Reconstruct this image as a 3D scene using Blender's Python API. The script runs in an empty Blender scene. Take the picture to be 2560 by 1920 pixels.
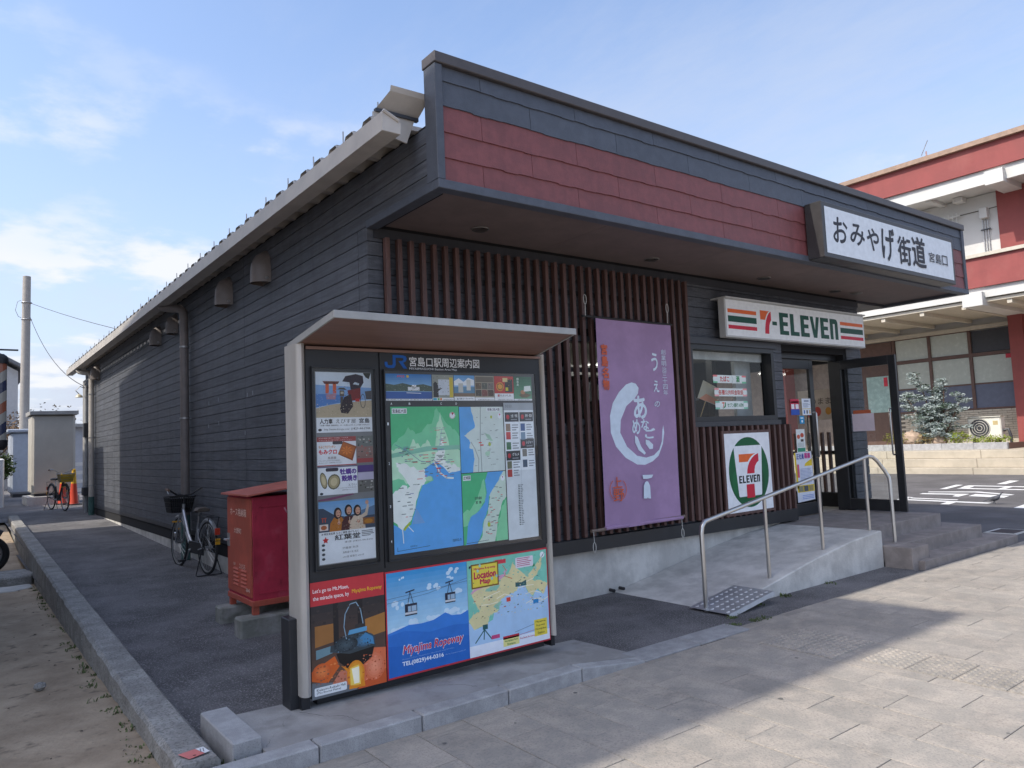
import bpy, bmesh, math, random
from mathutils import Vector, Matrix

SC = bpy.context.scene
COL = SC.collection
rnd = random.Random(11)

# ------------------------------------------------------------------ camera
YAW, PITCH, ROLL, FOC, EYE = 0.65033904, 0.07884002, -0.04320272, 1855.47, 1.6
_f = Vector((math.sin(YAW) * math.cos(PITCH), math.cos(YAW) * math.cos(PITCH), math.sin(PITCH)))
_r = Vector((math.cos(YAW), -math.sin(YAW), 0))
_u = _r.cross(_f)
_r2 = _r * math.cos(ROLL) + _u * math.sin(ROLL)
_u2 = -_r * math.sin(ROLL) + _u * math.cos(ROLL)
cam_d = bpy.data.cameras.new('camera')
cam_d.sensor_width = 36
cam_d.lens = 36 * FOC / 2560
cam_d.clip_start = 0.05
cam_d.clip_end = 3000
cam = bpy.data.objects.new('camera', cam_d)
COL.objects.link(cam)
cam.matrix_world = Matrix(((_r2.x, _u2.x, -_f.x, 0), (_r2.y, _u2.y, -_f.y, 0), (_r2.z, _u2.z, -_f.z, EYE), (0, 0, 0, 1)))
SC.camera = cam

# ------------------------------------------------------------------ sky and sun
TO_SUN = Vector((-0.89, 0.13, 1.0)).normalized()
ELEV = math.asin(TO_SUN.z)
AZ = math.atan2(TO_SUN.x, TO_SUN.y)
world = bpy.data.worlds.new('World')
SC.world = world
world.use_nodes = True
nt = world.node_tree
for n in list(nt.nodes):
    nt.nodes.remove(n)
N = nt.nodes.new
L = nt.links.new
w_out = N('ShaderNodeOutputWorld')
w_bg = N('ShaderNodeBackground')
w_bg.inputs['Strength'].default_value = 0.15
sky = N('ShaderNodeTexSky')
sky.sky_type = 'NISHITA'
sky.sun_disc = False
sky.sun_elevation = ELEV
sky.sun_rotation = AZ % (2 * math.pi)
sky.air_density = 0.9
sky.dust_density = 2.2
sky.ozone_density = 3.0
tc = N('ShaderNodeTexCoord')
sep = N('ShaderNodeSeparateXYZ')
L(tc.outputs['Generated'], sep.inputs[0])
zz = N('ShaderNodeMath'); zz.operation = 'MAXIMUM'; zz.inputs[1].default_value = 0.0
L(sep.outputs['Z'], zz.inputs[0])
za = N('ShaderNodeMath'); za.operation = 'ADD'; za.inputs[1].default_value = 0.13
L(zz.outputs[0], za.inputs[0])
dx = N('ShaderNodeMath'); dx.operation = 'DIVIDE'
dy = N('ShaderNodeMath'); dy.operation = 'DIVIDE'
L(sep.outputs['X'], dx.inputs[0]); L(za.outputs[0], dx.inputs[1])
L(sep.outputs['Y'], dy.inputs[0]); L(za.outputs[0], dy.inputs[1])
cb = N('ShaderNodeCombineXYZ')
L(dx.outputs[0], cb.inputs[0]); L(dy.outputs[0], cb.inputs[1])
def wnoise(scale, detail, rough, lo, hi, off, squash=1.0):
    mp = N('ShaderNodeMapping'); mp.inputs['Location'].default_value = off
    mp.inputs['Scale'].default_value = (scale, scale * squash, 1)
    L(cb.outputs[0], mp.inputs[0])
    no = N('ShaderNodeTexNoise'); no.inputs['Scale'].default_value = 1.0
    no.inputs['Detail'].default_value = detail; no.inputs['Roughness'].default_value = rough
    L(mp.outputs[0], no.inputs['Vector'])
    mr = N('ShaderNodeMapRange'); mr.interpolation_type = 'SMOOTHSTEP'
    mr.inputs['From Min'].default_value = lo; mr.inputs['From Max'].default_value = hi
    L(no.outputs['Fac'], mr.inputs['Value'])
    return mr.outputs[0]
CUM_OFF, VEIL_OFF = (6.15, 5.08, 0), (16.26, 11.32, 0)
cum = wnoise(1.7, 11, 0.58, 0.50, 0.63, CUM_OFF)
cumv = wnoise(0.5, 3, 0.5, 0.36, 0.56, (CUM_OFF[0] + 5, 2, 0))
veil = wnoise(0.75, 10, 0.70, 0.38, 0.72, VEIL_OFF, 0.40)
# thin haze: the same air seen through a longer path low in the sky
hz = N('ShaderNodeMath'); hz.operation = 'SUBTRACT'; hz.inputs[0].default_value = 1.0
L(zz.outputs[0], hz.inputs[1])
hp = N('ShaderNodeMath'); hp.operation = 'POWER'; hp.inputs[1].default_value = 3.6
L(hz.outputs[0], hp.inputs[0])
hm = N('ShaderNodeMath'); hm.operation = 'MULTIPLY'; hm.inputs[1].default_value = 1.05
L(hp.outputs[0], hm.inputs[0])
vm = N('ShaderNodeMath'); vm.operation = 'MULTIPLY_ADD'; vm.inputs[1].default_value = 0.42; vm.use_clamp = True
L(veil, vm.inputs[0]); L(hm.outputs[0], vm.inputs[2])
mx1 = N('ShaderNodeMixRGB'); mx1.inputs['Color2'].default_value = (2.2, 2.4, 2.85, 1)
L(vm.outputs[0], mx1.inputs['Fac']); L(sky.outputs[0], mx1.inputs['Color1'])
mx2 = N('ShaderNodeMixRGB'); mx2.inputs['Color2'].default_value = (3.05, 3.1, 3.25, 1)
cm0 = N('ShaderNodeMath'); cm0.operation = 'MULTIPLY'
L(cum, cm0.inputs[0]); L(cumv, cm0.inputs[1])
cm = N('ShaderNodeMath'); cm.operation = 'MULTIPLY'; cm.inputs[1].default_value = 0.9
L(cm0.outputs[0], cm.inputs[0])
L(cm.outputs[0], mx2.inputs['Fac']); L(mx1.outputs[0], mx2.inputs['Color1'])
L(mx2.outputs[0], w_bg.inputs['Color'])
L(w_bg.outputs[0], w_out.inputs[0])

sun_d = bpy.data.lights.new('sun', 'SUN')
sun_d.energy = 2.0
sun_d.angle = math.radians(0.53)
sun_d.color = (1.0, 0.93, 0.82)
sun = bpy.data.objects.new('sun', sun_d)
COL.objects.link(sun)
sun.rotation_euler = (-TO_SUN).to_track_quat('-Z', 'Y').to_euler()
sun.location = (-30, 5, 40)

vs = SC.view_settings
vs.view_transform = 'Standard'
vs.look = 'None'
vs.exposure = 1.08
vs.gamma = 1.0
vs.use_curve_mapping = False

# ------------------------------------------------------------------ helpers
def lin(c):
    if isinstance(c, str):
        c = [int(c[i:i + 2], 16) / 255 for i in (0, 2, 4)]
        return tuple(x / 12.92 if x <= 0.04045 else ((x + 0.055) / 1.055) ** 2.4 for x in c)
    return tuple(c)

MATS = {}
def M(name, col, rough=0.6, metal=0.0, var=0.12, scale=6.0, bump=0.0, bscale=80.0, rv=0.0, stretch=(1, 1, 1),
      col2=None, spot=None, spec=0.5, c2=(0.42, 0.62), wst=None):
    """procedural surface: two-tone noise, fine speckle, per-object variation, fine relief"""
    if name in MATS:
        return MATS[name]
    m = bpy.data.materials.new(name)
    m.use_nodes = True
    t = m.node_tree
    b = t.nodes['Principled BSDF']
    b.inputs['Roughness'].default_value = rough
    b.inputs['Metallic'].default_value = metal
    b.inputs['Specular IOR Level'].default_value = spec
    tcn = t.nodes.new('ShaderNodeTexCoord')
    mp = t.nodes.new('ShaderNodeMapping')
    mp.inputs['Scale'].default_value = stretch
    if rv:
        oi = t.nodes.new('ShaderNodeObjectInfo')
        of = t.nodes.new('ShaderNodeVectorMath'); of.operation = 'SCALE'; of.inputs[0].default_value = (41.0, 23.0, 57.0)
        t.links.new(oi.outputs['Random'], of.inputs['Scale'])
        ad = t.nodes.new('ShaderNodeVectorMath')
        t.links.new(tcn.outputs['Object'], ad.inputs[0]); t.links.new(of.outputs[0], ad.inputs[1])
        COORD = ad.outputs[0]
    else:
        COORD = tcn.outputs['Object']
    t.links.new(COORD, mp.inputs[0])
    col = lin(col)
    no = t.nodes.new('ShaderNodeTexNoise')
    no.inputs['Scale'].default_value = scale
    no.inputs['Detail'].default_value = 6
    no.inputs['Roughness'].default_value = 0.65
    t.links.new(mp.outputs[0], no.inputs['Vector'])
    if col2 is None:
        c_out = t.nodes.new('ShaderNodeMixRGB')
        c_out.inputs[1].default_value = tuple(x * (1 - var) for x in col) + (1,)
        c_out.inputs[2].default_value = tuple(min(1, x * (1 + var)) for x in col) + (1,)
    else:
        c_out = t.nodes.new('ShaderNodeMixRGB')
        c_out.inputs[1].default_value = col + (1,)
        c_out.inputs[2].default_value = lin(col2) + (1,)
    mr = t.nodes.new('ShaderNodeMapRange')
    mr.inputs['From Min'].default_value = c2[0]; mr.inputs['From Max'].default_value = c2[1]
    t.links.new(no.outputs['Fac'], mr.inputs['Value'])
    t.links.new(mr.outputs[0], c_out.inputs[0])
    last = c_out.outputs[0]
    if spot:
        s_scale, s_lo, s_hi, s_col, s_amt = spot
        n2 = t.nodes.new('ShaderNodeTexNoise')
        n2.inputs['Scale'].default_value = s_scale; n2.inputs['Detail'].default_value = 3
        t.links.new(COORD, n2.inputs['Vector'])
        m2 = t.nodes.new('ShaderNodeMapRange')
        m2.inputs['From Min'].default_value = s_lo; m2.inputs['From Max'].default_value = s_hi
        m2.inputs['To Max'].default_value = s_amt
        t.links.new(n2.outputs['Fac'], m2.inputs['Value'])
        x2 = t.nodes.new('ShaderNodeMixRGB')
        x2.inputs[2].default_value = lin(s_col) + (1,)
        t.links.new(m2.outputs[0], x2.inputs[0]); t.links.new(last, x2.inputs[1])
        last = x2.outputs[0]
    if rv:
        m3 = t.nodes.new('ShaderNodeMapRange')
        m3.inputs['To Min'].default_value = 1 - rv; m3.inputs['To Max'].default_value = 1 + rv
        t.links.new(oi.outputs['Random'], m3.inputs['Value'])
        x3 = t.nodes.new('ShaderNodeMixRGB'); x3.blend_type = 'MULTIPLY'; x3.inputs[0].default_value = 1
        cc = t.nodes.new('ShaderNodeCombineXYZ')
        for i in range(3):
            t.links.new(m3.outputs[0], cc.inputs[i])
        t.links.new(last, x3.inputs[1]); t.links.new(cc.outputs[0], x3.inputs[2])
        last = x3.outputs[0]
    for (w_vec, w_lo, w_hi, w_amt) in (wst or []):
        ge = t.nodes.new('ShaderNodeNewGeometry')
        wm_ = t.nodes.new('ShaderNodeMapping'); wm_.inputs['Scale'].default_value = w_vec
        t.links.new(ge.outputs['Position'], wm_.inputs[0])
        wn = t.nodes.new('ShaderNodeTexNoise'); wn.inputs['Scale'].default_value = 1.0; wn.inputs['Detail'].default_value = 7; wn.inputs['Roughness'].default_value = 0.7
        t.links.new(wm_.outputs[0], wn.inputs['Vector'])
        wr = t.nodes.new('ShaderNodeMapRange')
        wr.inputs['From Min'].default_value = w_lo; wr.inputs['From Max'].default_value = w_hi
        wr.inputs['To Min'].default_value = 1.0; wr.inputs['To Max'].default_value = w_amt
        t.links.new(wn.outputs['Fac'], wr.inputs['Value'])
        wc = t.nodes.new('ShaderNodeCombineXYZ')
        for i in range(3):
            t.links.new(wr.outputs[0], wc.inputs[i])
        wx = t.nodes.new('ShaderNodeMixRGB'); wx.blend_type = 'MULTIPLY'; wx.inputs[0].default_value = 1
        t.links.new(last, wx.inputs[1]); t.links.new(wc.outputs[0], wx.inputs[2])
        last = wx.outputs[0]
    t.links.new(last, b.inputs['Base Color'])
    rr = t.nodes.new('ShaderNodeMapRange')
    rr.inputs['To Min'].default_value = max(0.03, rough - 0.1); rr.inputs['To Max'].default_value = min(1, rough + 0.1)
    t.links.new(no.outputs['Fac'], rr.inputs['Value'])
    t.links.new(rr.outputs[0], b.inputs['Roughness'])
    if bump:
        n3 = t.nodes.new('ShaderNodeTexNoise')
        n3.inputs['Scale'].default_value = bscale; n3.inputs['Detail'].default_value = 4
        t.links.new(mp.outputs[0], n3.inputs['Vector'])
        bp = t.nodes.new('ShaderNodeBump')
        bp.inputs['Strength'].default_value = min(1, bump); bp.inputs['Distance'].default_value = 0.01
        t.links.new(n3.outputs['Fac'], bp.inputs['Height'])
        t.links.new(bp.outputs[0], b.inputs['Normal'])
    MATS[name] = m
    return m

def print_mat():
    m = bpy.data.materials.new('printed_colour')
    m.use_nodes = True
    t = m.node_tree
    b = t.nodes['Principled BSDF']
    b.inputs['Roughness'].default_value = 0.45
    b.inputs['Specular IOR Level'].default_value = 0.3
    a = t.nodes.new('ShaderNodeAttribute'); a.attribute_name = 'Col'
    tcn = t.nodes.new('ShaderNodeTexCoord')
    no = t.nodes.new('ShaderNodeTexNoise'); no.inputs['Scale'].default_value = 14; no.inputs['Detail'].default_value = 5
    t.links.new(tcn.outputs['Object'], no.inputs['Vector'])
    mr = t.nodes.new('ShaderNodeMapRange'); mr.inputs['To Min'].default_value = 1.0; mr.inputs['To Max'].default_value = 1.36
    t.links.new(no.outputs['Fac'], mr.inputs['Value'])
    cc = t.nodes.new('ShaderNodeCombineXYZ')
    for i in range(3):
        t.links.new(mr.outputs[0], cc.inputs[i])
    x = t.nodes.new('ShaderNodeMixRGB'); x.blend_type = 'MULTIPLY'; x.inputs[0].default_value = 1
    t.links.new(a.outputs['Color'], x.inputs[1]); t.links.new(cc.outputs[0], x.inputs[2])
    t.links.new(x.outputs[0], b.inputs['Base Color'])
    return m
PRINT = print_mat()

def glass_mat(name, tint=(0.93, 0.96, 0.95), fmax=0.75, base=0.04):
    m = bpy.data.materials.new(name)
    m.use_nodes = True
    t = m.node_tree
    for n in list(t.nodes):
        t.nodes.remove(n)
    o = t.nodes.new('ShaderNodeOutputMaterial')
    tr = t.nodes.new('ShaderNodeBsdfTransparent'); tr.inputs[0].default_value = tint + (1,)
    gl = t.nodes.new('ShaderNodeBsdfGlossy'); gl.inputs['Roughness'].default_value = 0.015
    lw = t.nodes.new('ShaderNodeFresnel'); lw.inputs[0].default_value = 1.5
    mr = t.nodes.new('ShaderNodeMapRange'); mr.inputs['To Min'].default_value = base; mr.inputs['To Max'].default_value = fmax
    t.links.new(lw.outputs[0], mr.inputs['Value'])
    mx = t.nodes.new('ShaderNodeMixShader')
    t.links.new(mr.outputs[0], mx.inputs[0]); t.links.new(tr.outputs[0], mx.inputs[1]); t.links.new(gl.outputs[0], mx.inputs[2])
    t.links.new(mx.outputs[0], o.inputs[0])
    return m
GLASS = glass_mat('window_glass', (0.93, 0.96, 0.95), 0.7, 0.0)
GLASS2 = glass_mat('case_glass', (0.98, 0.99, 0.99), 0.6, 0.0)

def emit_mat(name, col, s):
    m = bpy.data.materials.new(name)
    m.use_nodes = True
    b = m.node_tree.nodes['Principled BSDF']
    b.inputs['Base Color'].default_value = tuple(col) + (1,)
    b.inputs['Emission Color'].default_value = tuple(col) + (1,)
    b.inputs['Emission Strength'].default_value = s
    return m

class MB:
    def __init__(s):
        s.v = []; s.f = []
    def add(s, vs, fs):
        o = len(s.v)
        s.v += [tuple(p) for p in vs]
        s.f += [tuple(i + o for i in f) for f in fs]
        return s
    def box(s, x0, x1, y0, y1, z0, z1):
        return s.add([(x0, y0, z0), (x1, y0, z0), (x1, y1, z0), (x0, y1, z0), (x0, y0, z1), (x1, y0, z1), (x1, y1, z1), (x0, y1, z1)],
                     [(3, 2, 1, 0), (4, 5, 6, 7), (0, 1, 5, 4), (1, 2, 6, 5), (2, 3, 7, 6), (3, 0, 4, 7)])
    def prism(s, pts, axis, a0, a1):
        """pts: 2-d outline; axis 'x': (y,z), 'y': (x,z), 'z': (x,y)"""
        def P(p, a):
            return {'x': (a, p[0], p[1]), 'y': (p[0], a, p[1]), 'z': (p[0], p[1], a)}[axis]
        n = len(pts)
        vs = [P(p, a0) for p in pts] + [P(p, a1) for p in pts]
        fs = [tuple(range(n - 1, -1, -1)), tuple(range(n, 2 * n))] + [(i, (i + 1) % n, (i + 1) % n + n, i + n) for i in range(n)]
        return s.add(vs, fs)
    def quad(s, a, b, c, d):
        return s.add([a, b, c, d], [(0, 1, 2, 3)])
    def cyl(s, p0, p1, r0, r1=None, n=12, caps=True):
        return s.tube([p0, p1], r0, n, caps, r1)
    def tube(s, pts, r, n=8, caps=True, r1=None, closed=False):
        pts = [Vector(p) for p in pts]
        rings = []
        prev = None
        k = len(pts)
        for i, p in enumerate(pts):
            if closed:
                d = pts[(i + 1) % k] - pts[i - 1]
            else:
                d = pts[min(i + 1, k - 1)] - pts[max(i - 1, 0)]
            d.normalize()
            if prev is None:
                a = Vector((0, 0, 1)) if abs(d.z) < 0.9 else Vector((1, 0, 0))
                u = d.cross(a).normalized()
            else:
                u = (prev - d * prev.dot(d)).normalized()
            prev = u
            w = d.cross(u)
            rr = r if r1 is None else r + (r1 - r) * i / max(1, k - 1)
            rings.append([p + (u * math.cos(2 * math.pi * j / n) + w * math.sin(2 * math.pi * j / n)) * rr for j in range(n)])
        vs = [q for ring in rings for q in ring]
        fs = []
        for i in range(k if closed else k - 1):
            i2 = (i + 1) % k
            for j in range(n):
                fs.append((i * n + j, i * n + (j + 1) % n, i2 * n + (j + 1) % n, i2 * n + j))
        if caps and not closed:
            fs.append(tuple(range(n - 1, -1, -1)))
            fs.append(tuple(range((k - 1) * n, k * n)))
        return s.add(vs, fs)
    def lathe(s, prof, c=(0, 0, 0), n=16, sx=1, sy=1):
        vs = []; fs = []
        for (r, z) in prof:
            for j in range(n):
                a = 2 * math.pi * j / n
                vs.append((c[0] + r * sx * math.cos(a), c[1] + r * sy * math.sin(a), c[2] + z))
        for i in range(len(prof) - 1):
            for j in range(n):
                fs.append((i * n + j, i * n + (j + 1) % n, (i + 1) * n + (j + 1) % n, (i + 1) * n + j))
        fs.append(tuple(range(n - 1, -1, -1)))
        fs.append(tuple(range((len(prof) - 1) * n, len(prof) * n)))
        return s.add(vs, fs)
    def xf(s, mtx):
        s.v = [tuple(mtx @ Vector(p)) for p in s.v]
        return s
    def build(s, name, mat, parent=None, bev=0.0, smooth=False, kind=None, recalc=True):
        me = bpy.data.meshes.new(name)
        me.from_pydata(s.v, [], s.f)
        if bev or recalc:
            bm = bmesh.new(); bm.from_mesh(me)
            if recalc:
                bmesh.ops.recalc_face_normals(bm, faces=bm.faces)
            if bev:
                bmesh.ops.bevel(bm, geom=[e for e in bm.edges if len(e.link_faces) == 2 and e.calc_face_angle(0) > 0.5], offset=bev, segments=1, affect='EDGES', clamp_overlap=True)
            bm.to_mesh(me); bm.free()
        if mat:
            me.materials.append(mat)
        if smooth:
            for p in me.polygons:
                p.use_smooth = True
            try:
                me.set_sharp_from_angle(angle=math.radians(40))
            except Exception:
                pass
        o = bpy.data.objects.new(name, me)
        COL.objects.link(o)
        put(o, parent)
        if kind:
            o['kind'] = kind
        return o

def worldloc(o):
    p = Vector((0, 0, 0))
    while o:
        p += o.location + o.matrix_parent_inverse.translation
        o = o.parent
    return p
def put(o, parent):
    if parent is not None:
        o.parent = parent
        o.matrix_parent_inverse = Matrix.Translation(-worldloc(parent)) if parent.get('_w') is None else Matrix()
def thing(name, label, cat, loc=(0, 0, 0), group=None):
    o = bpy.data.objects.new(name, None)
    o.empty_display_size = 0.1
    COL.objects.link(o)
    o.location = loc
    tag(o, label, cat, group)
    return o
def tag(o, label, cat, group=None):
    o['label'] = label
    o['category'] = cat
    if group:
        o['group'] = group
    return o
def struct(o):
    o['kind'] = 'structure'
    return o
def inst(src, name, parent, loc, rz=0.0, scale=None):
    """a further object that shares the mesh of src"""
    o = bpy.data.objects.new(name, src.data)
    COL.objects.link(o)
    if parent is not None:
        o.parent = parent
        o.matrix_parent_inverse = Matrix.Translation(-worldloc(parent))
    o.location = loc
    o.rotation_euler = (0, 0, rz)
    if scale:
        o.scale = scale
    return o

class PR:
    """flat print: coloured outlines and lettering on a plane (x along ux, y along uz)"""
    def __init__(s, O=(0, 0, 0), ux=(1, 0, 0), uz=(0, 0, 1), nrm=(0, -1, 0), step=0.00012):
        s.O = Vector(O); s.ux = Vector(ux); s.uz = Vector(uz); s.n = Vector(nrm); s.l = 1; s.step = step
        s.v = []; s.f = []; s.c = []
    def P(s, x, y):
        return tuple(s.O + s.ux * x + s.uz * y + s.n * (s.l * s.step))
    def poly(s, col, pts, same=False):
        if not same:
            s.l += 1
        o = len(s.v)
        s.v += [s.P(*p) for p in pts]
        s.f.append(tuple(range(o, o + len(pts))))
        s.c.append(lin(col))
        return s
    def rect(s, col, x0, y0, x1, y1, same=False):
        return s.poly(col, [(x0, y0), (x1, y0), (x1, y1), (x0, y1)], same)
    def ell(s, col, cx, cy, rx, ry, n=24, same=False):
        return s.poly(col, [(cx + rx * math.cos(2 * math.pi * i / n), cy + ry * math.sin(2 * math.pi * i / n)) for i in range(n)], same)
    def line(s, col, pts, w, same=False):
        if not same:
            s.l += 1
        for a, b in zip(pts, pts[1:]):
            d = Vector((b[0] - a[0], b[1] - a[1]))
            if d.length < 1e-6:
                continue
            d.normalize(); q = Vector((-d.y, d.x)) * w / 2; e = d * w * 0.3
            s.poly(col, [(a[0] - e.x + q.x, a[1] - e.y + q.y), (a[0] - e.x - q.x, a[1] - e.y - q.y), (b[0] + e.x - q.x, b[1] + e.y - q.y), (b[0] + e.x + q.x, b[1] + e.y + q.y)], True)
        return s
    def grad(s, c0, c1, x0, y0, x1, y1, n=10):
        """printed vertical colour blend, c0 at the bottom"""
        a, b = lin(c0), lin(c1)
        s.l += 1
        for i in range(n):
            t = i / (n - 1)
            s.rect(tuple(p * (1 - t) + q * t for p, q in zip(a, b)), x0, y0 + (y1 - y0) * i / n, x1, y0 + (y1 - y0) * (i + 1) / n, True)
        return s
    def glow(s, c0, c1, cx, cy, rx, ry, n=7, dx=0.0, dy=0.0, m=20):
        """printed round colour blend, c0 at the rim"""
        a, b = lin(c0), lin(c1)
        for i in range(n):
            t = i / (n - 1); k = 1 - i / n
            s.ell(tuple(p * (1 - t) + q * t for p, q in zip(a, b)), cx + dx * t, cy + dy * t, rx * k, ry * k, m)
        return s
    def speck(s, x0, y0, x1, y1, cols, n, smin, smax):
        """fine printed detail: many small marks, one to a cell so that none overlap"""
        s.l += 1
        asp = (x1 - x0) / (y1 - y0)
        ny = max(1, int(math.sqrt(n / asp))); nx_ = max(1, int(n / ny))
        cw, chh = (x1 - x0) / nx_, (y1 - y0) / ny
        for i in range(nx_):
            for j in range(ny):
                if rnd.random() < .25:
                    continue
                w = min(cw * .95, rnd.uniform(smin, smax)); h = min(chh * .95, rnd.uniform(smin, smax) * .7)
                a = x0 + cw * i + rnd.uniform(0, cw - w); b = y0 + chh * j + rnd.uniform(0, chh - h)
                k = rnd.uniform(.2, .8)
                s.poly(rnd.choice(cols), [(a, b + h * k), (a + w * (1 - k), b), (a + w, b + h * (1 - k)), (a + w * k, b + h)], True)
        return s
    def round(s, col, x0, y0, x1, y1, r, same=False):
        pts = []
        for cx, cy, a in ((x1 - r, y1 - r, 0), (x0 + r, y1 - r, 90), (x0 + r, y0 + r, 180), (x1 - r, y0 + r, 270)):
            for k in range(5):
                t = math.radians(a + 22.5 * k)
                pts.append((cx + r * math.cos(t), cy + r * math.sin(t)))
        return s.poly(col, pts, same)
    def text(s, col, txt, x0, y0, x1, y1, bold=0.0, shear=0.0, res=2, vert=False, jitter=None):
        """lettering fitted into the box"""
        if vert:
            n = len(txt); h = (y1 - y0) / n
            for i, ch in enumerate(txt):
                if ch != ' ':
                    s.text(col, ch, x0, y1 - (i + 0.94) * h, x1, y1 - (i + 0.06) * h, bold, shear, res)
            return s
        cu = bpy.data.curves.new('lettering', 'FONT')
        cu.body = txt; cu.resolution_u = res
        ob = bpy.data.objects.new('lettering', cu)
        me = bpy.data.meshes.new_from_object(ob)
        s.l += 1
        if len(me.vertices):
            xs = [v.co.x + shear * v.co.y for v in me.vertices]; ys = [v.co.y for v in me.vertices]
            ax, bx_, ay, by = min(xs), max(xs), min(ys), max(ys)
            kx = (x1 - x0) / max(1e-6, bx_ - ax); ky = (y1 - y0) / max(1e-6, by - ay)
            for sx_, sy_ in (((0, 0),) if bold < 0.004 else ((0, 0), (1, 0), (-1, 0), (0, 1), (0, -1))):
                o = len(s.v)
                for X, Y in zip(xs, ys):
                    s.v.append(s.P(x0 + (X - ax + sx_ * bold) * kx, y0 + (Y - ay + sy_ * bold) * ky))
                for p in me.polygons:
                    s.f.append(tuple(o + i for i in p.vertices)); s.c.append(lin(col))
                s.l += 1
        bpy.data.objects.remove(ob); bpy.data.curves.remove(cu); bpy.data.meshes.remove(me)
        return s
    def build(s, name, parent=None, mat=None):
        me = bpy.data.meshes.new(name)
        me.from_pydata(s.v, [], s.f)
        ca = me.color_attributes.new('Col', 'FLOAT_COLOR', 'CORNER')
        k = 0
        for p, c in zip(me.polygons, s.c):
            for _ in p.loop_indices:
                ca.data[k].color = c + (1.0,)
                k += 1
        me.materials.append(mat or PRINT)
        o = bpy.data.objects.new(name, me)
        COL.objects.link(o)
        put(o, parent)
        return o
# ------------------------------------------------------------------ materials
m_asph = M('asphalt', (0.15, 0.145, 0.148), 0.9, var=0.25, scale=1.6, bump=1.0, bscale=75, spot=(85, 0.55, 0.64, (0.36, 0.35, 0.35), 0.75), spec=0.25, wst=[((.9, .5, 1), .45, .70, .72), ((4, 4, 4), .58, .72, .8)])
m_road = M('road_asphalt', (0.125, 0.12, 0.12), 0.9, var=0.18, scale=0.9, bump=0.5, bscale=90, spot=(120, 0.55, 0.7, (0.24, 0.23, 0.22), 0.5), spec=0.25)
m_soil = M('sandy_soil', (0.30, 0.232, 0.165), 0.95, col2=(0.46, 0.365, 0.265), scale=2.2, bump=1.0, bscale=26, spot=(9, 0.60, 0.72, (0.09, 0.075, 0.06), 0.6), spec=0.1, c2=(0.35, 0.65))
m_earth = M('far_ground', (0.2, 0.18, 0.15), 0.95, var=0.2, scale=0.3)
m_granite = M('grey_granite', (0.36, 0.36, 0.365), 0.8, var=0.13, scale=9, bump=0.3, bscale=160, rv=0.06, spot=(210, 0.53, 0.63, (0.17, 0.17, 0.175), 0.4))
m_paver = M('paver_granite', (0.33, 0.305, 0.272), 0.85, col2=(0.425, 0.378, 0.328), scale=5, bump=0.5, bscale=90, rv=0.06, spot=(75, 0.52, 0.62, (0.235, 0.225, 0.215), 0.5), spec=0.3, wst=[((.8, .8, .8), .45, .75, .80), ((3.2, 3.2, 3.2), .56, .74, .82)])
m_joint = M('joint_sand', (0.15, 0.135, 0.115), 0.95, var=0.2, scale=12)
m_conc = M('concrete', (0.59, 0.575, 0.54), 0.85, var=0.13, scale=2.6, bump=0.35, bscale=60, spot=(4.5, 0.55, 0.75, (0.36, 0.35, 0.33), 0.5), spec=0.3, wst=[((3.5, 3.5, .6), .48, .75, .78)])
m_concd = M('old_concrete', (0.27, 0.26, 0.245), 0.9, col2=(0.38, 0.37, 0.35), scale=5, bump=0.9, bscale=45, spot=(70, 0.5, 0.64, (0.11, 0.11, 0.10), 0.6), spec=0.2)
m_isl = M('island_concrete', (0.30, 0.29, 0.28), 0.9, col2=(0.38, 0.37, 0.36), scale=3, bump=0.5, bscale=70, spot=(5, 0.56, 0.7, (0.2, 0.19, 0.175), 0.5), spec=0.2)
m_white = M('white_paint', (0.74, 0.74, 0.72), 0.6, var=0.06, scale=3)
m_grass = M('weed_leaf', (0.11, 0.15, 0.05), 0.7, var=0.3, scale=9, rv=0.2)

# ------------------------------------------------------------------ ground
def zasp(y):
    return max(0.0, 0.0205 * (min(y, 22.5) - 5.7))
def soilz(x, y):
    t = max(0.0, min(1.0, (y - 4.0) / 8.5))
    return -0.015 - 0.115 * t + 0.02 * math.sin(x * 2.3 + y) * 0.5 + (0.40 * max(0.0, min(1, (y - 14.5) / 6)) if y < 40 else 0.3)

g = MB(); g.box(-600, 900, -400, 1200, -1.6, -1.1)
struct(g.build('ground', m_earth))
def grid(x0, x1, nx, y0, y1, ny, fz):
    m = MB()
    vs = [(x0 + (x1 - x0) * i / nx, y0 + (y1 - y0) * j / ny) for j in range(ny + 1) for i in range(nx + 1)]
    m.add([(x, y, fz(x, y)) for x, y in vs], [(j * (nx + 1) + i, j * (nx + 1) + i + 1, (j + 1) * (nx + 1) + i + 1, (j + 1) * (nx + 1) + i) for j in range(ny) for i in range(nx)])
    return m
struct(grid(0.98, 140, 10, -60, 160, 14, lambda x, y: -0.012 if x > 3 else -0.02).build('road', m_road))
struct(grid(1.02, 2.9, 6, 3.93, 22.5, 60, lambda x, y: zasp(y) + 0.004).build('side_path', m_asph))
struct(grid(-14, 14, 8, 20.4, 80, 24, lambda x, y: zasp(y) + 0.001).build('back_yard', m_asph))
struct(grid(2.9, 8.56, 12, 3.93, 5.75, 6, lambda x, y: 0.0).build('front_apron', m_asph))
struct(grid(-70, 1.03, 60, -60, 90, 150, soilz).build('soil_lot', m_soil))

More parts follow.
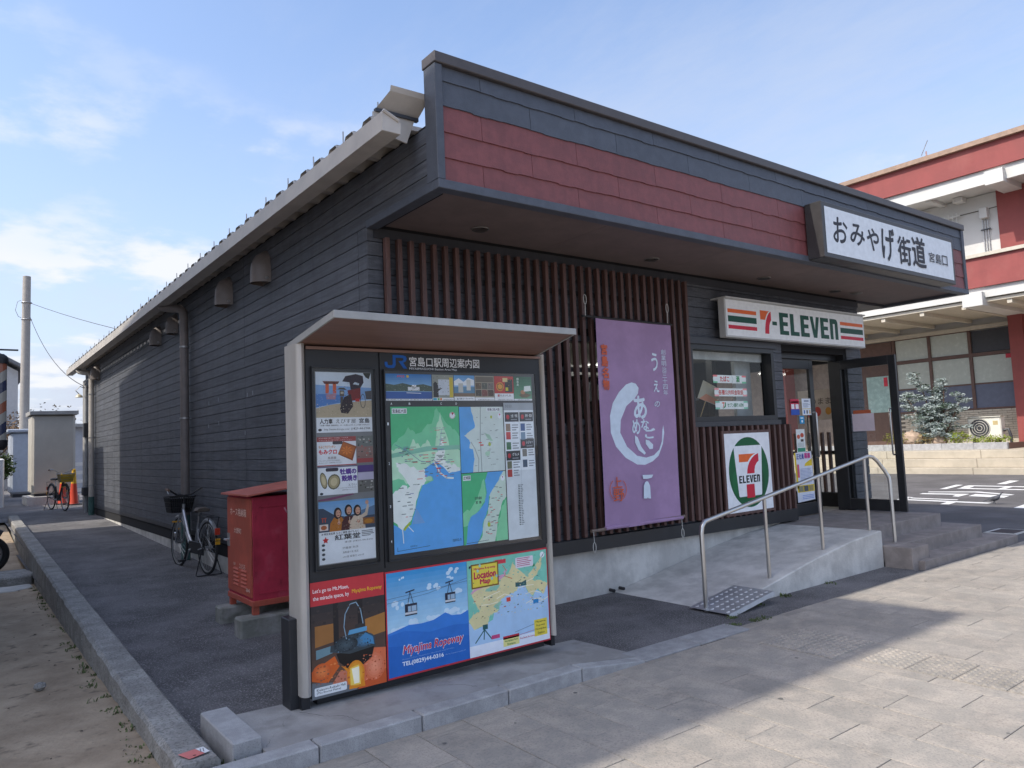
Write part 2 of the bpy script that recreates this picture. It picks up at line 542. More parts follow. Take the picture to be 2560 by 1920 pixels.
# pavement of granite slabs in the street
pav = MB().box(0.2, 11.9, -7, 3.93, -0.06, -0.0045).build('pavement', m_joint)
struct(pav)
PW, PL = 0.31, 0.61
def slab_mesh():
    m = MB().box(-PW / 2 + 0.0018, PW / 2 - 0.0018, -PL / 2 + 0.0018, PL / 2 - 0.0018, -0.03, 0.0)
    return m.build('paver', m_paver, pav, bev=0.0015)
paver0 = slab_mesh()
first = True
cnt = 0
tact = [(4.92, 5.54, 2.92, 3.54), (5.0, 5.42, -0.2, 2.8)]
for k in range(-4, 31):
    cx = 2.41 + PW * (k + 0.5)
    base = (3.38 - 0.29 * k) % PL
    y = base - PL * 3
    ymax = 3.80 if cx < 5.2 else 3.93
    while y < ymax:
        ya, yb = y, min(y + PL, ymax)
        y += PL
        if yb - ya < 0.015:
            continue
        lo = 3.9 - (cx - 1.0) * 0.85
        if yb < max(lo, -0.9) - 0.3:
            continue
        cyy = (ya + yb) / 2
        if any(a < cx < b and c < cyy < d for a, b, c, d in tact):
            pass
        sc = (rnd.uniform(.995, 1), (yb - ya) / PL * rnd.uniform(.998, 1), 1)
        loc = (cx, cyy, rnd.uniform(-0.0012, 0.0012))
        if first:
            paver0.location = loc; paver0.scale = sc; first = False
        else:
            inst(paver0, 'paver', pav, loc, 0, sc)
        cnt += 1
# worn tactile tiles let into the slabs
def tile(w, d, dots, nx, ny):
    m = MB().box(-w / 2 + 0.003, w / 2 - 0.003, -d / 2 + 0.003, d / 2 - 0.003, -0.02, 0.003)
    for i in range(nx):
        for j in range(ny):
            cx_ = -w / 2 + w * (i + 0.5) / nx; cy_ = -d / 2 + d * (j + 0.5) / ny
            if dots:
                m.lathe([(0.017, 0.0), (0.013, 0.006), (0.006, 0.0075)], (cx_, cy_, 0.003), 7)
            else:
                m.lathe([(0.014, 0.0), (0.009, 0.005)], (cx_, cy_, 0.003), 6, 1, 3.0)
    return m.build('tactile_tile', m_paver, pav)
m_tact = m_paver
t0 = tile(0.3, 0.3, True, 6, 6); t0.location = (5.08, 3.08, 0.002)
for (tx, ty) in ((5.38, 3.08), (5.08, 3.38), (5.38, 3.38)):
    inst(t0, 'tactile_tile', pav, (tx, ty, 0.002))
t1 = tile(0.42, 0.3, True, 8, 6); t1.location = (5.24, 2.64, 0.002)
for i in range(1, 8):
    inst(t1, 'tactile_tile', pav, (5.24, 2.64 - 0.3 * i, 0.002))

# kerb line in front of the map board
kerb = thing('kerb', 'line of grey granite kerb stones in front of the map board', 'kerb', (2.2, 3.86, 0))
ks = MB().box(-0.302, 0.302, -0.06, 0.06, -0.1, 0.088).build('kerb_stone', m_granite, kerb, bev=0.008)
ks.location = (1.85, 3.86, 0)
for cx in (1.24, 2.46, 3.07):
    inst(ks, 'kerb_stone', kerb, (cx, 3.86, 0))
MB().prism([(3.378, -0.1), (3.98, -0.1), (3.98, 0.012), (3.378, 0.088)], 'y', 3.80, 3.92).build('kerb_stone', m_granite, kerb, bev=0.006)
for cx in (4.30, 4.92):
    MB().box(cx - 0.305, cx + 0.305, 3.81, 4.06, -0.1, 0.008).build('kerb_stone', m_granite, kerb, bev=0.005)
isl = MB().prism([(1.31, 4.60), (1.31, 3.925), (3.38, 3.925), (4.08, 3.93), (4.02, 4.62)], 'z', -0.05, 0.06)
isl.v = [(x, y, (z if z < 0 else (0.083 if x < 3.5 else 0.003))) for x, y, z in isl.v]
isl.build('concrete_island', m_isl)
struct(bpy.data.objects['concrete_island'])
cr = MB()
for pts in ([(1.62, 4.38), (1.52, 4.27), (1.50, 4.2), (1.38, 4.08), (1.33, 3.97)], [(1.66, 4.36), (1.74, 4.2), (1.83, 4.12), (1.86, 3.98)], [(2.5, 4.2), (2.62, 4.1), (2.68, 3.98)]):
    path = []
    for (ax_, ay_), (bx_, by_) in zip(pts, pts[1:]):
        for k in range(7):
            t = k / 7
            path.append((ax_ + (bx_ - ax_) * t + rnd.uniform(-.007, .007), ay_ + (by_ - ay_) * t + rnd.uniform(-.007, .007)))
    for (ax_, ay_), (bx_, by_) in zip(path, path[1:]):
        w_ = rnd.uniform(.0006, .0018)
        cr.add([(ax_ - w_, ay_ - w_, .0834), (ax_ + w_, ay_ + w_, .0834), (bx_ + w_, by_ + w_, .0834), (bx_ - w_, by_ - w_, .0834)], [(0, 1, 2, 3)])
cr.build('crack', M('crack_dirt', (0.09, 0.083, 0.075), 0.95), bpy.data.objects['concrete_island'], recalc=False)
st = MB().box(1.158, 1.308, 3.975, 4.58, -0.05, 0.148)
tag(st.build('granite_block', m_granite, bev=0.006), 'short loose granite block lying beside the rough kerb wall', 'stone')

# long rough concrete kerb wall between path and soil lot
def kx(y):
    return 1.105 + (y - 4.0) * 0.0108
wall = thing('kerb_wall', 'long rough weathered concrete kerb wall dropping to the soil lot', 'kerb wall', (1.05, 12, 0))
segs = [(3.98, 5.9), (5.9, 7.6), (7.6, 9.6), (9.6, 11.6), (11.6, 13.6), (13.6, 16.2), (16.2, 18.4), (18.4, 20.6)]
for a, b in segs:
    m = MB(); n = 14
    rows = []
    for i in range(n + 1):
        y = a + 0.005 + (b - a - 0.01) * i / n
        zt = 0.105 + max(0, 0.021 * (y - 5.0))
        j = lambda s=0.004: rnd.uniform(-s, s)
        xr = kx(y)
        rows.append([(xr - 0.205 + j(.006), y, -0.5), (xr - 0.20 + j(.006), y, zt - 0.022), (xr - 0.178, y, zt + j()), (xr - 0.09, y, zt + j()), (xr - 0.02, y, zt + j()), (xr + j(), y, zt - 0.02), (xr, y, -0.5)])
    q = len(rows[0])
    m.add([p for r in rows for p in r], [(i * q + k, i * q + k + 1, (i + 1) * q + k + 1, (i + 1) * q + k) for i in range(n) for k in range(q - 1)] + [tuple(range(q)), tuple(range(n * q, n * q + q))[::-1]])
    m.build('wall_block', m_concd, wall, smooth=False)
mk = thing('boundary_marker', 'small faded pink and white boundary plate on the kerb end', 'marker', (1.0, 4.09, 0.11))
p = PR((0, 0, 0.1125), (1, 0, 0), (0, 1, 0), (0, 0, 1))
p.poly('c9736d', [(0.935, 4.13), (0.965, 4.03), (1.045, 4.055), (1.02, 4.145)])
p.poly('d8d8d8', [(1.022, 4.146), (1.046, 4.056), (1.072, 4.064), (1.062, 4.15)])
p.line('6a6a6a', [(1.034, 4.08), (1.042, 4.13)], .004); p.line('6a6a6a', [(1.048, 4.082), (1.056, 4.13)], .004)
p.ell('5a3028', 0.998, 4.062, 0.009, 0.007, 9)
p.build('plate', mk)

# weeds and moss along the kerb wall and by the drain plate
def tuft(m, x, y, z, h, n, spread=0.05):
    for _ in range(n):
        a = rnd.uniform(0, 6.28); r = rnd.uniform(0, spread)
        bx, by = x + r * math.cos(a), y + r * math.sin(a)
        hh = h * rnd.uniform(0.4, 1); ln = rnd.uniform(0.2, 0.8) * hh; a2 = rnd.uniform(0, 6.28); w = rnd.uniform(0.003, 0.008)
        dx_, dy_ = math.cos(a2), math.sin(a2)
        m.add([(bx - dy_ * w, by + dx_ * w, z), (bx + dy_ * w, by - dx_ * w, z), (bx + dx_ * ln * .5 + dy_ * w, by + dy_ * ln * .5 - dx_ * w, z + hh * .7), (bx + dx_ * ln, by + dy_ * ln, z + hh)], [(0, 1, 2), (0, 2, 3)])
wm = MB()
for i in range(95):
    y = 4.0 + 9.0 * rnd.random() ** 1.3
    x = kx(y) - 0.215 - abs(rnd.gauss(0, 0.05))
    tuft(wm, x, y, soilz(x, y) - 0.003, rnd.uniform(0.008, 0.035), rnd.randint(3, 14), 0.05)
for i in range(60):
    y = rnd.uniform(4.2, 12)
    tuft(wm, kx(y) + 0.012, y, zasp(y), rnd.uniform(0.01, 0.03), rnd.randint(2, 8), 0.02)
for (x, y, n, h) in ((5.45, 4.14, 50, .022), (5.55, 4.22, 50, .025), (5.75, 4.26, 60, .025), (6.0, 4.28, 50, .025), (6.5, 4.30, 40, .035), (5.25, 3.99, 60, .018), (5.5, 3.95, 70, .016), (5.62, 3.95, 50, .016), (1.09, 4.05, 40, .05), (1.12, 3.93, 40, .05), (1.25, 3.935, 30, .06), (1.08, 4.25, 25, .04), (7.3, 4.3, 20, .03)):
    tuft(wm, x, y, 0.0 if x > 2 else 0.02, h, n, 0.07)
wm.build('weeds', m_grass, kind='stuff', recalc=False)
bpy.data.objects['weeds']['label'] = 'small weeds along the kerb wall and drain'
lt = MB()
for i in range(260):
    x = rnd.uniform(-2.5, 0.85); y = rnd.uniform(3, 13); s = rnd.uniform(0.006, 0.022); a = rnd.uniform(0, 6.28)
    z = soilz(x, y)
    c_, s_ = math.cos(a) * s, math.sin(a) * s
    lt.add([(x - c_, y - s_, z + .004), (x + s_ * .5, y - c_ * .5, z + .012), (x + c_, y + s_, z + .005), (x - s_ * .5, y + c_ * .5, z + .01)], [(0, 1, 2, 3)])
lt.build('leaf_litter', M('dead_leaf', (0.06, 0.045, 0.035), 0.9, var=0.4), kind='stuff', recalc=False)
bpy.data.objects['leaf_litter']['label'] = 'dark dead leaves scattered over the sandy soil'
# old chewing gum and stains trodden flat on the slabs
gm = MB()
for i in range(34):
    x = rnd.uniform(1.6, 9.5); y = rnd.uniform(max(.3, 3.4 - (x - 1) * .6), 3.7); r_ = rnd.uniform(.006, .017)
    gm.add([(x + r_ * rnd.uniform(.8, 1.2) * math.cos(k * .7854), y + r_ * rnd.uniform(.8, 1.2) * math.sin(k * .7854), .0016) for k in range(8)], [tuple(range(8))])
gm.build('gum_spots', M('old_gum', (.13, .125, .12), .9), pav, kind='stuff', recalc=False)
# road lettering in white paint
lt = PR((0, 0, -0.0065), (1, 0, 0), (0, 1, 0), (0, 0, 1), 0.0)
for pts in ([(19.68, 8.49), (21.17, 8.71), (21.15, 8.53), (19.72, 8.34)], [(21.62, 7.92), (23.02, 8.10), (22.98, 7.86), (21.66, 7.72)],
            [(20.80, 8.34), (21.05, 8.34), (21.0, 6.2), (20.76, 6.2)], [(19.90, 8.18), (20.15, 8.2), (20.12, 6.0), (19.88, 6.0)], [(20.15, 8.0), (20.15, 8.2), (20.8, 8.34), (20.8, 8.12)], [(20.13, 7.2), (20.13, 7.35), (20.78, 7.42), (20.78, 7.26)],
            [(18.86, 8.38), (19.2, 7.42), (18.62, 6.48), (18.45, 6.5), (18.95, 7.40), (18.66, 8.32)],
            [(18.12, 8.27), (18.38, 8.31), (18.5, 7.34), (17.72, 7.26), (17.8, 7.42), (18.2, 7.5)], [(17.95, 7.15), (18.5, 7.22), (18.3, 6.47), (17.8, 6.4)],
            [(16.35, 8.02), (17.34, 8.2), (17.28, 8.02), (16.2, 7.82)], [(16.78, 7.93), (16.62, 6.2), (16.40, 6.19), (16.55, 7.83)], [(17.16, 8.06), (17.08, 7.0), (16.92, 6.97), (16.98, 8.0)], [(15.96, 6.9), (16.5, 6.98), (16.5, 6.8), (15.99, 6.74)],
            [(15.76, 5.53), (16.49, 5.6), (16.45, 4.4), (15.72, 4.4)]):
    lt.poly('e0e0da', pts, True)
lo = lt.build('road_marking', None, m_white)
struct(lo)
mh = thing('drain_cover', 'flat steel drain cover set in the road beyond the steps', 'drain cover', (12.4, 4.45, 0))
MB().box(12.1, 12.66, 4.24, 4.66, -0.03, -0.004).build('frame', m_conc, mh)
MB().box(12.15, 12.61, 4.29, 4.61, -0.03, -0.001).build('cover', M('cast_iron', (0.07, 0.07, 0.075), 0.6, 0.6), mh, bev=0.003)
# ------------------------------------------------------------------ the shop
X0, Y0, XR, YB = 2.834, 5.695, 10.98, 22.2
m_board = M('charcoal_siding', (0.105, 0.113, 0.131), 0.62, var=0.22, scale=7, bump=0.55, bscale=26, rv=0.10, stretch=(1, 0.35, 5), spot=(1.3, 0.55, 0.75, (0.14, 0.142, 0.15), 0.5), wst=[((5, 5, .35), .48, .72, .72), ((.5, .5, .5), .4, .7, .82)])
m_core = M('dark_backing', (0.012, 0.012, 0.014), 0.9)
m_dark = M('dark_metal_trim', (0.045, 0.047, 0.055), 0.45, var=0.1)
m_navy = M('fascia_charcoal', (0.088, 0.10, 0.125), 0.55, var=0.1, scale=10, bump=0.3, bscale=130, rv=0.05)
m_red = M('fascia_red', (0.235, 0.074, 0.074), 0.55, var=0.1, scale=10, bump=0.3, bscale=130, rv=0.05, wst=[((6, 6, .5), .5, .75, .82)])
m_slat = M('brown_slat', (0.112, 0.058, 0.049), 0.55, var=0.22, scale=5, stretch=(6, 6, 0.6), rv=0.12)
m_soff = M('soffit_brown', (0.19, 0.145, 0.135), 0.7, var=0.08, scale=4, rv=0.03)
m_gut = M('beige_gutter', (0.52, 0.485, 0.44), 0.5, var=0.08, scale=3, spot=(2.2, 0.55, 0.75, (0.36, 0.33, 0.29), 0.4))
m_roof = M('roof_sheet', (0.46, 0.43, 0.39), 0.5, 0.0, var=0.12, scale=3)
m_pipe = M('taupe_pipe', (0.19, 0.165, 0.155), 0.5, var=0.1)
m_teal = M('teal_pipe', (0.07, 0.15, 0.14), 0.55, var=0.15)
m_steel = M('stainless', (0.60, 0.585, 0.56), 0.3, 1.0, var=0.02, scale=1.5)
m_galv = M('galvanised', (0.45, 0.45, 0.45), 0.45, 0.8, var=0.1)
m_frame = M('black_aluminium', (0.022, 0.023, 0.026), 0.4, var=0.1)
m_inwall = M('shop_inner_wall', (0.30, 0.29, 0.27), 0.8, var=0.05)
m_floor = M('shop_floor', (0.42, 0.40, 0.36), 0.35, var=0.08)

shop = thing('shop_building', 'long single storey souvenir shop with charcoal board walls and red fascia', 'shop', (X0, Y0, 0))
ZB, PB = 0.545, 0.1233

core = MB()
core.box(X0 + 0.012, X0 + 0.13, 5.72, YB, 0.3, 4.02)
core.box(X0 + 0.012, X0 + 0.13, 4.66, 5.72, 3.50, 4.02)
wl = core.build('side_wall', m_core, shop)
bd = {}
def board(wallobj, y0, y1, z0, z1):
    key = (round(y1 - y0, 3), round(z1 - z0, 3))
    if key not in bd:
        o = MB().box(X0, X0 + 0.012, y0 + 0.0025, y1 - 0.0025, z0 + 0.003, z1 - 0.003).build('siding_board', m_board, wallobj, bev=0.002)
        bd[key] = (o, y0, z0)
    else:
        s, a, b_ = bd[key]
        inst(s, 'siding_board', wallobj, (rnd.uniform(-0.0008, 0.0008), y0 - a, z0 - b_))
cols = [(5.872, 9.03), (9.03, 12.06), (12.06, 15.09), (15.09, 18.12), (18.12, YB)]
for r in range(28):
    z0 = ZB + PB * r; z1 = z0 + PB
    if z0 > 3.49:
        board(wl, 4.66, 9.03, z0, z1)
        for c_ in cols[1:]:
            board(wl, c_[0], c_[1], z0, z1)
    else:
        for c_ in cols:
            board(wl, c_[0], c_[1], z0, z1)
        board(wl, Y0, 5.868, z0, z1)
MB().box(X0 - 0.006, X0 + 0.03, 5.69, YB, 0.468, 0.545).build('base_flashing', m_dark, wl, bev=0.003)
MB().box(X0 + 0.016, X0 + 0.16, 5.70, YB, -0.3, 0.468).build('side_footing', m_conc, shop)

# pale ghosts of removed notices on the boards
gh = PR((X0 - 0.0015, 0, 0), (0, -1, 0), (0, 0, 1), (-1, 0, 0))
for (yy, z_) in ((10.6, 2.29), (10.15, 2.31), (10.62, 1.98), (10.14, 2.0), (9.05, 1.83), (8.95, 2.28), (8.75, 2.29)):
    gh.rect('7c8188', -yy - 0.015, z_, -yy + 0.012, z_ + 0.05, True)
gh.build('glue_mark', wl)

# front wall with its openings
fw = MB()
for (a, b, c_, d) in ((2.842, 5.05, .45, 4.0), (5.05, 6.6, .45, 1.8), (5.05, 6.6, 2.63, 4.0), (6.6, 7.0, .45, 4.0), (7.0, 8.6, .40, 1.8), (7.0, 8.6, 2.63, 4.0), (8.6, 8.92, .40, 4.0), (8.92, 10.5, 2.68, 4.0), (10.5, 10.97, .40, 4.0)):
    fw.box(a, b, 5.71, 5.83, c_, d)
fwo = fw.build('front_wall', m_core, shop)
fb = {}
def fboard(x0, x1, z0, z1):
    key = (round(x1 - x0, 3), round(z1 - z0, 3))
    if key not in fb:
        o = MB().box(x0 + 0.0025, x1 - 0.0025, Y0, Y0 + 0.014, z0 + 0.003, z1 - 0.003).build('siding_board', m_board, fwo, bev=0.002)
        fb[key] = (o, x0, z0)
    else:
        s, a, b_ = fb[key]
        inst(s, 'siding_board', fwo, (x0 - a, 0, z0 - b_))
for r in range(24):
    z0 = ZB + PB * r; z1 = z0 + PB
    fboard(X0 + 0.002, 2.985, z0, z1)
    win = z1 > 1.80 and z0 < 2.66
    if not win:
        fboard(2.99, 4.97, z0, z1); fboard(4.97, 6.95, z0, z1)
    else:
        fboard(2.99, 4.97, z0, z1); fboard(6.62, 6.95, z0, z1)
    if z0 > 2.76:
        fboard(6.95, 8.95, z0, z1); fboard(8.95, XR, z0, z1)
    elif z0 > 1.68:
        fboard(8.68, 8.90, z0, z1)
    if z0 < 2.76:
        fboard(10.56, XR, z0, z1)
MB().box(6.95, 8.92, 5.69, 5.708, 0.55, 1.69).build('dado_backing', m_core, fwo)
MB().prism([(2.848, -0.2), (8.6, -0.2), (8.6, 0.43), (8.6, 0.43), (2.848, 0.50)], 'y', 5.702, 5.86).build('front_footing', m_conc, shop)
MB().prism([(2.86, 0.50), (8.9, 0.43), (8.9, 0.585), (2.86, 0.62)], 'y', 5.615, 5.70).build('sill_beam', m_frame, fwo, bev=0.004)
MB().box(2.9, XR, 5.68, 5.70, 3.415, 3.50).build('head_trim', m_dark, fwo)

# slats
s0 = MB().box(-0.021, 0.021, 5.618, 5.672, 0.615, 3.412).build('slat', m_slat, fwo, bev=0.003)
for i in range(34):
    x = 2.995 + 0.1188 * i
    if i == 0:
        s0.location = (x, 0, 0)
    else:
        inst(s0, 'slat', fwo, (x, 0, 0))
s1 = MB().box(-0.021, 0.021, 5.618, 5.672, 0.578, 1.688).build('slat', m_slat, fwo, bev=0.003)
for i in range(17):
    x = 6.965 + 0.1188 * i
    if i == 0:
        s1.location = (x, 0, 0)
    else:
        inst(s1, 'slat', fwo, (x, 0, 0))
for z in (0.9, 1.6, 2.3, 3.1):
    MB().box(2.99, 6.94, 5.672, 5.684, z, z + 0.05).build('slat_rail', m_frame, fwo)

def window(x0, x1, z0, z1, name, fr=0.06):
    w = MB()
    w.box(x0 - fr, x1 + fr, 5.655, 5.80, z1, z1 + fr).box(x0 - fr, x1 + fr, 5.655, 5.80, z0 - fr, z0)
    w.box(x0 - fr, x0, 5.655, 5.80, z0, z1).box(x1, x1 + fr, 5.655, 5.80, z0, z1)
    o = w.build('window', m_frame, shop)
    MB().quad((x0, 5.74, z0), (x1, 5.74, z0), (x1, 5.74, z1), (x0, 5.74, z1)).build('pane', GLASS, o, recalc=False)
    return o
w1 = window(5.06, 6.59, 1.81, 2.62, 'a')
w2 = window(7.01, 8.59, 1.81, 2.62, 'b')
MB().box(6.93, 8.70, 5.63, 5.70, 2.68, 2.76).build('window_hood', m_dark, w2)
MB().box(6.93, 8.70, 5.64, 5.70, 1.69, 1.748).build('window_sill', m_dark, w2)
# printed lozenges stuck on the window pane
p = PR((0, 5.735, 0))
for (xa, xb, za_, zb_, kind) in ((7.46, 8.13, 2.225, 2.325, 0), (7.47, 8.13, 2.06, 2.16, 1), (7.47, 8.13, 1.90, 2.0, 2)):
    p.round('dfe6e2', xa, za_, xb, zb_, 0.049)
    ca, cb_ = (('e88a8a', '7cc39a'), ('f0a0a0', 'f0b0b0'), ('8fcbb0', '8fcbb0'))[kind]
    p.round(ca, xa, zb_ - 0.022, xa + 0.09, zb_, 0.011); p.round(ca, xb - 0.09, zb_ - 0.022, xb, zb_, 0.011, True)
    p.round(cb_, xa, za_, xa + 0.09, za_ + 0.022, 0.011); p.round(cb_, xb - 0.09, za_, xb, za_ + 0.022, 0.011, True)
    if kind == 0:
        p.text('c42a35', 'たばこ', 7.60, 2.245, 7.78, 2.31, 0.03); p.text('0f8a4a', '酒', 7.92, 2.24, 7.99, 2.315, 0.03)
        p.line('aab6b0', [(7.83, 2.23), (7.86, 2.275), (7.83, 2.32)], 0.006)
    elif kind == 1:
        p.text('c8403c', '各種公共料金取扱', 7.55, 2.08, 8.05, 2.14, 0.02)
    else:
        p.poly('1d7a4a', [(7.60, 1.915), (7.63, 1.908), (7.675, 1.93), (7.68, 1.985), (7.665, 1.985), (7.655, 1.94), (7.625, 1.918)])
        p.poly('d85a30', [(7.605, 1.985), (7.655, 1.985), (7.63, 1.925), (7.618, 1.925), (7.635, 1.97), (7.605, 1.97)])
        p.text('117a48', 'セブン銀行', 7.71, 1.925, 7.93, 1.975, 0.02); p.text('117a48', 'ATM', 7.945, 1.927, 8.03, 1.967, 0.03)
p.build('window_decal', w2)
fan = thing('paper_fan', 'square paper fan on a wooden stick standing inside the window', 'fan', (7.42, 5.9, 1.81))
p = PR((0, 5.86, 0), (1, 0, 0), (0, 0, 1), (0, -1, 0), 0.0004)
p.poly('b8b2a2', [(7.30, 2.05), (7.43, 2.27), (7.78, 2.15), (7.66, 1.95)])
p.poly('c98a72', [(7.33, 2.04), (7.47, 2.10), (7.70, 2.02), (7.65, 1.965)])
p.build('fan_sheet', fan)
MB().cyl((7.345, 5.868, 1.81), (7.48, 5.868, 2.04), 0.006, n=6).build('stick', M('bamboo', (0.4, 0.27, 0.12), 0.6), fan)

# inside of the shop
MB().box(2.97, 10.9, 5.84, 21.5, 0.30, 0.41).build('shop_floor', m_floor, shop)
MB().box(2.97, 10.96, 5.84, 17.0, 2.9, 2.96).build('shop_ceiling', m_inwall, shop)
MB().box(2.97, 10.9, 15.9, 16.0, 0.41, 2.9).build('partition', m_inwall, shop)
lamp = emit_mat('shop_tube_light', (1.0, 0.97, 0.92), 9.0)
for (a, b) in ((6.6, 6.9), (7.0, 9.4), (8.9, 9.4), (7.0, 12), (9.4, 12), (9.2, 7.2)):
    MB().box(a, a + 0.9, b, b + 0.09, 2.83, 2.875).build('ceiling_lamp', lamp, shop)
m_sh = M('shelf_grey', (0.25, 0.25, 0.25), 0.6)
MB().box(7.01, 8.59, 5.80, 5.86, 2.52, 2.62).build('blind_cassette', M('blind_white', (.6, .6, .58), .6), shop)
MB().box(8.24, 8.58, 5.98, 6.03, 0.41, 2.9).build('inner_panel', M('panel_pale', (.5, .53, .54), .6), shop)
MB().box(8.06, 8.14, 6.2, 6.3, 0.41, 2.9).build('inner_post', m_frame, shop)
MB().box(8.55, 9.0, 7.3, 7.5, 0.41, 2.9).build('inner_post', M('post_grey', (.4, .4, .38), .7), shop)
ct = thing('wood_cabinet', 'brown wooden cabinet seen low through the shop window', 'cabinet', (7.4, 6.6, 0.41))
MB().box(6.6, 8.0, 6.45, 6.95, 0.41, 2.06).build('cabinet_body', M('counter_wood', (0.26, 0.15, 0.10), 0.5), ct, bev=0.01)
MB().box(6.55, 8.03, 6.42, 6.98, 2.06, 2.085).build('cabinet_top', m_sh, ct)
sh = thing('file_shelf', 'shelf of grey folders above the wooden cabinet inside', 'shelf', (7.4, 7.2, 2.0))
MB().box(6.6, 8.3, 7.5, 7.55, 0.41, 2.62).build('back_panel', m_sh, sh)
MB().box(6.6, 8.3, 7.15, 7.5, 2.10, 2.13).build('shelf_board', m_sh, sh)
MB().box(6.6, 8.3, 7.15, 7.5, 2.42, 2.45).build('shelf_board', m_sh, sh)
for i in range(14):
    c_ = M('folder%d' % (i % 4), [(0.3, 0.3, 0.33), (0.2, 0.21, 0.24), (0.36, 0.36, 0.36), (0.16, 0.17, 0.2)][i % 4], 0.5)
    MB().box(6.65 + 0.11 * i, 6.745 + 0.11 * i, 7.17, 7.42, 2.13, 2.13 + rnd.uniform(.18, .25)).build('folder', c_, sh)
dd = thing('hanging_board', 'black board hanging under the ceiling behind the window', 'board', (7.6, 7.0, 2.5))
MB().box(6.8, 7.95, 7.0, 7.05, 2.50, 2.74).build('panel', m_frame, dd, bev=0.005)
for x in (7.0, 7.7):
    MB().cyl((x, 7.03, 2.74), (x, 7.03, 2.9), 0.015).build('hanger', m_frame, dd)

# entrance: frame, closed left leaf, open right leaf
ent = MB()
ent.box(8.92, 10.52, 5.83, 5.93, 2.60, 2.68).box(8.92, 9.0, 5.83, 5.93, 0.41, 2.60).box(10.44, 10.52, 5.83, 5.93, 0.41, 2.60)
eo = ent.build('door_frame', m_frame, shop, bev=0.004)
def leaf(name, pts, parent, handle_side, hx):
    """door leaf in local x (width) and z, thickness along y"""
    w = pts
    m = MB()
    m.box(0, 0.1, 0, 0.045, 0.0, 2.17).box(w - 0.1, w, 0, 0.045, 0.0, 2.17).box(0.1, w - 0.1, 0, 0.045, 2.04, 2.17).box(0.1, w - 0.1, 0, 0.045, 0.0, 0.16)
    o = m.build(name, m_frame, parent, bev=0.004)
    g_ = MB().quad((0.1, 0.022, 0.16), (w - 0.1, 0.022, 0.16), (w - 0.1, 0.022, 2.04), (0.1, 0.022, 2.04)).build('pane', GLASS, o, recalc=False)
    hs = []
    for s in (-1, 1):
        yy = 0.022 + s * 0.075
        h = MB().tube([(hx, 0.022, 1.42), (hx, yy - s * .012, 1.42), (hx, yy, 1.405), (hx, yy, 0.80), (hx, yy - s * .012, 0.785), (hx, 0.022, 0.785)], 0.012, 8).build('handle', m_steel, o, smooth=True)
        hs.append(h)
    return o, [g_] + hs
lf1, ch1 = leaf('door', 0.90, shop, 1, 0.82)
lf2, ch2 = leaf('door', 0.90, shop, -1, 0.80)
def place(o, ch, loc, rz):
    o.location = loc; o.rotation_euler = (0, 0, rz)
    for c_ in ch:
        c_.matrix_parent_inverse = Matrix()
place(lf1, ch1, (9.01, 5.86, 0.425), 0)
place(lf2, ch2, (10.44, 5.84, 0.425), math.radians(-90.5))
# stickers on the closed leaf
p = PR((0, 5.872, 0))
p.rect('2f56b0', 9.305, 1.815, 9.515, 2.038); p.rect('c02c4c', 9.305, 1.895, 9.515, 2.038)
p.rect('e8e8ee', 9.32, 1.985, 9.50, 2.005, True); p.rect('e8e8ee', 9.32, 1.90, 9.395, 1.965); p.rect('e8e8ee', 9.425, 1.90, 9.50, 1.965, True)
p.rect('dce2ea', 9.585, 1.81, 9.83, 2.045); p.rect('c9b25a', 9.60, 1.895, 9.815, 1.903); p.rect('7f88a0', 9.64, 2.0, 9.76, 2.02)
for i in range(5):
    p.rect('8d98ad', 9.61, 1.92 + .013 * i, 9.61 + rnd.uniform(.1, .19), 1.926 + .013 * i, True)
for i in range(3):
    p.rect(['3c6fb0', '444444', 'c9a23a'][i], 9.62 + .07 * i, 1.83, 9.65 + .07 * i, 1.88, True)
p.rect('1f8fc0', 9.50, 1.69, 9.62, 1.80); p.rect('cfe4f0', 9.525, 1.76, 9.595, 1.78); p.ell('e8f2f8', 9.56, 1.725, .02, .02, 14)
p.rect('dfe3e0', 9.385, 1.285, 9.60, 1.615); p.rect('3c8f70', 9.40, 1.30, 9.59, 1.355)
p.ell('c9604a', 9.44, 1.51, .04, .03, 12); p.ell('b5503c', 9.53, 1.53, .045, .032, 12, True); p.rect('4a4038', 9.49, 1.44, 9.56, 1.475, True)
for i in range(4):
    p.rect('9aa6a0', 9.41, 1.37 + .016 * i, 9.57, 1.377 + .016 * i, True)
p.build('sticker', lf1)
for o in shop.children:
    pass
po = thing('recruitment_poster', 'yellow edged recruitment poster taped low on the glass door', 'poster', (9.5, 5.84, 0.62))
p = PR((0, 5.852, 0), step=0.0004)
p.poly('d9dde6', [(9.268, 1.29), (9.695, 1.30), (9.715, 0.63), (9.29, 0.61)])
p.poly('e0c22e', [(9.268, 1.29), (9.305, 1.29), (9.335, 0.80), (9.29, 0.80)]); p.poly('e0c22e', [(9.53, 1.14), (9.695, 1.20), (9.695, 1.10), (9.50, 1.10)], True); p.rect('e0c22e', 9.30, 0.745, 9.712, 0.84, True)
p.text('39479a', '正社員', 9.32, 1.20, 9.50, 1.275, 0.03); p.text('c8408a', '募集', 9.51, 1.205, 9.66, 1.28, 0.04)
p.rect('d8607a', 9.32, 0.95, 9.365, 1.13)
for i in range(11):
    p.rect('98a4c4', 9.39, 0.87 + .019 * i, 9.62 + rnd.uniform(0, .05), 0.877 + .019 * i, True)
for i in range(3):
    p.rect(['8d8a70', '555a60', 'a09060'][i], 9.33 + .125 * i, 0.755, 9.43 + .125 * i, 0.83, True)
for i in range(3):
    p.rect('8fa2d0', 9.40, 0.65 + .022 * i, 9.68, 0.66 + .022 * i, True)
p.build('poster_sheet', po)
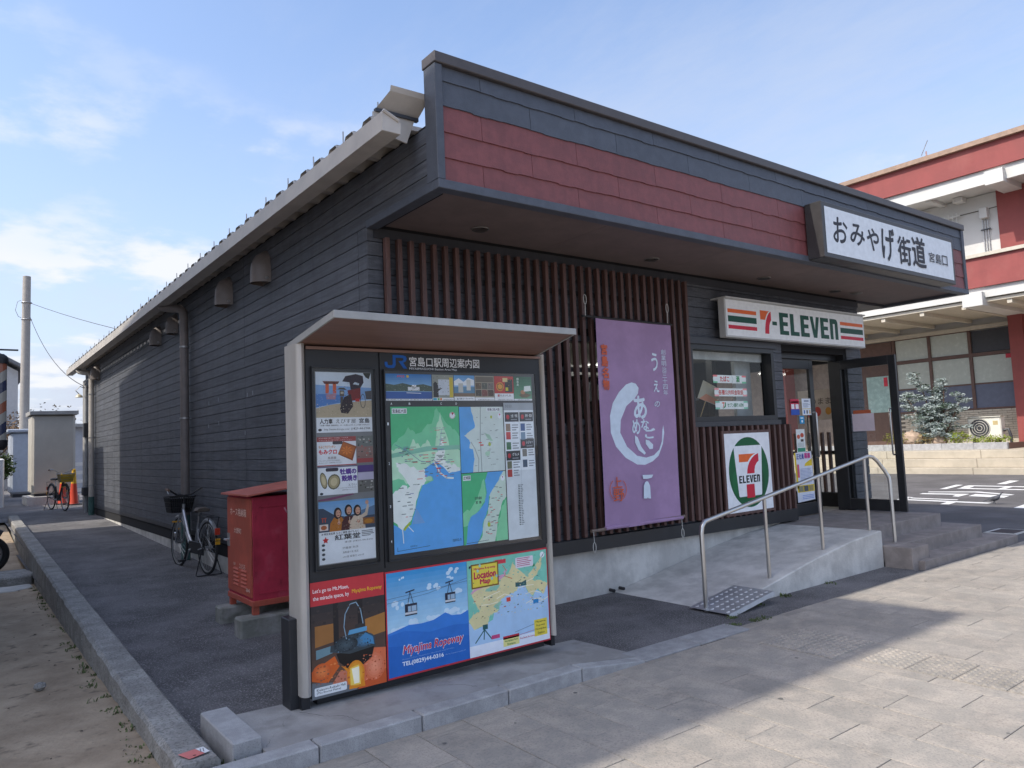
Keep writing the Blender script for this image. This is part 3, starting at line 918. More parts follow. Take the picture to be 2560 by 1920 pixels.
nt_ = PR((0, 0, 0), (0, -1, 0), (0, 0, 1), (-1, 0, 0))
nt_.O = Vector((10.452, 0, 0))
nt_.rect('c8bcc6', -5.62, 1.55, -5.30, 1.80); nt_.rect('a9583c', -5.60, 1.80, -5.34, 1.85, True)
nt_.build('notice', lf2).matrix_parent_inverse = (Matrix.Translation(lf2.location) @ Matrix.Rotation(lf2.rotation_euler.z, 4, 'Z')).inverted()
lf1s = [c_ for c_ in lf1.children if c_.name.startswith('sticker')]
for c_ in lf1s:
    c_.matrix_parent_inverse = Matrix.Translation(-lf1.location)
# end wall of the shop on the right: glazed by the entrance, slats outside
rw = MB()
rw.box(10.86, 10.97, 8.4, YB, 0.3, 4.0).box(10.86, 10.97, 5.83, 8.4, 2.62, 4.0).box(10.86, 10.97, 5.83, 8.4, 0.3, 0.62)
ro = rw.build('end_wall', m_core, shop)
MB().quad((10.90, 5.95, 0.62), (10.90, 8.4, 0.62), (10.90, 8.4, 2.62), (10.90, 5.95, 2.62)).build('pane', GLASS, ro)
for y in (5.86, 7.3, 8.36):
    MB().box(10.87, 10.96, y, y + 0.06, 0.62, 2.62).build('mullion', m_frame, ro)
s2 = MB().box(10.99, 11.04, -0.02, 0.02, 0.6, 1.55).build('slat', m_slat, ro)
for i in range(22):
    y = 5.98 + 0.115 * i
    if i == 0:
        s2.location = (0, y, 0)
    else:
        inst(s2, 'slat', ro, (0, y, 0))
MB().box(11.04, 11.055, 5.95, 8.7, 1.2, 1.26).build('slat_rail', m_frame, ro)
pst = thing('hanging_poster', 'poster with fruit picture hung inside behind the open doorway', 'poster', (10.84, 6.4, 1.75))
p = PR((10.84, 0, 0), (0, -1, 0), (0, 0, 1), (-1, 0, 0), 0.0004)
p.rect('a89c92', -6.70, 1.75, -6.10, 2.22); p.ell('96383c', -6.52, 1.87, .07, .08, 14); p.ell('a8443c', -6.38, 1.88, .06, .075, 14, True); p.ell('b07c36', -6.20, 1.88, .05, .06, 14, True)
p.text('3c3532', 'そのまま', -6.62, 1.99, -6.15, 2.09)
p.build('poster_sheet', pst)
MB().box(XR - 0.12, XR - 0.01, 21.4, YB, 0.3, 4.0).build('rear_corner', m_core, shop)
MB().box(2.97, 10.9, YB - 0.1, YB - 0.01, 0.3, 4.0).build('rear_wall', m_core, shop)

# canopy and fascia
XE = 11.93
can = MB()
can.box(X0, XE, 4.53, 4.655, 3.56, 4.44)
co = can.build('fascia_box', m_dark, shop)
MB().box(X0 - 0.012, XE + 0.012, 4.485, 4.675, 4.44, 4.525).build('coping', M('coping_brown', (0.085, 0.075, 0.075), 0.45, var=0.08), co, bev=0.006)
MB().box(X0 - 0.006, 2.895, 4.50, 4.66, 3.555, 4.438).build('corner_trim', m_navy, co, bev=0.004)
MB().box(XE - 0.07, XE + 0.006, 4.50, 4.66, 3.555, 4.438).build('corner_trim', m_navy, co, bev=0.004)
MB().box(X0 - 0.006, XE + 0.006, 4.495, 4.60, 3.485, 3.553).build('bottom_trim', m_navy, co, bev=0.004)
MB().box(X0 - 0.004, X0 + 0.1, 4.602, 5.693, 3.487, 3.556).build('bottom_trim', m_navy, co, bev=0.004)
MB().box(XE - 0.1, XE + 0.004, 4.602, 5.8, 3.487, 3.556).build('bottom_trim', m_navy, co, bev=0.004)
MB().box(XR + 0.01, XE - 0.01, 5.70, 8.6, 3.49, 4.0).build('return_box', m_dark, co)
MB().box(XE - 0.08, XE, 4.66, 8.6, 3.56, 4.44).build('end_fascia', m_red, co)
zr = [4.435, 4.32, 4.128, 3.928, 3.731, 3.553]
for r in range(5):
    z1, z0 = zr[r], zr[r + 1]
    off = 3.25 if r in (0, 2, 4) else 3.74
    xs = [2.897] + [off + 0.985 * k for k in range(10) if 2.95 < off + 0.985 * k < XE - 0.1] + [XE - 0.072]
    for a, b in zip(xs, xs[1:]):
        n = max(2, int((b - a) / 0.14))
        bot = []
        for i in range(n + 1):
            x = a + 0.002 + (b - a - 0.004) * i / n
            bot.append((x, z0 + (0.0 if i in (0, n) else rnd.choice((-0.005, 0.0, 0.004)) - 0.001)))
        # outline: lower edge with small steps, like split shakes
        lower = []
        for i, (x, z) in enumerate(bot):
            if i:
                lower.append((x - 0.018, bot[i - 1][1]))
            lower.append((x, z))
        up = [(b - 0.002, z1 + 0.002), (a + 0.002, z1 + 0.002)]
        outl = lower + up
        nn = len(outl)
        def yy(z):
            return 4.525 - 0.011 * (z1 - z) / (z1 - z0)
        vs_ = [(x, yy(z), z) for x, z in outl] + [(x, 4.53, z) for x, z in outl]
        MB().add(vs_, [tuple(range(nn))] + [(i, (i + 1) % nn, (i + 1) % nn + nn, i + nn) for i in range(nn)]).build('fascia_panel', m_navy if r < 2 else m_red, co)
# soffit panels
xs = [2.93, 4.75, 6.57, 8.39, 10.2, 11.84]
for a, b in zip(xs, xs[1:]):
    MB().box(a + 0.002, b - 0.002, 4.60, 5.69, 3.53, 3.56).build('soffit_panel', m_soff, co)
m_dl = M('downlight_trim', (0.2, 0.19, 0.18), 0.4)
for (x, y) in ((3.789, 5.355), (6.091, 5.389), (8.153, 5.387), (9.898, 5.42), (10.372, 5.367)):
    d_ = MB().tube([(x + 0.075 * math.cos(t), y + 0.075 * math.sin(t), 3.527) for t in [i * math.pi / 8 for i in range(16)]], 0.008, 6, closed=True).build('downlight', m_dl, co, smooth=True)
    MB().lathe([(0.07, 0.0), (0.06, 0.004), (0.03, 0.012)], (x, y, 3.516), 14).build('reflector', m_steel if x < 9 else m_frame, d_)

# folded-plate roof, gutter, flashing
ro_ = MB()
prof = []
y = 4.78; P = 0.318
while y < YB + 0.4:
    prof += [(y, 4.0), (y + 0.07, 4.0), (y + 0.13, 4.10), (y + 0.25, 4.10)]
    y += P
xs = [2.50, 4.5, 7, 9, XR + 0.3]
k = len(prof)
ro_.add([(x, yy_, z + 0.028 * (x - 2.5)) for x in xs for yy_, z in prof], [(i * k + j, i * k + j + 1, (i + 1) * k + j + 1, (i + 1) * k + j) for i in range(len(xs) - 1) for j in range(k - 1)])
roof = ro_.build('roof', m_roof, shop)
y = 4.78 + 0.19; i = 0
rb = MB().box(-0.03, 0.03, -0.024, 0.024, 0, 0.024).build('ridge_cap', M('roof_clip', (0.36, 0.35, 0.33), 0.5, 0.2), roof)
rb.location = (2.56, y, 4.10)
bo = MB().cyl((0, 0, 0), (0, 0, 0.15), 0.006, n=6).build('bolt', m_galv, roof)
bo.location = (2.60, y, 4.11)
while y < YB:
    y += P; i += 1
    inst(rb, 'ridge_cap', roof, (2.56, y, 4.10))
    if i % 2 == 0:
        inst(bo, 'bolt', roof, (2.60, y, 4.11))
gu = MB()
gp = [(2.445, 4.015), (2.44, 3.868), (2.59, 3.868), (2.598, 3.95), (2.585, 3.95), (2.578, 3.88), (2.455, 3.88), (2.46, 4.0), (2.475, 4.0), (2.475, 4.015)]
gu.prism(gp, 'y', 4.62, 22.6)
go = gu.build('gutter', m_gut, roof, bev=0.002)
MB().prism([(2.446, 4.01), (2.442, 3.87), (2.588, 3.87), (2.594, 3.95)], 'y', 4.612, 4.62).build('gutter_end', m_gut, roof)
MB().tube([(2.45, 4.61, 4.018), (2.575, 4.61, 3.965)], 0.014, 6).build('gutter_end', m_gut, roof)
MB().add([(2.478, 4.785, 4.10), (2.84, 4.785, 4.105), (2.87, 4.67, 4.215), (2.545, 4.67, 4.212), (2.545, 4.655, 4.25), (2.87, 4.655, 4.253)], [(0, 1, 2, 3), (3, 2, 5, 4)]).build('verge_flashing', m_gut, roof, recalc=False)
MB().box(2.47, 2.83, 4.755, 4.79, 4.075, 4.10).build('verge_flashing', m_dark, roof)
MB().prism([(2.455, 4.075), (2.80, 4.075), (2.73, 3.89), (2.60, 3.91), (2.455, 3.95)], 'y', 4.77, 4.785).build('verge_board', m_gut, roof)

# vent hoods
def hood(y, z, s):
    m = MB()
    n = 8; rows = []
    for i in range(7):
        t = i / 6
        zt = z + s * 1.25 * (1 - t) ** 1.0
        rd = math.sqrt(max(0.02, 1 - (1 - min(1, t * 1.5)) ** 2))
        depth = s * 0.62 * rd
        rows.append([(X0 - depth * math.sin(math.pi * j / n), y + s * 0.45 * rd * math.cos(math.pi * j / n), zt) for j in range(n + 1)])
    m.add([q for r in rows for q in r], [(i * (n + 1) + j, i * (n + 1) + j + 1, (i + 1) * (n + 1) + j + 1, (i + 1) * (n + 1) + j) for i in range(6) for j in range(n)] + [tuple(range(n, -1, -1))])
    h = m.build('vent_hood', m_pipe, shop, smooth=True)
    MB().box(X0 - 0.012, X0 - 0.001, y - s * .40, y + s * .40, z + .01, z + s * .95).build('vent_flange', m_pipe, h)
    MB().cyl((X0 - 0.05, y - s * .46, z + .04), (X0 - 0.05, y - s * .40, z + .04), 0.018, n=8).build('wing_nut', m_galv, h)
for (y, z, s) in ((8.2, 3.50, 0.30), (9.6, 3.49, 0.30), (12.4, 3.53, 0.26), (13.55, 3.50, 0.27), (20.0, 3.52, 0.30)):
    hood(y, z, s)
# down pipes
def downpipe(y, r, mat, ztop, zg, teal=0.0, elbow=True):
    m = MB()
    pts = [(2.745, y, zg + teal), (2.745, y, ztop)]
    if elbow:
        pts += [(2.74, y + .02, ztop + .08), (2.70, y + .06, ztop + .13), (2.60, y + .30, ztop + .17), (2.54, y + .42, ztop + .20), (2.52, y + .46, ztop + .26), (2.52, y + .46, 3.88)]
    o = m.tube(pts, r, 12).build('downpipe', mat, shop, smooth=True)
    if teal:
        MB().cyl((2.745, y, zg - .02), (2.745, y, zg + teal + .02), r * 1.06, n=12).build('pipe_shoe', m_teal, o, smooth=True)
    for z in (1.0, 2.15, 3.2):
        MB().cyl((2.745, y, z), (2.745, y, z + .025), r * 1.12, n=12).build('bracket', m_galv, o, smooth=True)
        MB().box(2.76, X0 + .002, y - .012, y + .012, z, z + .02).build('bracket', m_galv, o)
downpipe(11.55, 0.062, m_pipe, 3.66, zasp(11.55), 0.62)
downpipe(20.5, 0.062, m_gut, 3.60, zasp(20.5), 0.42)
downpipe(21.35, 0.04, M('grey_conduit', (0.34, 0.35, 0.36), 0.5), 3.5, zasp(21.35), 0, False)
MB().box(2.68, X0, 21.25, 21.45, 2.2, 2.55).build('junction_box', m_dark, shop, bev=0.005)
MB().box(2.66, X0, 21.2, 21.5, 0.75, 0.95).build('junction_box', m_dark, shop, bev=0.005)
MB().prism([(22.2, 0), (22.9, 0), (22.9, 3.75), (22.2, 3.75)], 'x', 2.86, 2.98).build('end_pier', M('pier_grey', (0.3, 0.29, 0.27), 0.8), shop)
lm = MB().lathe([(0.02, 0.09), (0.07, 0.05), (0.095, 0.0)], (2.70, 22.3, 3.27), 12).build('outside_lamp', M('lamp_cream', (0.6, 0.55, 0.42), 0.4), shop, smooth=True)
MB().tube([(2.70, 22.3, 3.36), (2.62, 22.3, 3.45), (2.72, 22.3, 3.56), (2.86, 22.3, 3.5)], 0.012, 6).build('bracket', m_galv, lm)
# ------------------------------------------------------------------ entrance ramp, steps, rail
m_step = M('step_stone', (0.27, 0.24, 0.225), 0.85, var=0.14, scale=5, bump=0.3, bscale=80, spec=0.3)
rp = MB().prism([(5.55, -0.1), (5.55, 0.004), (6.13, 0.09), (7.17, 0.27), (7.9, 0.365), (8.5, 0.41), (8.56, 0.41), (8.56, -0.1)], 'y', 4.36, 5.70)
tag(rp.build('entrance_ramp', m_conc, bev=0.01), 'sloping pale concrete ramp up to the shop entrance', 'ramp')
stp = thing('entrance_steps', 'three brown stone steps in front of the shop door', 'steps', (9.6, 4.6, 0))
MB().box(8.565, 10.62, 4.595, 5.98, 0.20, 0.412).build('step', m_step, stp, bev=0.006)
MB().box(8.57, 11.0, 4.255, 6.4, 0.05, 0.245).build('step', m_step, stp, bev=0.006)
MB().box(8.70, 11.38, 3.97, 6.8, -0.1, 0.085).build('step', m_step, stp, bev=0.006)
MB().box(8.563, 8.97, 4.04, 4.355, -0.1, 0.238).build('plinth', m_step, stp, bev=0.006)
hr = thing('handrail', 'bent stainless steel handrail along the entrance ramp', 'handrail', (7, 4.48, 0))
YR = 4.47
def railz(x):
    return 0.80 + (x - 5.55) * 0.1525
top = [(5.505, YR, 0.0), (5.505, YR, 0.70), (5.52, YR, 0.76), (5.56, YR, 0.80), (5.63, YR, railz(5.63)), (7.0, YR, railz(7.0)), (8.45, YR, railz(8.45)), (8.58, YR, 1.262), (8.68, YR - .01, 1.25), (8.76, YR - .02, 1.20), (8.84, YR - .06, 1.08), (8.87, YR - .09, 1.0), (8.865, 4.37, 0.93), (8.85, 4.36, 0.236)]
MB().tube(top, 0.021, 12).build('rail', m_steel, hr, smooth=True)
for x, zb in ((6.5, 0.15), (7.5, 0.31), (8.50, 0.41)):
    MB().cyl((x, YR, zb), (x, YR, railz(x)), 0.0185, n=12).build('post', m_steel, hr, smooth=True)
cp = thing('checker_plate', 'bent aluminium checker plate bridging the drain at the ramp foot', 'plate', (5.8, 4.4, 0.05))
def pz(x):
    return 0.022 + (x - 5.45) * 0.145
m_alu = M('checker_aluminium', (0.42, 0.43, 0.45), 0.45, 0.5, var=0.1)
MB().add([(5.45, 4.62, pz(5.45)), (6.13, 4.62, pz(6.13)), (6.13, 4.18, pz(6.13)), (5.45, 4.18, pz(5.45)), (5.45, 4.17, pz(5.45) - .035), (6.13, 4.17, pz(6.13) - .035)], [(0, 1, 2, 3), (3, 2, 5, 4)]).build('plate', m_alu, cp)
dm = MB()
for i in range(9):
    for j in range(5):
        x = 5.49 + 0.072 * i + (0.036 if j % 2 else 0); y = 4.22 + 0.085 * j
        if x > 6.1:
            continue
        z = pz(x) + .002
        dm.add([(x - .027, y, z), (x, y - .017, z), (x + .027, y, z + .008), (x, y + .017, z), (x, y, z + .007)], [(0, 1, 4), (1, 2, 4), (2, 3, 4), (3, 0, 4)])
dm.build('raised_lozenges', M('lozenge_bright', (0.78, 0.78, 0.78), 0.4, 0.2), cp, kind='stuff')
pg = thing('drain_pipe_end', 'two short black pipe ends poking out at the wall foot', 'pipe', (5.6, 5.6, 0))
for x in (5.50, 5.64):
    MB().cyl((x, 5.72, 0.033), (x, 5.635, 0.03), 0.017, n=10).build('pipe_end', m_frame, pg)

# ------------------------------------------------------------------ shop signs
m_signw = M('sign_white', (0.76, 0.77, 0.76), 0.4, var=0.03)
m_signf = M('sign_case', (0.58, 0.58, 0.56), 0.45, var=0.05)
OR, GR, RD = 'e0662c', '0e4a3a', 'c8243c'
sg = thing('shop_sign', 'long white light box sign with orange green and red stripes above the door', 'sign', (9.1, 5.55, 2.76))
MB().box(7.465, 10.765, 5.50, 5.60, 2.765, 3.24).build('case', m_signf, sg, bev=0.006)
MB().box(7.46, 10.77, 5.47, 5.695, 3.24, 3.258).build('cap', m_signf, sg)
for x in (8.0, 10.2):
    MB().box(x, x + .05, 5.6, 5.69, 2.9, 3.1).build('bracket', m_dark, sg)
p = PR((0, 5.498, 0), step=0.0002)
p.rect('e6e7e6', 7.485, 2.785, 10.745, 3.225)
for a, b, xa, xb in ((OR, 0, 7.515, 8.097), (OR, 0, 10.09, 10.715)):
    p.rect(OR, xa, 3.067, xb, 3.115); p.rect(GR, xa, 2.955, xb, 3.03, True); p.rect(RD, xa, 2.868, xb, 2.915, True)
def seven(p, ox, oz, sx, sz):
    T = lambda pts: [(ox + sx * a, oz + sz * b) for a, b in pts]
    p.poly(OR, T([(0, 1), (0.86, 1), (0.72, .93), (0.60, .83), (0.50, .70), (0.44, .60), (0, .60)]))
    p.poly(RD, T([(1, 1), (1, .62), (.88, .50), (.80, .36), (.76, .18), (.75, 0), (.37, 0), (.39, .2), (.44, .40), (.53, .60), (.66, .78), (.82, .92)]))
seven(p, 8.178, 2.845, 0.235, 0.295)
p.rect(GR, 8.435, 2.965, 8.535, 3.012)
def letters(p, col, x0, x1, z0, z1, t=0.30):
    """ELEVEn in heavy block capitals with a lower-case last letter"""
    w = (x1 - x0) / 6.0
    for i, ch in enumerate('ELEVEn'):
        a = x0 + w * i + w * .08; b = x0 + w * (i + 1) - w * .08; s = (b - a) * 0.42; h = (z1 - z0)
        if ch == 'E':
            p.poly(col, [(a, z0), (b, z0), (b, z0 + h * .19), (a + s, z0 + h * .19), (a + s, z0 + h * .41), (b - s * .2, z0 + h * .41), (b - s * .2, z0 + h * .59), (a + s, z0 + h * .59), (a + s, z0 + h * .81), (b, z0 + h * .81), (b, z1), (a, z1)])
        elif ch == 'L':
            p.poly(col, [(a, z0), (b, z0), (b, z0 + h * .19), (a + s, z0 + h * .19), (a + s, z1), (a, z1)])
        elif ch == 'V':
            m = (a + b) / 2
            p.poly(col, [(m - s * .5, z0), (m + s * .5, z0), (b + s * .15, z1), (b - s * .75, z1), (m, z0 + h * .36), (a + s * .75, z1), (a - s * .15, z1)])
        else:
            p.poly(col, [(a, z0), (a + s * .9, z0), (a + s * .9, z0 + h * .76), (b - s * .9, z0 + h * .76), (b - s * .9, z0), (b, z0), (b, z0 + h * .84), (b - s * .3, z1 - h * .03), (b - s * .8, z1), (a, z1)])
letters(p, GR, 8.575, 10.04, 2.85, 3.14)
p.build('sign_face', sg)

bs = thing('name_sign', 'large projecting white sign with brush lettering at the fascia end', 'sign', (9.35, 4.4, 3.5))
MB().box(7.69, 11.02, 4.30, 4.505, 3.50, 4.14).build('case', M('bronze_case', (0.05, 0.048, 0.05), 0.4, 0.2), bs, bev=0.008)
p = PR((0, 4.298, 0), step=0.0002)
p.rect('d9dee2', 7.745, 3.555, 10.965, 4.085)
INK = '22222c'
for ch, x0, x1, z0, z1, sh in (('お', 7.90, 8.21, 3.70, 3.99, .1), ('み', 8.27, 8.59, 3.72, 3.97, .1), ('や', 8.65, 8.93, 3.70, 3.97, .05), ('げ', 9.0, 9.32, 3.62, 4.03, .05), ('街', 9.40, 9.74, 3.62, 3.97, 0), ('道', 9.78, 10.14, 3.63, 4.02, 0)):
    p.text(INK, ch, x0, z0, x1, z1, 0.018, sh, 3)
for i, ch in enumerate('宮島口'):
    p.text('30303a', ch, 10.24 + .19 * i, 3.735 - .004 * i, 10.40 + .19 * i, 3.865, 0.004)
p.build('sign_face', bs)
# square logo board on the slats
lb = thing('logo_board', 'square white board with green oval and big red orange numeral', 'sign board', (7.88, 5.62, 0.64))
MB().box(7.39, 8.375, 5.605, 5.635, 0.605, 1.63).build('frame', m_slat, lb, bev=0.003)
p = PR((0, 5.603, 0), step=0.0003)
p.rect('e4e6e8', 7.425, 0.64, 8.34, 1.595)
p.ell('0f5a34', 7.882, 1.115, 0.405, 0.43, 40)
for (cx, cz, rx, rz, c_) in ((7.66, 1.30, .08, .12, '1a6a3c'), (8.12, 0.98, .07, .16, '0c4a2c'), (7.6, 1.0, .06, .14, '17663a')):
    p.ell(c_, cx, cz, rx, rz, 18, c_ != '1a6a3c')
p.poly('e4e6e8', [(7.61, 1.44), (8.15, 1.44), (8.165, 1.42), (8.115, .835), (8.10, .82), (7.665, .82), (7.65, .835), (7.595, 1.42)])
seven(p, 7.686, 1.095, .40, .243)
letters(p, '14201c', 7.66, 8.095, 0.985, 1.075)
p.rect(RD, 7.805, 0.80, 7.965, 0.965)
p.build('board_face', lb)

# purple hanging banner
bn = thing('hanging_banner', 'tall purple cloth banner with a white brush ring on the slats', 'banner', (5.9, 5.55, 0.67))
m_cloth = M('purple_cloth', (0.42, 0.275, 0.44), 0.85, var=0.07, scale=3, bump=0.2, bscale=300, spec=0.2)
nx, nz = 30, 40
def fold(x, z):
    u = (x - 5.335) / 1.162; v = (2.863 - z) / 2.19
    return 5.545 + .010 * math.sin(u * 9.5 + 1.2 * v) * (.25 + .75 * v) + .007 * math.sin(u * 4.1 - v * 3.3) + .006 * math.sin(v * 5 + u * 2)
def bpt(u, v):
    x = 5.335 + (6.497 - 5.335) * u + 0.012 * (1 - v) + .006 * math.sin(v * 6) * (1 if u > .9 else 0); z = 2.863 + (0.672 - 2.863) * v
    return (x, fold(x, z), z)
bm_ = MB(); vs_ = [bpt(i / nx, j / nz) for j in range(nz + 1) for i in range(nx + 1)]
bm_.add(vs_ + [(x, y + .002, z) for x, y, z in vs_], [(j * (nx + 1) + i, j * (nx + 1) + i + 1, (j + 1) * (nx + 1) + i + 1, (j + 1) * (nx + 1) + i) for j in range(nz) for i in range(nx)])
bm_.build('cloth', m_cloth, bn, smooth=True, recalc=False)
MB().cyl((5.33, 5.545, 0.69), (6.52, 5.545, 0.69), 0.02, n=10).build('hem_roll', m_cloth, bn, smooth=True)
MB().cyl((5.16, 5.55, 2.868), (6.54, 5.55, 2.858), 0.013, n=8).build('rod', m_frame, bn)
MB().cyl((5.14, 5.55, 0.68), (6.56, 5.55, 0.70), 0.017, n=8).build('rod', M('bamboo_rod', (0.2, 0.15, 0.12), 0.6), bn)
m_rope = M('tie_rope', (0.55, 0.54, 0.5), 0.8)
for (x, z, s) in ((5.2, 2.87, 1), (6.46, 2.87, 1), (5.16, 0.69, -1), (6.5, 0.69, -1)):
    MB().tube([(x, 5.54, z), (x, 5.535, z + s * .12)], 0.004, 5).build('tie', m_rope, bn)
    MB().tube([(x + 0.02 * math.cos(t), 5.535, z + s * .17 + .05 * math.sin(t)) for t in [i * math.pi / 6 for i in range(12)]], 0.004, 5, closed=True).build('tie', m_rope, bn)
p = PR((0, 0, 0), step=0.00015)
WC = 'cfdbe6'; OC = 'c45c3e'
arc_o = [(5.936, 2.131), (5.896, 2.176), (5.833, 2.19), (5.746, 2.166), (5.634, 2.083), (5.532, 1.965), (5.482, 1.834), (5.479, 1.659), (5.539, 1.512), (5.664, 1.39), (5.827, 1.312), (5.955, 1.302), (6.09, 1.333), (6.195, 1.388), (6.275, 1.515), (6.306, 1.638), (6.3, 1.723)]
arc_i = [(6.281, 1.669), (6.261, 1.547), (6.213, 1.456), (6.118, 1.399), (5.983, 1.378), (5.834, 1.405), (5.694, 1.506), (5.612, 1.656), (5.632, 1.788), (5.728, 1.935), (5.862, 2.017), (5.92, 2.07)]
p.poly(WC, arc_o + arc_i)
p.text(WC, 'あ', 5.84, 1.80, 6.04, 2.04, .03, 0, 3); p.text(WC, 'な', 5.935, 1.675, 6.06, 1.79, .03, 0, 3); p.text(WC, 'ご', 5.99, 1.585, 6.155, 1.69, .04, 0, 3); p.text(WC, 'め', 5.79, 1.635, 5.91, 1.79, .03, 0, 3)
p.poly(WC, [(5.819, 1.621), (5.86, 1.60), (5.906, 1.499), (5.977, 1.428), (5.953, 1.41), (5.86, 1.463), (5.813, 1.547)]); p.poly(WC, [(5.988, 1.571), (6.043, 1.561), (6.11, 1.514), (6.101, 1.468), (6.046, 1.466), (5.985, 1.526)], True)
p.text(WC, 'う', 6.168, 2.325, 6.265, 2.52, .02, 0, 3); p.text(WC, 'え', 6.18, 2.09, 6.265, 2.215, .02, 0, 3); p.text(WC, 'の', 6.175, 1.925, 6.26, 1.985, .01, .2, 3)
p.text(WC, '創業明治三十四年', 6.325, 2.05, 6.395, 2.57, 0, 0, 2, True)
p.text(OC, '宮島名物', 5.40, 2.10, 5.49, 2.59, .04, 0, 2, True)
p.text(OC, '上', 5.455, 1.09, 5.58, 1.20, .01); p.text(OC, '野', 5.455, .95, 5.60, 1.075, .01)
p.line(OC, [(5.52 + .112 * math.cos(math.radians(a)), 1.07 + .115 * math.sin(math.radians(a))) for a in range(-60, 55, 12)], .008)
p.line(OC, [(5.52 + .112 * math.cos(math.radians(a)), 1.07 + .115 * math.sin(math.radians(a))) for a in range(125, 245, 12)], .008)
p.poly(WC, [(5.885, 1.198), (6.067, 1.191), (6.04, 1.16), (5.96, 1.152), (5.889, 1.157)]); p.poly(WC, [(5.883, .95), (5.945, .945), (5.95, .96), (5.96, .945), (6.006, .94), (6.002, 1.075), (5.975, 1.12), (5.951, 1.13), (5.92, 1.118), (5.894, 1.082)], True)
cut = []   # split long edges so that the print follows the folds of the cloth
bmp = bmesh.new(); me_ = bpy.data.meshes.new('tmp'); me_.from_pydata(p.v, [], p.f)
me_.attributes.new('fc', 'FLOAT_COLOR', 'FACE')
for i_, c_ in enumerate(p.c):
    me_.attributes['fc'].data[i_].color = c_ + (1,)
bmp.from_mesh(me_)
bmesh.ops.triangulate(bmp, faces=bmp.faces)
for it in range(4):
    lg = [e for e in bmp.edges if e.calc_length() > .07]
    if lg:
        bmesh.ops.subdivide_edges(bmp, edges=lg, cuts=1)
        bmesh.ops.triangulate(bmp, faces=[f for f in bmp.faces if len(f.verts) > 3])
lay = bmp.faces.layers.float_color['fc']
bmp.verts.index_update()
p.v = [(v_.co.x, fold(v_.co.x, v_.co.z) + v_.co.y - .0012, v_.co.z) for v_ in bmp.verts]
p.f = [tuple(v_.index for v_ in f.verts) for f in bmp.faces]
p.c = [tuple(f[lay])[:3] for f in bmp.faces]
bmp.free(); bpy.data.meshes.remove(me_)
p.build('banner_print', bn)

# ------------------------------------------------------------------ map board
kb = thing('map_board', 'free standing station area map board with brown canopy and silver posts', 'map board', (2.66, 4.45, 0.08))
KY = 4.40
m_kblack = M('board_black', (0.022, 0.024, 0.028), 0.4, var=0.1)
m_silver = M('silver_post', (0.50, 0.48, 0.445), 0.45, 0.3, var=0.08, scale=4, stretch=(1, 1, .3))
m_canopy = M('canopy_brown', (0.25, 0.15, 0.12), 0.55, var=0.12, scale=3, stretch=(.4, 6, 6))
MB().box(1.748, 3.612, KY + 0.005, KY + 0.16, 0.118, 2.25).build('body', m_kblack, kb, bev=0.004)
MB().box(1.748, 2.244, KY - 0.004, KY + 0.005, 0.83, 2.25).build('door_panel', m_kblack, kb)
MB().box(2.256, 3.612, KY - 0.004, KY + 0.005, 0.83, 2.25).build('door_panel', m_kblack, kb)
for (a, b) in ((1.682, 1.744), (3.616, 3.66)):
    MB().prism([(a, KY + .17), (a, KY + .0), (a + .012, KY - .022), ((a + b) / 2, KY - .032), (b - .012, KY - .022), (b, KY + .0), (b, KY + .17)], 'z', 0.15, 2.265).build('post', m_silver, kb, smooth=True)
    MB().box(a + .005, b - .005, KY + .01, KY + .16, 0.07, 0.15).build('post_foot', m_kblack, kb)
MB().box(1.80, 3.58, KY + .05, KY + .12, 0.07, 0.12).build('base_rail', m_kblack, kb)
MB().box(1.635, 1.70, KY + .05, KY + .19, 0.07, 0.60).build('side_stub', m_kblack, kb, bev=0.004)
# flat canopy tilted up towards the street, brown below, pale edges
def slab(x0, x1, x2, x3, t0, t1):
    """back edge x0-x1, front edge x2-x3, lying t0..t1 above the underside plane"""
    B, F = KY + .13, 3.86
    zb, zf = 2.245, 2.345
    return MB().add([(x0, B, zb + t0), (x1, B, zb + t0), (x3, F, zf + t0), (x2, F, zf + t0), (x0, B, zb + t1), (x1, B, zb + t1), (x3, F, zf + t1), (x2, F, zf + t1)],
                    [(3, 2, 1, 0), (4, 5, 6, 7), (0, 1, 5, 4), (1, 2, 6, 5), (2, 3, 7, 6), (3, 0, 4, 7)])
cano = slab(1.70, 3.61, 1.715, 3.50, 0.0, 0.022).build('canopy', m_canopy, kb)
m_edge = M('canopy_edge', (0.40, 0.40, 0.385), 0.5, 0.2, var=0.08)
slab(1.70, 3.61, 1.715, 3.50, 0.0225, 0.032).build('roof_sheet', m_edge, cano)
MB().box(1.70, 3.515, 3.845, 3.859, 2.338, 2.382).build('edge_strip', m_edge, cano, bev=.002)
for (xb, xf) in ((1.686, 1.70), (3.611, 3.501)):
    slab(xb, xb + .013, xf, xf + .013, -0.006, 0.034).build('edge_strip', m_edge, cano)
MB().box(1.748, 3.612, KY - .02, KY + .004, 2.232, 2.25).build('header_strip', m_canopy, kb)
W_ = 'dfe4e8'
K = KY - 0.006
def pprint(): return PR((0, K, 0), step=0.00002)
# left column of advertisements
p = pprint()
p.rect('7d7f80', 1.805, 0.90, 2.19, 2.095)
x0, x1 = 1.81, 2.188
def U(u): return x0 + (x1 - x0) * u
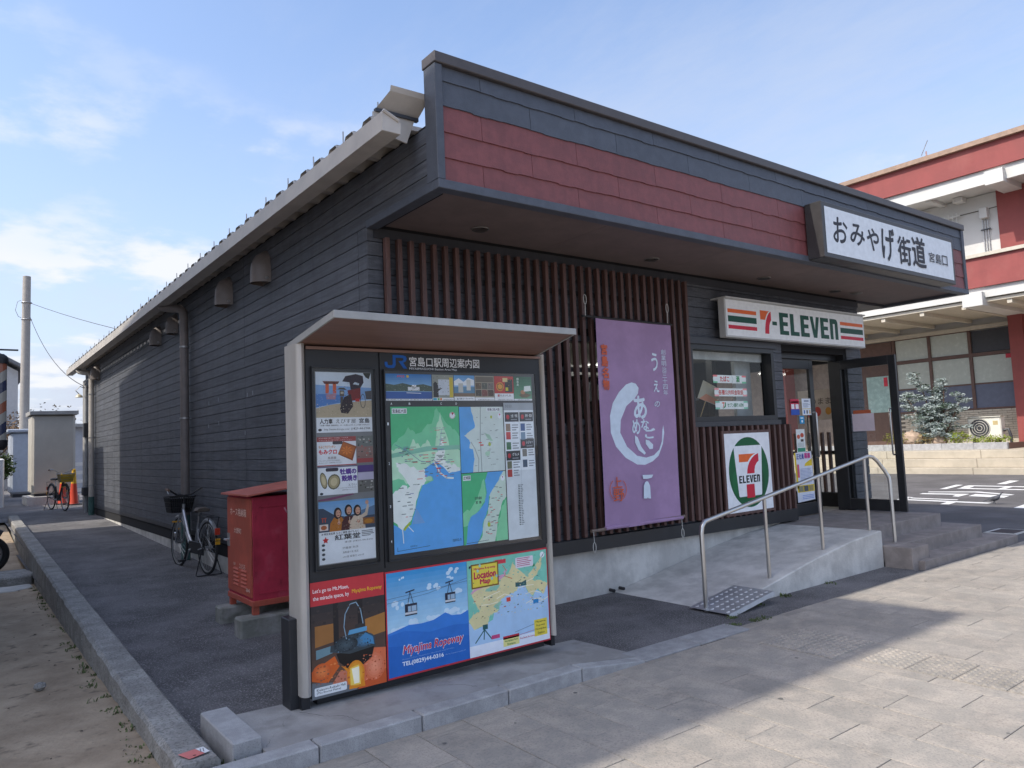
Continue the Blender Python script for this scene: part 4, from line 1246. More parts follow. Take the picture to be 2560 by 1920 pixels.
# rickshaw picture on the shore
def V(v): return 1.806 + (2.092 - 1.806) * v
p.grad('a9c2de', 'd3dfea', x0, V(0), x1, V(1), 12); p.poly('7fa6d2', [(U(0), V(.22)), (U(.55), V(.35)), (U(1), V(.4)), (U(1), V(.66)), (U(0), V(.72))])
p.poly('4f7fbe', [(U(0), V(.22)), (U(.3), V(.3)), (U(.5), V(.34)), (U(.5), V(.5)), (U(0), V(.52))])
p.poly('b5a78c', [(U(0), V(0)), (U(1), V(0)), (U(1), V(.38)), (U(.5), V(.32)), (U(.25), V(.28)), (U(0), V(.2))])
p.rect('d2643c', U(.17), V(.53), U(.23), V(.76)); p.rect('d2643c', U(.30), V(.53), U(.36), V(.76), True); p.poly('6a3a34', [(U(.12), V(.80)), (U(.42), V(.80)), (U(.39), V(.74)), (U(.15), V(.74))], True)
p.poly('b08490', [(U(.17), V(.52)), (U(.36), V(.52)), (U(.34), V(.40)), (U(.19), V(.40))])
p.rect('4a4642', U(.43), V(.22), U(.48), V(.46)); p.poly('4a4642', [(U(.38), V(.62)), (U(.55), V(.61)), (U(.50), V(.66)), (U(.42), V(.66))], True); p.rect('57524a', U(.42), V(.47), U(.50), V(.60), True); p.rect('e8e0c8', U(.44), V(.52), U(.455), V(.57)); p.rect('e8e0c8', U(.47), V(.52), U(.485), V(.57), True)
p.poly('2e2230', [(U(.47), V(.80)), (U(.53), V(.92)), (U(.72), V(.97)), (U(.85), V(.93)), (U(.86), V(.78)), (U(.78), V(.62)), (U(.62), V(.62)), (U(.60), V(.78))])
p.poly('c2cfdc', [(U(.66), V(.74)), (U(.70), V(.79)), (U(.78), V(.76)), (U(.77), V(.72))])
p.poly('7a2220', [(U(.56), V(.60)), (U(.80), V(.66)), (U(.80), V(.40)), (U(.60), V(.36))]); p.poly('2a1e24', [(U(.50), V(.45)), (U(.62), V(.52)), (U(.66), V(.25)), (U(.56), V(.08)), (U(.44), V(.10)), (U(.42), V(.2))]); p.rect('b82a26', U(.70), V(.35), U(.78), V(.42))
p.line('4a4a52', [(U(.84) + .017 * math.cos(t), V(.36) + .045 * math.sin(t)) for t in [i * .524 for i in range(13)]], .004)
p.poly('4d4a4c', [(U(.88), V(.58)), (U(1), V(.6)), (U(1), V(.40)), (U(.90), V(.40))]); p.poly('2c3028', [(U(.85), V(1)), (U(1), V(1)), (U(.96), V(.86)), (U(.9), V(.9))])
p.speck(x0, V(.02), x1, V(.3), ['a89878', 'c8bca0', '8c8068', 'd2c8b0'], 90, .003, .010); p.speck(U(.50), V(.3), U(.84), V(.85), ['3c2a34', '5a2a2c', '241c24', '7a4448'], 60, .003, .009); p.speck(x0, V(.3), U(.42), V(.6), ['6f98cc', '8fb2da', '5c88c0'], 50, .004, .012)
p.rect(W_, x0, 1.712, x1, 1.806)
p.text('141414', '人力車', U(.06), 1.766, U(.28), 1.797, .03); p.text('303030', 'えびす屋', U(.34), 1.768, U(.70), 1.796); p.text('222222', '宮島', U(.76), 1.768, U(.95), 1.798, .02)
p.text('444444', '「定番の路線~厳島神社」お一人様4,000円 お二人様5,000円より', U(.06), 1.752, U(.95), 1.761, .01, 0, 1)
p.text('333333', 'http://www.ebisuya.com/', U(.13), 1.722, U(.58), 1.738, 0, 0, 1); p.text('333333', '(0829-44-1944', U(.61), 1.722, U(.96), 1.741, 0, 0, 1); p.ell('303438', U(.06), 1.729, .012, .008, 12)
# bakery advert
p.rect(W_, x0, 1.505, U(.69), 1.685); p.rect('9c4a48', x0, 1.655, U(.69), 1.685)
p.text('e8d0d0', '宮島名物焼き菓子「紅葉屋」の手仕事', U(.03), 1.674, U(.55), 1.681, 0, 0, 1); p.text('e8d0d0', 'できたてをその場でお召し上がりください', U(.03), 1.661, U(.62), 1.668, 0, 0, 1)
p.poly('8a4a24', [(U(.36), 1.575), (U(.46), 1.655), (U(.70), 1.62), (U(.62), 1.53)]); p.poly('b0642c', [(U(.37), 1.578), (U(.46), 1.648), (U(.67), 1.615), (U(.60), 1.545)])
for i in range(8):
    a = i * .785; p.poly('d07a30', [(U(.52), 1.597), (U(.52) + .03 * math.cos(a - .25), 1.597 + .022 * math.sin(a - .25)), (U(.52) + .042 * math.cos(a), 1.597 + .03 * math.sin(a)), (U(.52) + .03 * math.cos(a + .25), 1.597 + .022 * math.sin(a + .25))], i > 0)
p.round('4a4448', U(.27), 1.637, U(.45), 1.657, .008); p.text('c83a44', 'もみクロ', U(.03), 1.578, U(.34), 1.606, .05); p.text('c8843a', 'もみじクロワッサン', U(.03), 1.613, U(.32), 1.632, .03, 0, 1)
p.text('6a4a3c', '鳥居屋', U(.18), 1.546, U(.33), 1.562); p.text('777777', '〒739-0588 広島県廿日市市宮島町', U(.02), 1.534, U(.40), 1.541, 0, 0, 1); p.text('777777', 'TEL.0829-44-2200 営業時間 9:00~17:30', U(.02), 1.521, U(.42), 1.528, 0, 0, 1)
p.rect('a83a48', x0, 1.505, U(.69), 1.510)
p.rect('6f7470', U(.70), 1.62, x1, 1.685); p.rect('8a6f68', U(.70), 1.545, x1, 1.618, True); p.rect('a04a4c', U(.70), 1.515, x1, 1.543, True)
for i in range(26):
    a = U(.70 + .28 * rnd.random()); b = 1.548 + .13 * rnd.random(); p.rect(rnd.choice(['4a5250', '9aa09c', 'b05a50', '303838', 'c8c8c0']), a, b, a + rnd.uniform(.004, .016), b + rnd.uniform(.003, .012), i > 0)
# oyster advert
p.rect(W_, x0, 1.325, U(.70), 1.498); p.rect('5a4a80', x0, 1.494, U(.70), 1.498)
for (cx, cz, rx, rz, an) in ((.10, 1.415, .022, .052, .2), (.28, 1.405, .042, .048, -.3)):
    pts = lambda k: [(U(cx) + k * (rx * math.cos(t) * math.cos(an) - rz * math.sin(t) * math.sin(an)), cz + k * (rx * math.cos(t) * math.sin(an) + rz * math.sin(t) * math.cos(an))) for t in [i * .45 for i in range(14)]]
    p.poly('5c5a48', pts(1)); p.poly('a89c78', pts(.84)); p.poly('c8bc98', pts(.55))
p.round('3c3844', U(.14), 1.470, U(.36), 1.492, .008); p.text('5c3c90', '牡蠣の', U(.39), 1.448, U(.68), 1.482, .06); p.text('5c3c90', '殻焼き', U(.42), 1.405, U(.69), 1.44, .06); p.text('5a5a60', 'とりい', U(.54), 1.372, U(.68), 1.388)
p.text('777777', '〒739-0588 廿日市市宮島町', U(.3), 1.36, U(.68), 1.367, 0, 0, 1); p.text('777777', '営業時間 10:00~17:30', U(.42), 1.347, U(.68), 1.354, 0, 0, 1); p.ell('333a40', U(.06), 1.335, .011, .008, 12)
p.rect('54407c', U(.71), 1.455, x1, 1.498); p.rect('b8b4c8', U(.71), 1.405, x1, 1.453, True); p.rect('6a6a66', U(.71), 1.328, x1, 1.403, True)
for i in range(12):
    a = U(.71 + .24 * rnd.random()); b = 1.33 + .06 * rnd.random(); p.rect(rnd.choice(['45453f', '9a9a94', 'c8c8c4']), a, b, a + rnd.uniform(.006, .02), b + rnd.uniform(.003, .012), i > 0)
p.poly('7c4a68', [(U(0), 1.300), (U(.6), 1.325), (U(.64), 1.318), (U(.2), 1.292), (U(0), 1.292)])
# three friends taking a picture by the sea
p.grad('a8c4d8', '6fa0cc', x0, 1.10, x1, 1.286, 10); p.poly('3c4a5c', [(U(0), 1.245), (U(.08), 1.245), (U(.25), 1.205), (U(.45), 1.185), (U(1), 1.22), (U(1), 1.10), (U(0), 1.10)]); p.poly('5c7896', [(U(.75), 1.215), (U(1), 1.24), (U(1), 1.18), (U(.75), 1.18)])
for (cx, cz, body, hair, w) in ((.33, 1.205, 'b0702c', '2a2020', .11), (.52, 1.218, '4a2628', '1e1a1c', .10), (.68, 1.212, 'c8b8a4', '1c1a1c', .11)):
    p.poly(body, [(U(cx - w * 1.35), 1.10), (U(cx - w * 1.2), 1.15), (U(cx - w * .6), 1.185), (U(cx + w * .6), 1.185), (U(cx + w * 1.2), 1.15), (U(cx + w * 1.3), 1.10)])
    p.ell(hair, U(cx), cz + .004, .026, .036, 18); p.ell('c89a80', U(cx + .01), cz + .002, .0165, .024, 16); p.rect('8a4a40', U(cx - .012), cz - .012, U(cx + .03), cz - .008); p.rect('4a3028', U(cx - .02), cz + .005, U(cx - .002), cz + .008, True); p.rect('4a3028', U(cx + .025), cz + .005, U(cx + .043), cz + .008, True)
    p.ell('c09078', U(cx + .02), 1.148, .011, .011, 10); p.line('d8d0c0', [(U(cx + .02), 1.15), (U(cx + .02), 1.178)], .003)
p.poly('c8b8a4', [(U(.76), 1.165), (U(.86), 1.18), (U(.90), 1.245), (U(.86), 1.25), (U(.82), 1.20), (U(.75), 1.185)]); p.ell('c89a80', U(.86), 1.262, .012, .014, 10)
p.rect('c05038', U(.06), 1.16, U(.075), 1.185); p.rect('c05038', U(.105), 1.16, U(.12), 1.185, True); p.rect('c05038', U(.045), 1.183, U(.135), 1.188, True)
p.rect('dcd0c8', U(.01), 1.11, U(.16), 1.148); p.ell('b0643c', U(.085), 1.128, .02, .014, 10); p.rect('8a5a30', U(.78), 1.125, U(.99), 1.165); p.ell('b0782c', U(.88), 1.143, .03, .015, 10)
p.speck(U(.2), 1.102, U(.82), 1.17, ['8a5a2c', 'b88048', '3c2428', 'b0a090', '5a3430'], 70, .003, .009)
p.rect(W_, x0, 0.906, x1, 1.10)
p.text('333333', '本場宮島銘菓 もみじ饅頭 揚げもみじ', U(.04), 1.081, U(.70), 1.095, .01, 0, 1); p.text('1a1a1a', '紅葉堂', U(.27), 1.044, U(.72), 1.078, .02)
cx, cz = U(.11), 1.05
p.poly('c02c30', [(cx + (.022 if i % 2 == 0 else .011) * math.cos(1.571 + i * .628), cz + (.022 if i % 2 == 0 else .011) * math.sin(1.571 + i * .628)) for i in range(10)])
p.text('444444', '本店 (0829-44-2241', U(.44), 1.02, U(.95), 1.034, 0, 0, 1)
for i, t in enumerate(('弐番屋 支店', '海岸通り店 支店', 'etto店 宮島口 etto1F')):
    p.text('555555', t, U(.40), .985 - .027 * i, U(.68 + .1 * (i == 2)), .998 - .027 * i, 0, 0, 1)
for i in range(4):
    p.ell('40464c', U(.07), 1.022 - .028 * i, .011, .008, 12, i > 0)
for i in range(4):
    p.rect('6a7076', U(.75), 1.052 + .01 * i, U(.9 + .08 * rnd.random()), 1.057 + .01 * i, i > 0)
p.build('advert_sheet', kb)
# title, picture strip, maps, index
p = pprint()
JB = '1f5fb4'
p.poly(JB, [(2.292, 2.17), (2.312, 2.17), (2.312, 2.158), (2.318, 2.148), (2.345, 2.148), (2.352, 2.158), (2.352, 2.218), (2.43, 2.218), (2.45, 2.212), (2.458, 2.198), (2.452, 2.178), (2.43, 2.168), (2.46, 2.128), (2.432, 2.128), (2.395, 2.178), (2.425, 2.180), (2.434, 2.190), (2.428, 2.200), (2.374, 2.200), (2.374, 2.150), (2.362, 2.132), (2.345, 2.129), (2.316, 2.129), (2.298, 2.137), (2.292, 2.150)])
p.text(W_, '宮島口駅周辺案内図', 2.478, 2.145, 3.052, 2.210, .012); p.text(W_, 'MIYAJIMAGUCHI Station Area Map', 2.476, 2.118, 2.858, 2.137, .02)
z0, z1 = 1.912, 2.092
p.grad('8ab8dc', '2f74b8', 2.294, 1.97, 2.646, z1, 9); p.poly('4a5a50', [(2.294, 1.975), (2.646, 1.975), (2.646, 2.01), (2.58, 2.025), (2.5, 2.015), (2.42, 2.03), (2.36, 2.018), (2.294, 2.025)]); p.rect('33599c', 2.294, 1.925, 2.646, 1.972); p.rect('d8dde2', 2.46, 1.98, 2.55, 2.005); p.rect('e6e9ec', 2.49, 2.0, 2.525, 2.018, True); p.rect(W_, 2.294, z0, 2.646, 1.924)
p.text('d8505c', 'みやじま', 2.38, 2.068, 2.435, 2.084, .04); p.ell('d0b040', 2.46, 2.076, .01, .01, 10)
p.line('dde6ee', [(2.45, 1.965), (2.56, 1.962)], .004)
p.rect('8d938c', 2.650, z0, 2.824, z1); p.rect('c2ccd8', 2.70, 1.95, 2.79, 2.06); p.rect('c8b43c', 2.79, 1.935, 2.82, 2.075, True); p.poly('2c2e30', [(2.66, 1.935), (2.66, 2.03), (2.675, 2.045), (2.695, 2.03), (2.70, 1.995), (2.735, 2.0), (2.70, 1.98), (2.70, 1.935)]); p.rect(W_, 2.650, z0, 2.824, 1.932); p.rect('3ca0c0', 2.655, z0 + .003, 2.685, 1.93); p.rect('5aa05a', 2.69, z0 + .003, 2.707, 1.93, True); p.rect('d08040', 2.71, z0 + .003, 2.727, 1.93, True)
p.grad('b4d0e8', '5f9cd4', 2.828, z0, 3.003, z1, 9); p.poly('e0e8f0', [(2.83, 2.05), (2.87, 2.07), (2.91, 2.045), (2.95, 2.075), (3.0, 2.06), (3.0, 2.02), (2.83, 2.02)]); p.rect('5c86a4', 2.828, 1.955, 3.003, 2.01); p.rect('b8bcb8', 2.865, 1.97, 2.905, 2.035); p.rect('c8ccc8', 2.935, 1.985, 2.97, 2.06, True); p.rect('7c6a58', 2.828, 1.94, 3.003, 1.965); p.rect(W_, 2.828, z0, 3.003, 1.94); p.text('44586c', '宮島コーラルホテル', 2.87, 1.92, 2.99, 1.932, .01, 0, 1); p.poly('44586c', [(2.85, 1.92), (2.857, 1.932), (2.865, 1.92)])
p.rect('9c9484', 3.006, z0, 3.176, z1); p.rect('6c6458', 3.012, 2.045, 3.17, 2.085)
for i in range(3):
    for j in range(2):
        p.rect(['4a4640', '6a5a48', '7a4a44', '5a6058', '504038', '78706c'][i * 2 + j], 3.012 + .054 * i, 1.945 + .05 * j, 3.062 + .054 * i, 1.99 + .05 * j, True)
p.rect(W_, 3.006, z0, 3.176, 1.935)
p.rect('b83a34', 3.179, z0, 3.354, z1); p.ell('d08838', 3.23, 2.015, .036, .034, 18); p.ell('5a3a2c', 3.23, 2.015, .026, .024, 14); p.ell('d8a040', 3.23, 2.015, .022, .02, 12); p.rect('2e3434', 3.275, 1.975, 3.345, 2.07); p.rect('d8c890', 3.255, 2.05, 3.30, 2.08); p.rect('c8c030', 3.28, 1.985, 3.305, 2.01); p.rect(W_, 3.179, z0, 3.354, 1.965); p.text('b02c30', '愛', 3.205, 1.94, 3.225, 1.958, .03); p.text('444444', 'らんいしわ', 3.23, 1.942, 3.33, 1.957, .02, 0, 1)
p.grad('5a9474', '205c3e', 3.357, z0, 3.527, z1, 9); p.text('e0ece4', '桐葉菓', 3.385, 2.02, 3.405, 2.085, 0, 0, 1, True); p.poly('6a5c40', [(3.40, 1.955), (3.46, 1.97), (3.52, 1.955), (3.48, 1.935), (3.43, 1.935)]); p.ell('b07850', 3.44, 1.975, .022, .016, 12); p.poly('dfe6e0', [(3.45, 1.98), (3.52, 1.985), (3.515, 2.025), (3.455, 2.02)]); p.rect(W_, 3.357, z0, 3.527, 1.925)
for (a, b) in ((2.30, 2.64), (2.735, 2.82), (3.03, 3.17), (3.21, 3.34), (3.39, 3.50)):
    p.text('666666', '宮島観光案内所 広島県廿日市市', a, z0 + .003, b, z0 + .009, .01, 0, 1)
p.speck(2.655, 1.935, 2.79, 2.085, ['6a706c', 'a8b0b4', '4c5450'], 40, .004, .012); p.speck(2.30, 1.976, 2.64, 2.02, ['3c4c44', '6a786c', '8a948c', '566658'], 60, .004, .012); p.speck(3.012, 1.94, 3.17, 2.04, ['2c2824', '8a7a68', '6a4a40', 'a89c8c'], 70, .003, .010); p.speck(3.2, 1.985, 3.345, 2.075, ['c87830', '8a4a28', 'd8b060', '3c3430'], 50, .003, .009)
for i, (c_, x) in enumerate((('A', 2.325), ('B', 2.462), ('C', 2.71), ('D', 2.835))):
    p.text(W_, c_, x, 1.884, x + .012, 1.898, .02)
for i, z in enumerate((1.75, 1.49, 1.21, 0.985)):
    p.text(W_, str(i + 1), 2.298, z, 2.306, z + .017, .02)
# large island map
MG, ML, MW, MBl = '4cb47c', 'b4dcbc', 'dfe6e0', '58a0dc'
X = lambda u: 2.321 + .536 * u
Z = lambda v: .905 + .966 * v
p.rect(MG, X(0), Z(0), X(1), Z(1))
def blob(col, pts, jit=.012, same=False):
    out = []
    for (a, b), (c_, d) in zip(pts, pts[1:] + pts[:1]):
        for k in range(4):
            t = k / 4
            out.append((X(min(1, max(0, a + (c_ - a) * t + (rnd.uniform(-jit, jit) if 0 < a < 1 and 0 < c_ < 1 else 0)))), Z(min(1, max(0, b + (d - b) * t + (rnd.uniform(-jit, jit) if 0.01 < b < .99 and .01 < d < .99 else 0))))))
    p.poly(col, out, same)
blob('72c496', [(0, .72), (.1, .78), (.25, .86), (.35, .80), (.5, .86), (.6, .9), (.66, .98), (.78, .9), (.9, .84), (1, .78), (1, .4), (0, .4)])
blob(ML, [(0, .70), (.12, .72), (.22, .66), (.3, .78), (.4, .72), (.5, .76), (.62, .68), (.66, .86), (.72, .96), (.8, .8), (.86, .70), (1, .68), (1, .55), (0, .5)])
blob(ML, [(.04, .66), (.2, .60), (.3, .62), (.4, .50), (.3, .45), (.1, .50), (0, .58)])
blob(MW, [(.60, .62), (.68, .70), (.73, .80), (.77, .70), (.74, .62), (.86, .58), (.98, .57), (1, .52), (.80, .52), (.66, .55)])
blob(MW, [(.05, .62), (.2, .60), (.4, .56), (.52, .58), (.52, .50), (.4, .44), (.3, .30), (.22, .20), (.1, .16), (0, .22), (0, .40), (.14, .46), (.24, .44), (.1, .56)])
blob(MBl, [(0, 0), (1, 0), (1, .535), (.82, .525), (.66, .60), (.62, .615), (.58, .60), (.46, .56), (.46, .51), (.57, .505), (.58, .475), (.42, .45), (.36, .38), (.30, .28), (.24, .19), (.14, .155), (0, .20)], .004)
p.line(MW, [(X(.6), Z(.61)), (X(.68), Z(.53)), (X(.78), Z(.49)), (X(.88), Z(.485))], .012); blob('a6cfae', [(.46, .50), (.52, .515), (.56, .50), (.56, .48), (.48, .475)], .004)
p.line(MW, [(X(.12), Z(.16)), (X(.13), Z(.07))], .006); p.line(MW, [(X(.2), Z(.18)), (X(.27), Z(.14))], .005)
p.poly('a0b040', [(X(.13), Z(.165)), (X(.22), Z(.21)), (X(.23), Z(.195)), (X(.15), Z(.15))])
p.poly('6f9fd0', [(X(.26), Z(.19)), (X(.32), Z(.30)), (X(.44), Z(.19))]); p.poly('7fb8a0', [(X(0), Z(.68)), (X(.5), Z(.72)), (X(1), Z(.72)), (X(1), Z(.69)), (X(.5), Z(.685)), (X(0), Z(.65))])
p.rect(W_, X(.02), Z(.952), X(.23), Z(.988)); p.text('333333', '宮島拡大図', X(.03), Z(.957), X(.22), Z(.983), .02, 0, 1)
p.ell(W_, X(.9), Z(.935), .024, .024, 20); p.ell('8a2a34', X(.9), Z(.935), .022, .022, 20); p.ell(W_, X(.9), Z(.935), .020, .020, 20); p.poly('a83040', [(X(.9), Z(.935)), (X(.885), Z(.957)), (X(.93), Z(.955))])
for i in range(120):
    a, b = rnd.choice([(rnd.uniform(.06, .36), rnd.uniform(.24, .5)), (rnd.uniform(.36, .85), rnd.uniform(.5, .66)), (rnd.uniform(.55, .78), rnd.uniform(.6, .85)), (rnd.uniform(.08, .3), rnd.uniform(.6, .72))])
    w = rnd.uniform(.008, .045); p.rect(rnd.choice(['5a6a66', '5a6a66', 'c86a64', '6a78a0', '9aa8a0']), X(a), Z(b), X(a) + w, Z(b) + rnd.uniform(.003, .006), i > 0)
p.line('5c7896', [(X(.05), Z(.74)), (X(.2), Z(.70)), (X(.4), Z(.62)), (X(.52), Z(.605)), (X(.6), Z(.625))], .003); p.line('8aa0b8', [(X(.66), Z(.68)), (X(.7), Z(.74)), (X(.73), Z(.84))], .003)
p.rect('c02c40', X(.645), Z(.53), X(.652), Z(.56)); p.rect('c02c40', X(.68), Z(.53), X(.687), Z(.56), True); p.rect('c02c40', X(.63), Z(.558), X(.70), Z(.566), True)
p.line('24425e', [(X(.04), Z(.02)), (X(.5), Z(.03))], .003); p.line('24425e', [(X(.045), Z(.02)), (X(.045), Z(.045))], .003); p.text('24425e', 'navica n', X(.84), Z(.035), X(.97), Z(.06), .01, 0, 1); p.text('24425e', '徒歩約5分', X(.22), Z(.035), X(.32), Z(.048), 0, 0, 1)
# town map and wide map
X = lambda u: 2.861 + .382 * u
Z = lambda v: 1.402 + .465 * v
p.rect('c9d6d0', X(0), Z(0), X(1), Z(1))
blob(MBl, [(0, 0), (.26, 0), (.30, .2), (.28, .34), (.2, .38), (.22, .46), (.18, .52), (.1, .56), (.16, .6), (.30, .66), (.34, .70), (.30, .85), (.26, 1), (0, 1)], .01)
p.line('8a9494', [(X(.46), Z(0)), (X(.45), Z(.5)), (X(.48), Z(1))], .006); p.line('9aa4a2', [(X(.38), Z(0)), (X(.40), Z(.2)), (X(.32), Z(.36)), (X(.24), Z(.46))], .006)
blob('a8cdb4', [(.55, .60), (.68, .56), (.74, .46), (.66, .48), (.58, .56)]); blob('a8cdb4', [(.55, .3), (.66, .32), (.66, .24), (.56, .24)])
p.ell('a8b838', X(.66), Z(.42), .012, .016, 10); p.ell('a8b838', X(.72), Z(.84), .009, .012, 10, True); p.rect('c8403c', X(.41), Z(.44), X(.48), Z(.455)); p.rect('c8403c', X(.44), Z(.40), X(.52), Z(.42), True)
p.rect(W_, X(.62), Z(.93), X(.94), Z(.985)); p.text('333333', '宮島口拡大図', X(.64), Z(.938), X(.92), Z(.976), .02, 0, 1); p.ell(W_, X(.92), Z(.86), .018, .022, 16); p.poly('a83040', [(X(.92), Z(.86)), (X(.90), Z(.89)), (X(.945), Z(.885))])
for i in range(24):
    a, b = rnd.uniform(.3, .85), rnd.uniform(.05, .85); p.rect('8a9692', X(a), Z(b), X(a) + rnd.uniform(.01, .03), Z(b) + .004, i > 0)
Z = lambda v: .903 + .494 * v
p.rect(MG, X(0), Z(0), X(1), Z(1))
blob('80cc9c', [(.2, .5), (.4, .75), (.5, .9), (.52, .6), (.4, .5), (.2, .3), (0, .25), (0, .45)], .02)
blob('c4d6c8', [(.30, 0), (.42, .1), (.45, .3), (.55, .4), (.60, .55), (.62, .70), (.72, .8), (.84, .9), (.95, 1), (1, 1), (1, .62), (.9, .56), (.8, .34), (.7, 0)], .01); blob('80cc9c', [(.9, .5), (1, .6), (1, 0), (.72, 0), (.8, .3)], .02)
blob(MBl, [(.05, 0), (.30, 0), (.40, .12), (.44, .28), (.52, .40), (.58, .52), (.60, .66), (.68, .74), (.78, .82), (.9, .95), (.95, 1), (.58, 1), (.52, .88), (.54, .7), (.50, .58), (.36, .46), (.16, .38), (.10, .25)], .008)
p.ell('a8b838', X(.57), Z(.25), .013, .018, 10); p.rect(W_, X(.03), Z(.90), X(.2), Z(.97)); p.text('333333', '広域図', X(.04), Z(.915), X(.19), Z(.96), .02, 0, 1); p.ell(W_, X(.93), Z(.90), .018, .02, 16); p.poly('a83040', [(X(.93), Z(.9)), (X(.915), Z(.925)), (X(.945), Z(.922))]); p.text('3c5a4c', '世界遺産', X(.27), Z(.62), X(.43), Z(.66), .02, 0, 1); p.text('3c5a4c', '宮 島', X(.29), Z(.56), X(.42), Z(.60), .02, 0, 1)
for i in range(34):
    b = rnd.uniform(.1, .85); a = .42 + b * .35 + rnd.uniform(-.04, .22); p.rect(rnd.choice(['6a7a74', '6a7a74', 'c86a64']), X(min(a, .9)), Z(b), X(min(a, .9)) + rnd.uniform(.012, .03), Z(b) + .005, i > 0)
p.line('24425e', [(X(.06), Z(.02)), (X(.55), Z(.03))], .003)
# index column
X = lambda u: 3.25 + .279 * u
Z = lambda v: .895 + v
p.rect('cdd5d8', X(0), Z(0), X(1), Z(1)); p.rect('9aa2a8', X(0), Z(.945), X(1), Z(1)); p.text('70787c', 'INDEX', X(.06), Z(.965), X(.28), Z(.985), .02, 0, 1); p.rect('dfe6ea', X(.02), Z(.50), X(.98), Z(.945))
for (u, v, t) in ((.03, .86, '土産・物産'), (.52, .86, '旅行・宿泊'), (.52, .66, 'レジャー'), (.03, .575, 'グルメ')):
    p.rect('30343a', X(u), Z(v), X(u + .46), Z(v + .07)); p.ell('b8303c', X(u + .1), Z(v + .035), .014, .018, 12); p.text('dfe3e6', t, X(u + .2), Z(v + .032), X(u + .42), Z(v + .055), .01, 0, 1); p.rect('8a9096', X(u + .2), Z(v + .012), X(u + .4), Z(v + .019))
ic = ['8a7868', '3c5c8c', 'b83a3c', '6f8aa0', '3c6e4c', '7a7a74', '6c7058', '44586c', 'a83a34']
for i, (u, v) in enumerate(((.03, .79), (.52, .79), (.03, .73), (.52, .725), (.03, .655), (.55, .60), (.03, .515), (.55, .52), (.03, .455))):
    p.rect(ic[i], X(u + .02), Z(v), X(u + .17), Z(v + .055), i > 0)
    for k in range(3):
        p.rect('8a9298', X(u + .22), Z(v + .005 + .018 * k), X(u + .36 + .08 * rnd.random()), Z(v + .013 + .018 * k), True)
p.line('aeb8bc', [(X(.5), Z(.30)), (X(.5), Z(.94))], .0025)
for i in range(24):
    p.rect('5c666a', X(.37) + rnd.uniform(-.002, .002), Z(.10 + .0125 * i), X(.43), Z(.107 + .0125 * i), i > 0); p.rect('7c868a', X(.45), Z(.10 + .0125 * i), X(.49 + .06 * rnd.random()), Z(.106 + .0125 * i), True)
p.build('map_sheet', kb)
# lower posters
p = PR((0, KY - .001, 0), step=0.00002)
p.rect('c23c40', 1.748, 0.664, 2.242, 0.806); p.text('f0e4e0', "Let's go to Mt.Misen,", 1.765, 0.735, 2.0, 0.765, .012); p.text('f0e4e0', 'the miracle space, by', 1.765, 0.69, 2.0, 0.72, .012); p.text('e8b830', 'Miyajima Ropeway', 2.02, 0.70, 2.225, 0.73, .012)
X = lambda u: 1.748 + .494 * u
Z = lambda v: .118 + .546 * v
p.grad('6a5040', '3a3636', X(0), Z(0), X(1), Z(1), 12); p.poly('9a6a3c', [(X(.05), Z(.55)), (X(.3), Z(.58)), (X(.3), Z(.78)), (X(.05), Z(.78))]); p.poly('a8743c', [(X(.72), Z(.55)), (X(1), Z(.58)), (X(1), Z(.80)), (X(.72), Z(.76))], True); p.poly('6f8c94', [(X(.06), Z(.42)), (X(.28), Z(.46)), (X(.28), Z(.54)), (X(.06), Z(.52))])
p.poly('2e2a2a', [(X(.29), Z(.5)), (X(.36), Z(.5)), (X(.36), Z(1)), (X(.29), Z(1))]); p.poly('2e2a2a', [(X(.62), Z(.7)), (X(.69), Z(.7)), (X(.69), Z(1)), (X(.62), Z(1))], True)
p.poly('d2642c', [(X(0), Z(.30)), (X(.3), Z(.42)), (X(.36), Z(.30)), (X(.2), Z(.14)), (X(0), Z(.20))]); p.poly('d8704a', [(X(.64), Z(.34)), (X(.84), Z(.42)), (X(1), Z(.40)), (X(1), Z(.06)), (X(.66), Z(.06))], True); p.poly('c85a30', [(X(.66), Z(.06)), (X(1), Z(.16)), (X(1), Z(.0)), (X(.6), Z(0))]); p.poly('6f7478', [(X(0), Z(0)), (X(.6), Z(0)), (X(.4), Z(.12)), (X(0), Z(.18))])
p.glow('d8704a', 'ee9a78', X(.84), Z(.22), .075, .09, 6); p.glow('cf6030', 'e8884c', X(.13), Z(.28), .06, .05, 6); p.poly('c87a60', [(X(.26), Z(.12)), (X(.36), Z(.24)), (X(.5), Z(.24)), (X(.52), Z(.08)), (X(.3), Z(.06))])
p.poly('26221f', [(X(.32), Z(.44)), (X(.84), Z(.44)), (X(.80), Z(.32)), (X(.68), Z(.26)), (X(.46), Z(.26)), (X(.36), Z(.34))]); p.poly('3f484c', [(X(.24), Z(.47)), (X(.5), Z(.41)), (X(.86), Z(.44)), (X(.84), Z(.54)), (X(.74), Z(.62)), (X(.48), Z(.63)), (X(.34), Z(.54)), (X(.25), Z(.54))]); p.glow('3f4c54', '5a94bc', X(.70), Z(.525), .075, .045, 7, .01, .0); p.glow('353c40', '4c5a60', X(.45), Z(.52), .08, .045, 5); p.poly('4a86b0', [(X(.70), Z(.50)), (X(.84), Z(.46)), (X(.82), Z(.55)), (X(.72), Z(.61)), (X(.64), Z(.56))]); p.poly('5f9cc0', [(X(.48), Z(.62)), (X(.74), Z(.63)), (X(.74), Z(.68)), (X(.50), Z(.67))]); p.poly('3c3836', [(X(.58), Z(.68)), (X(.72), Z(.68)), (X(.72), Z(.73)), (X(.58), Z(.72))])
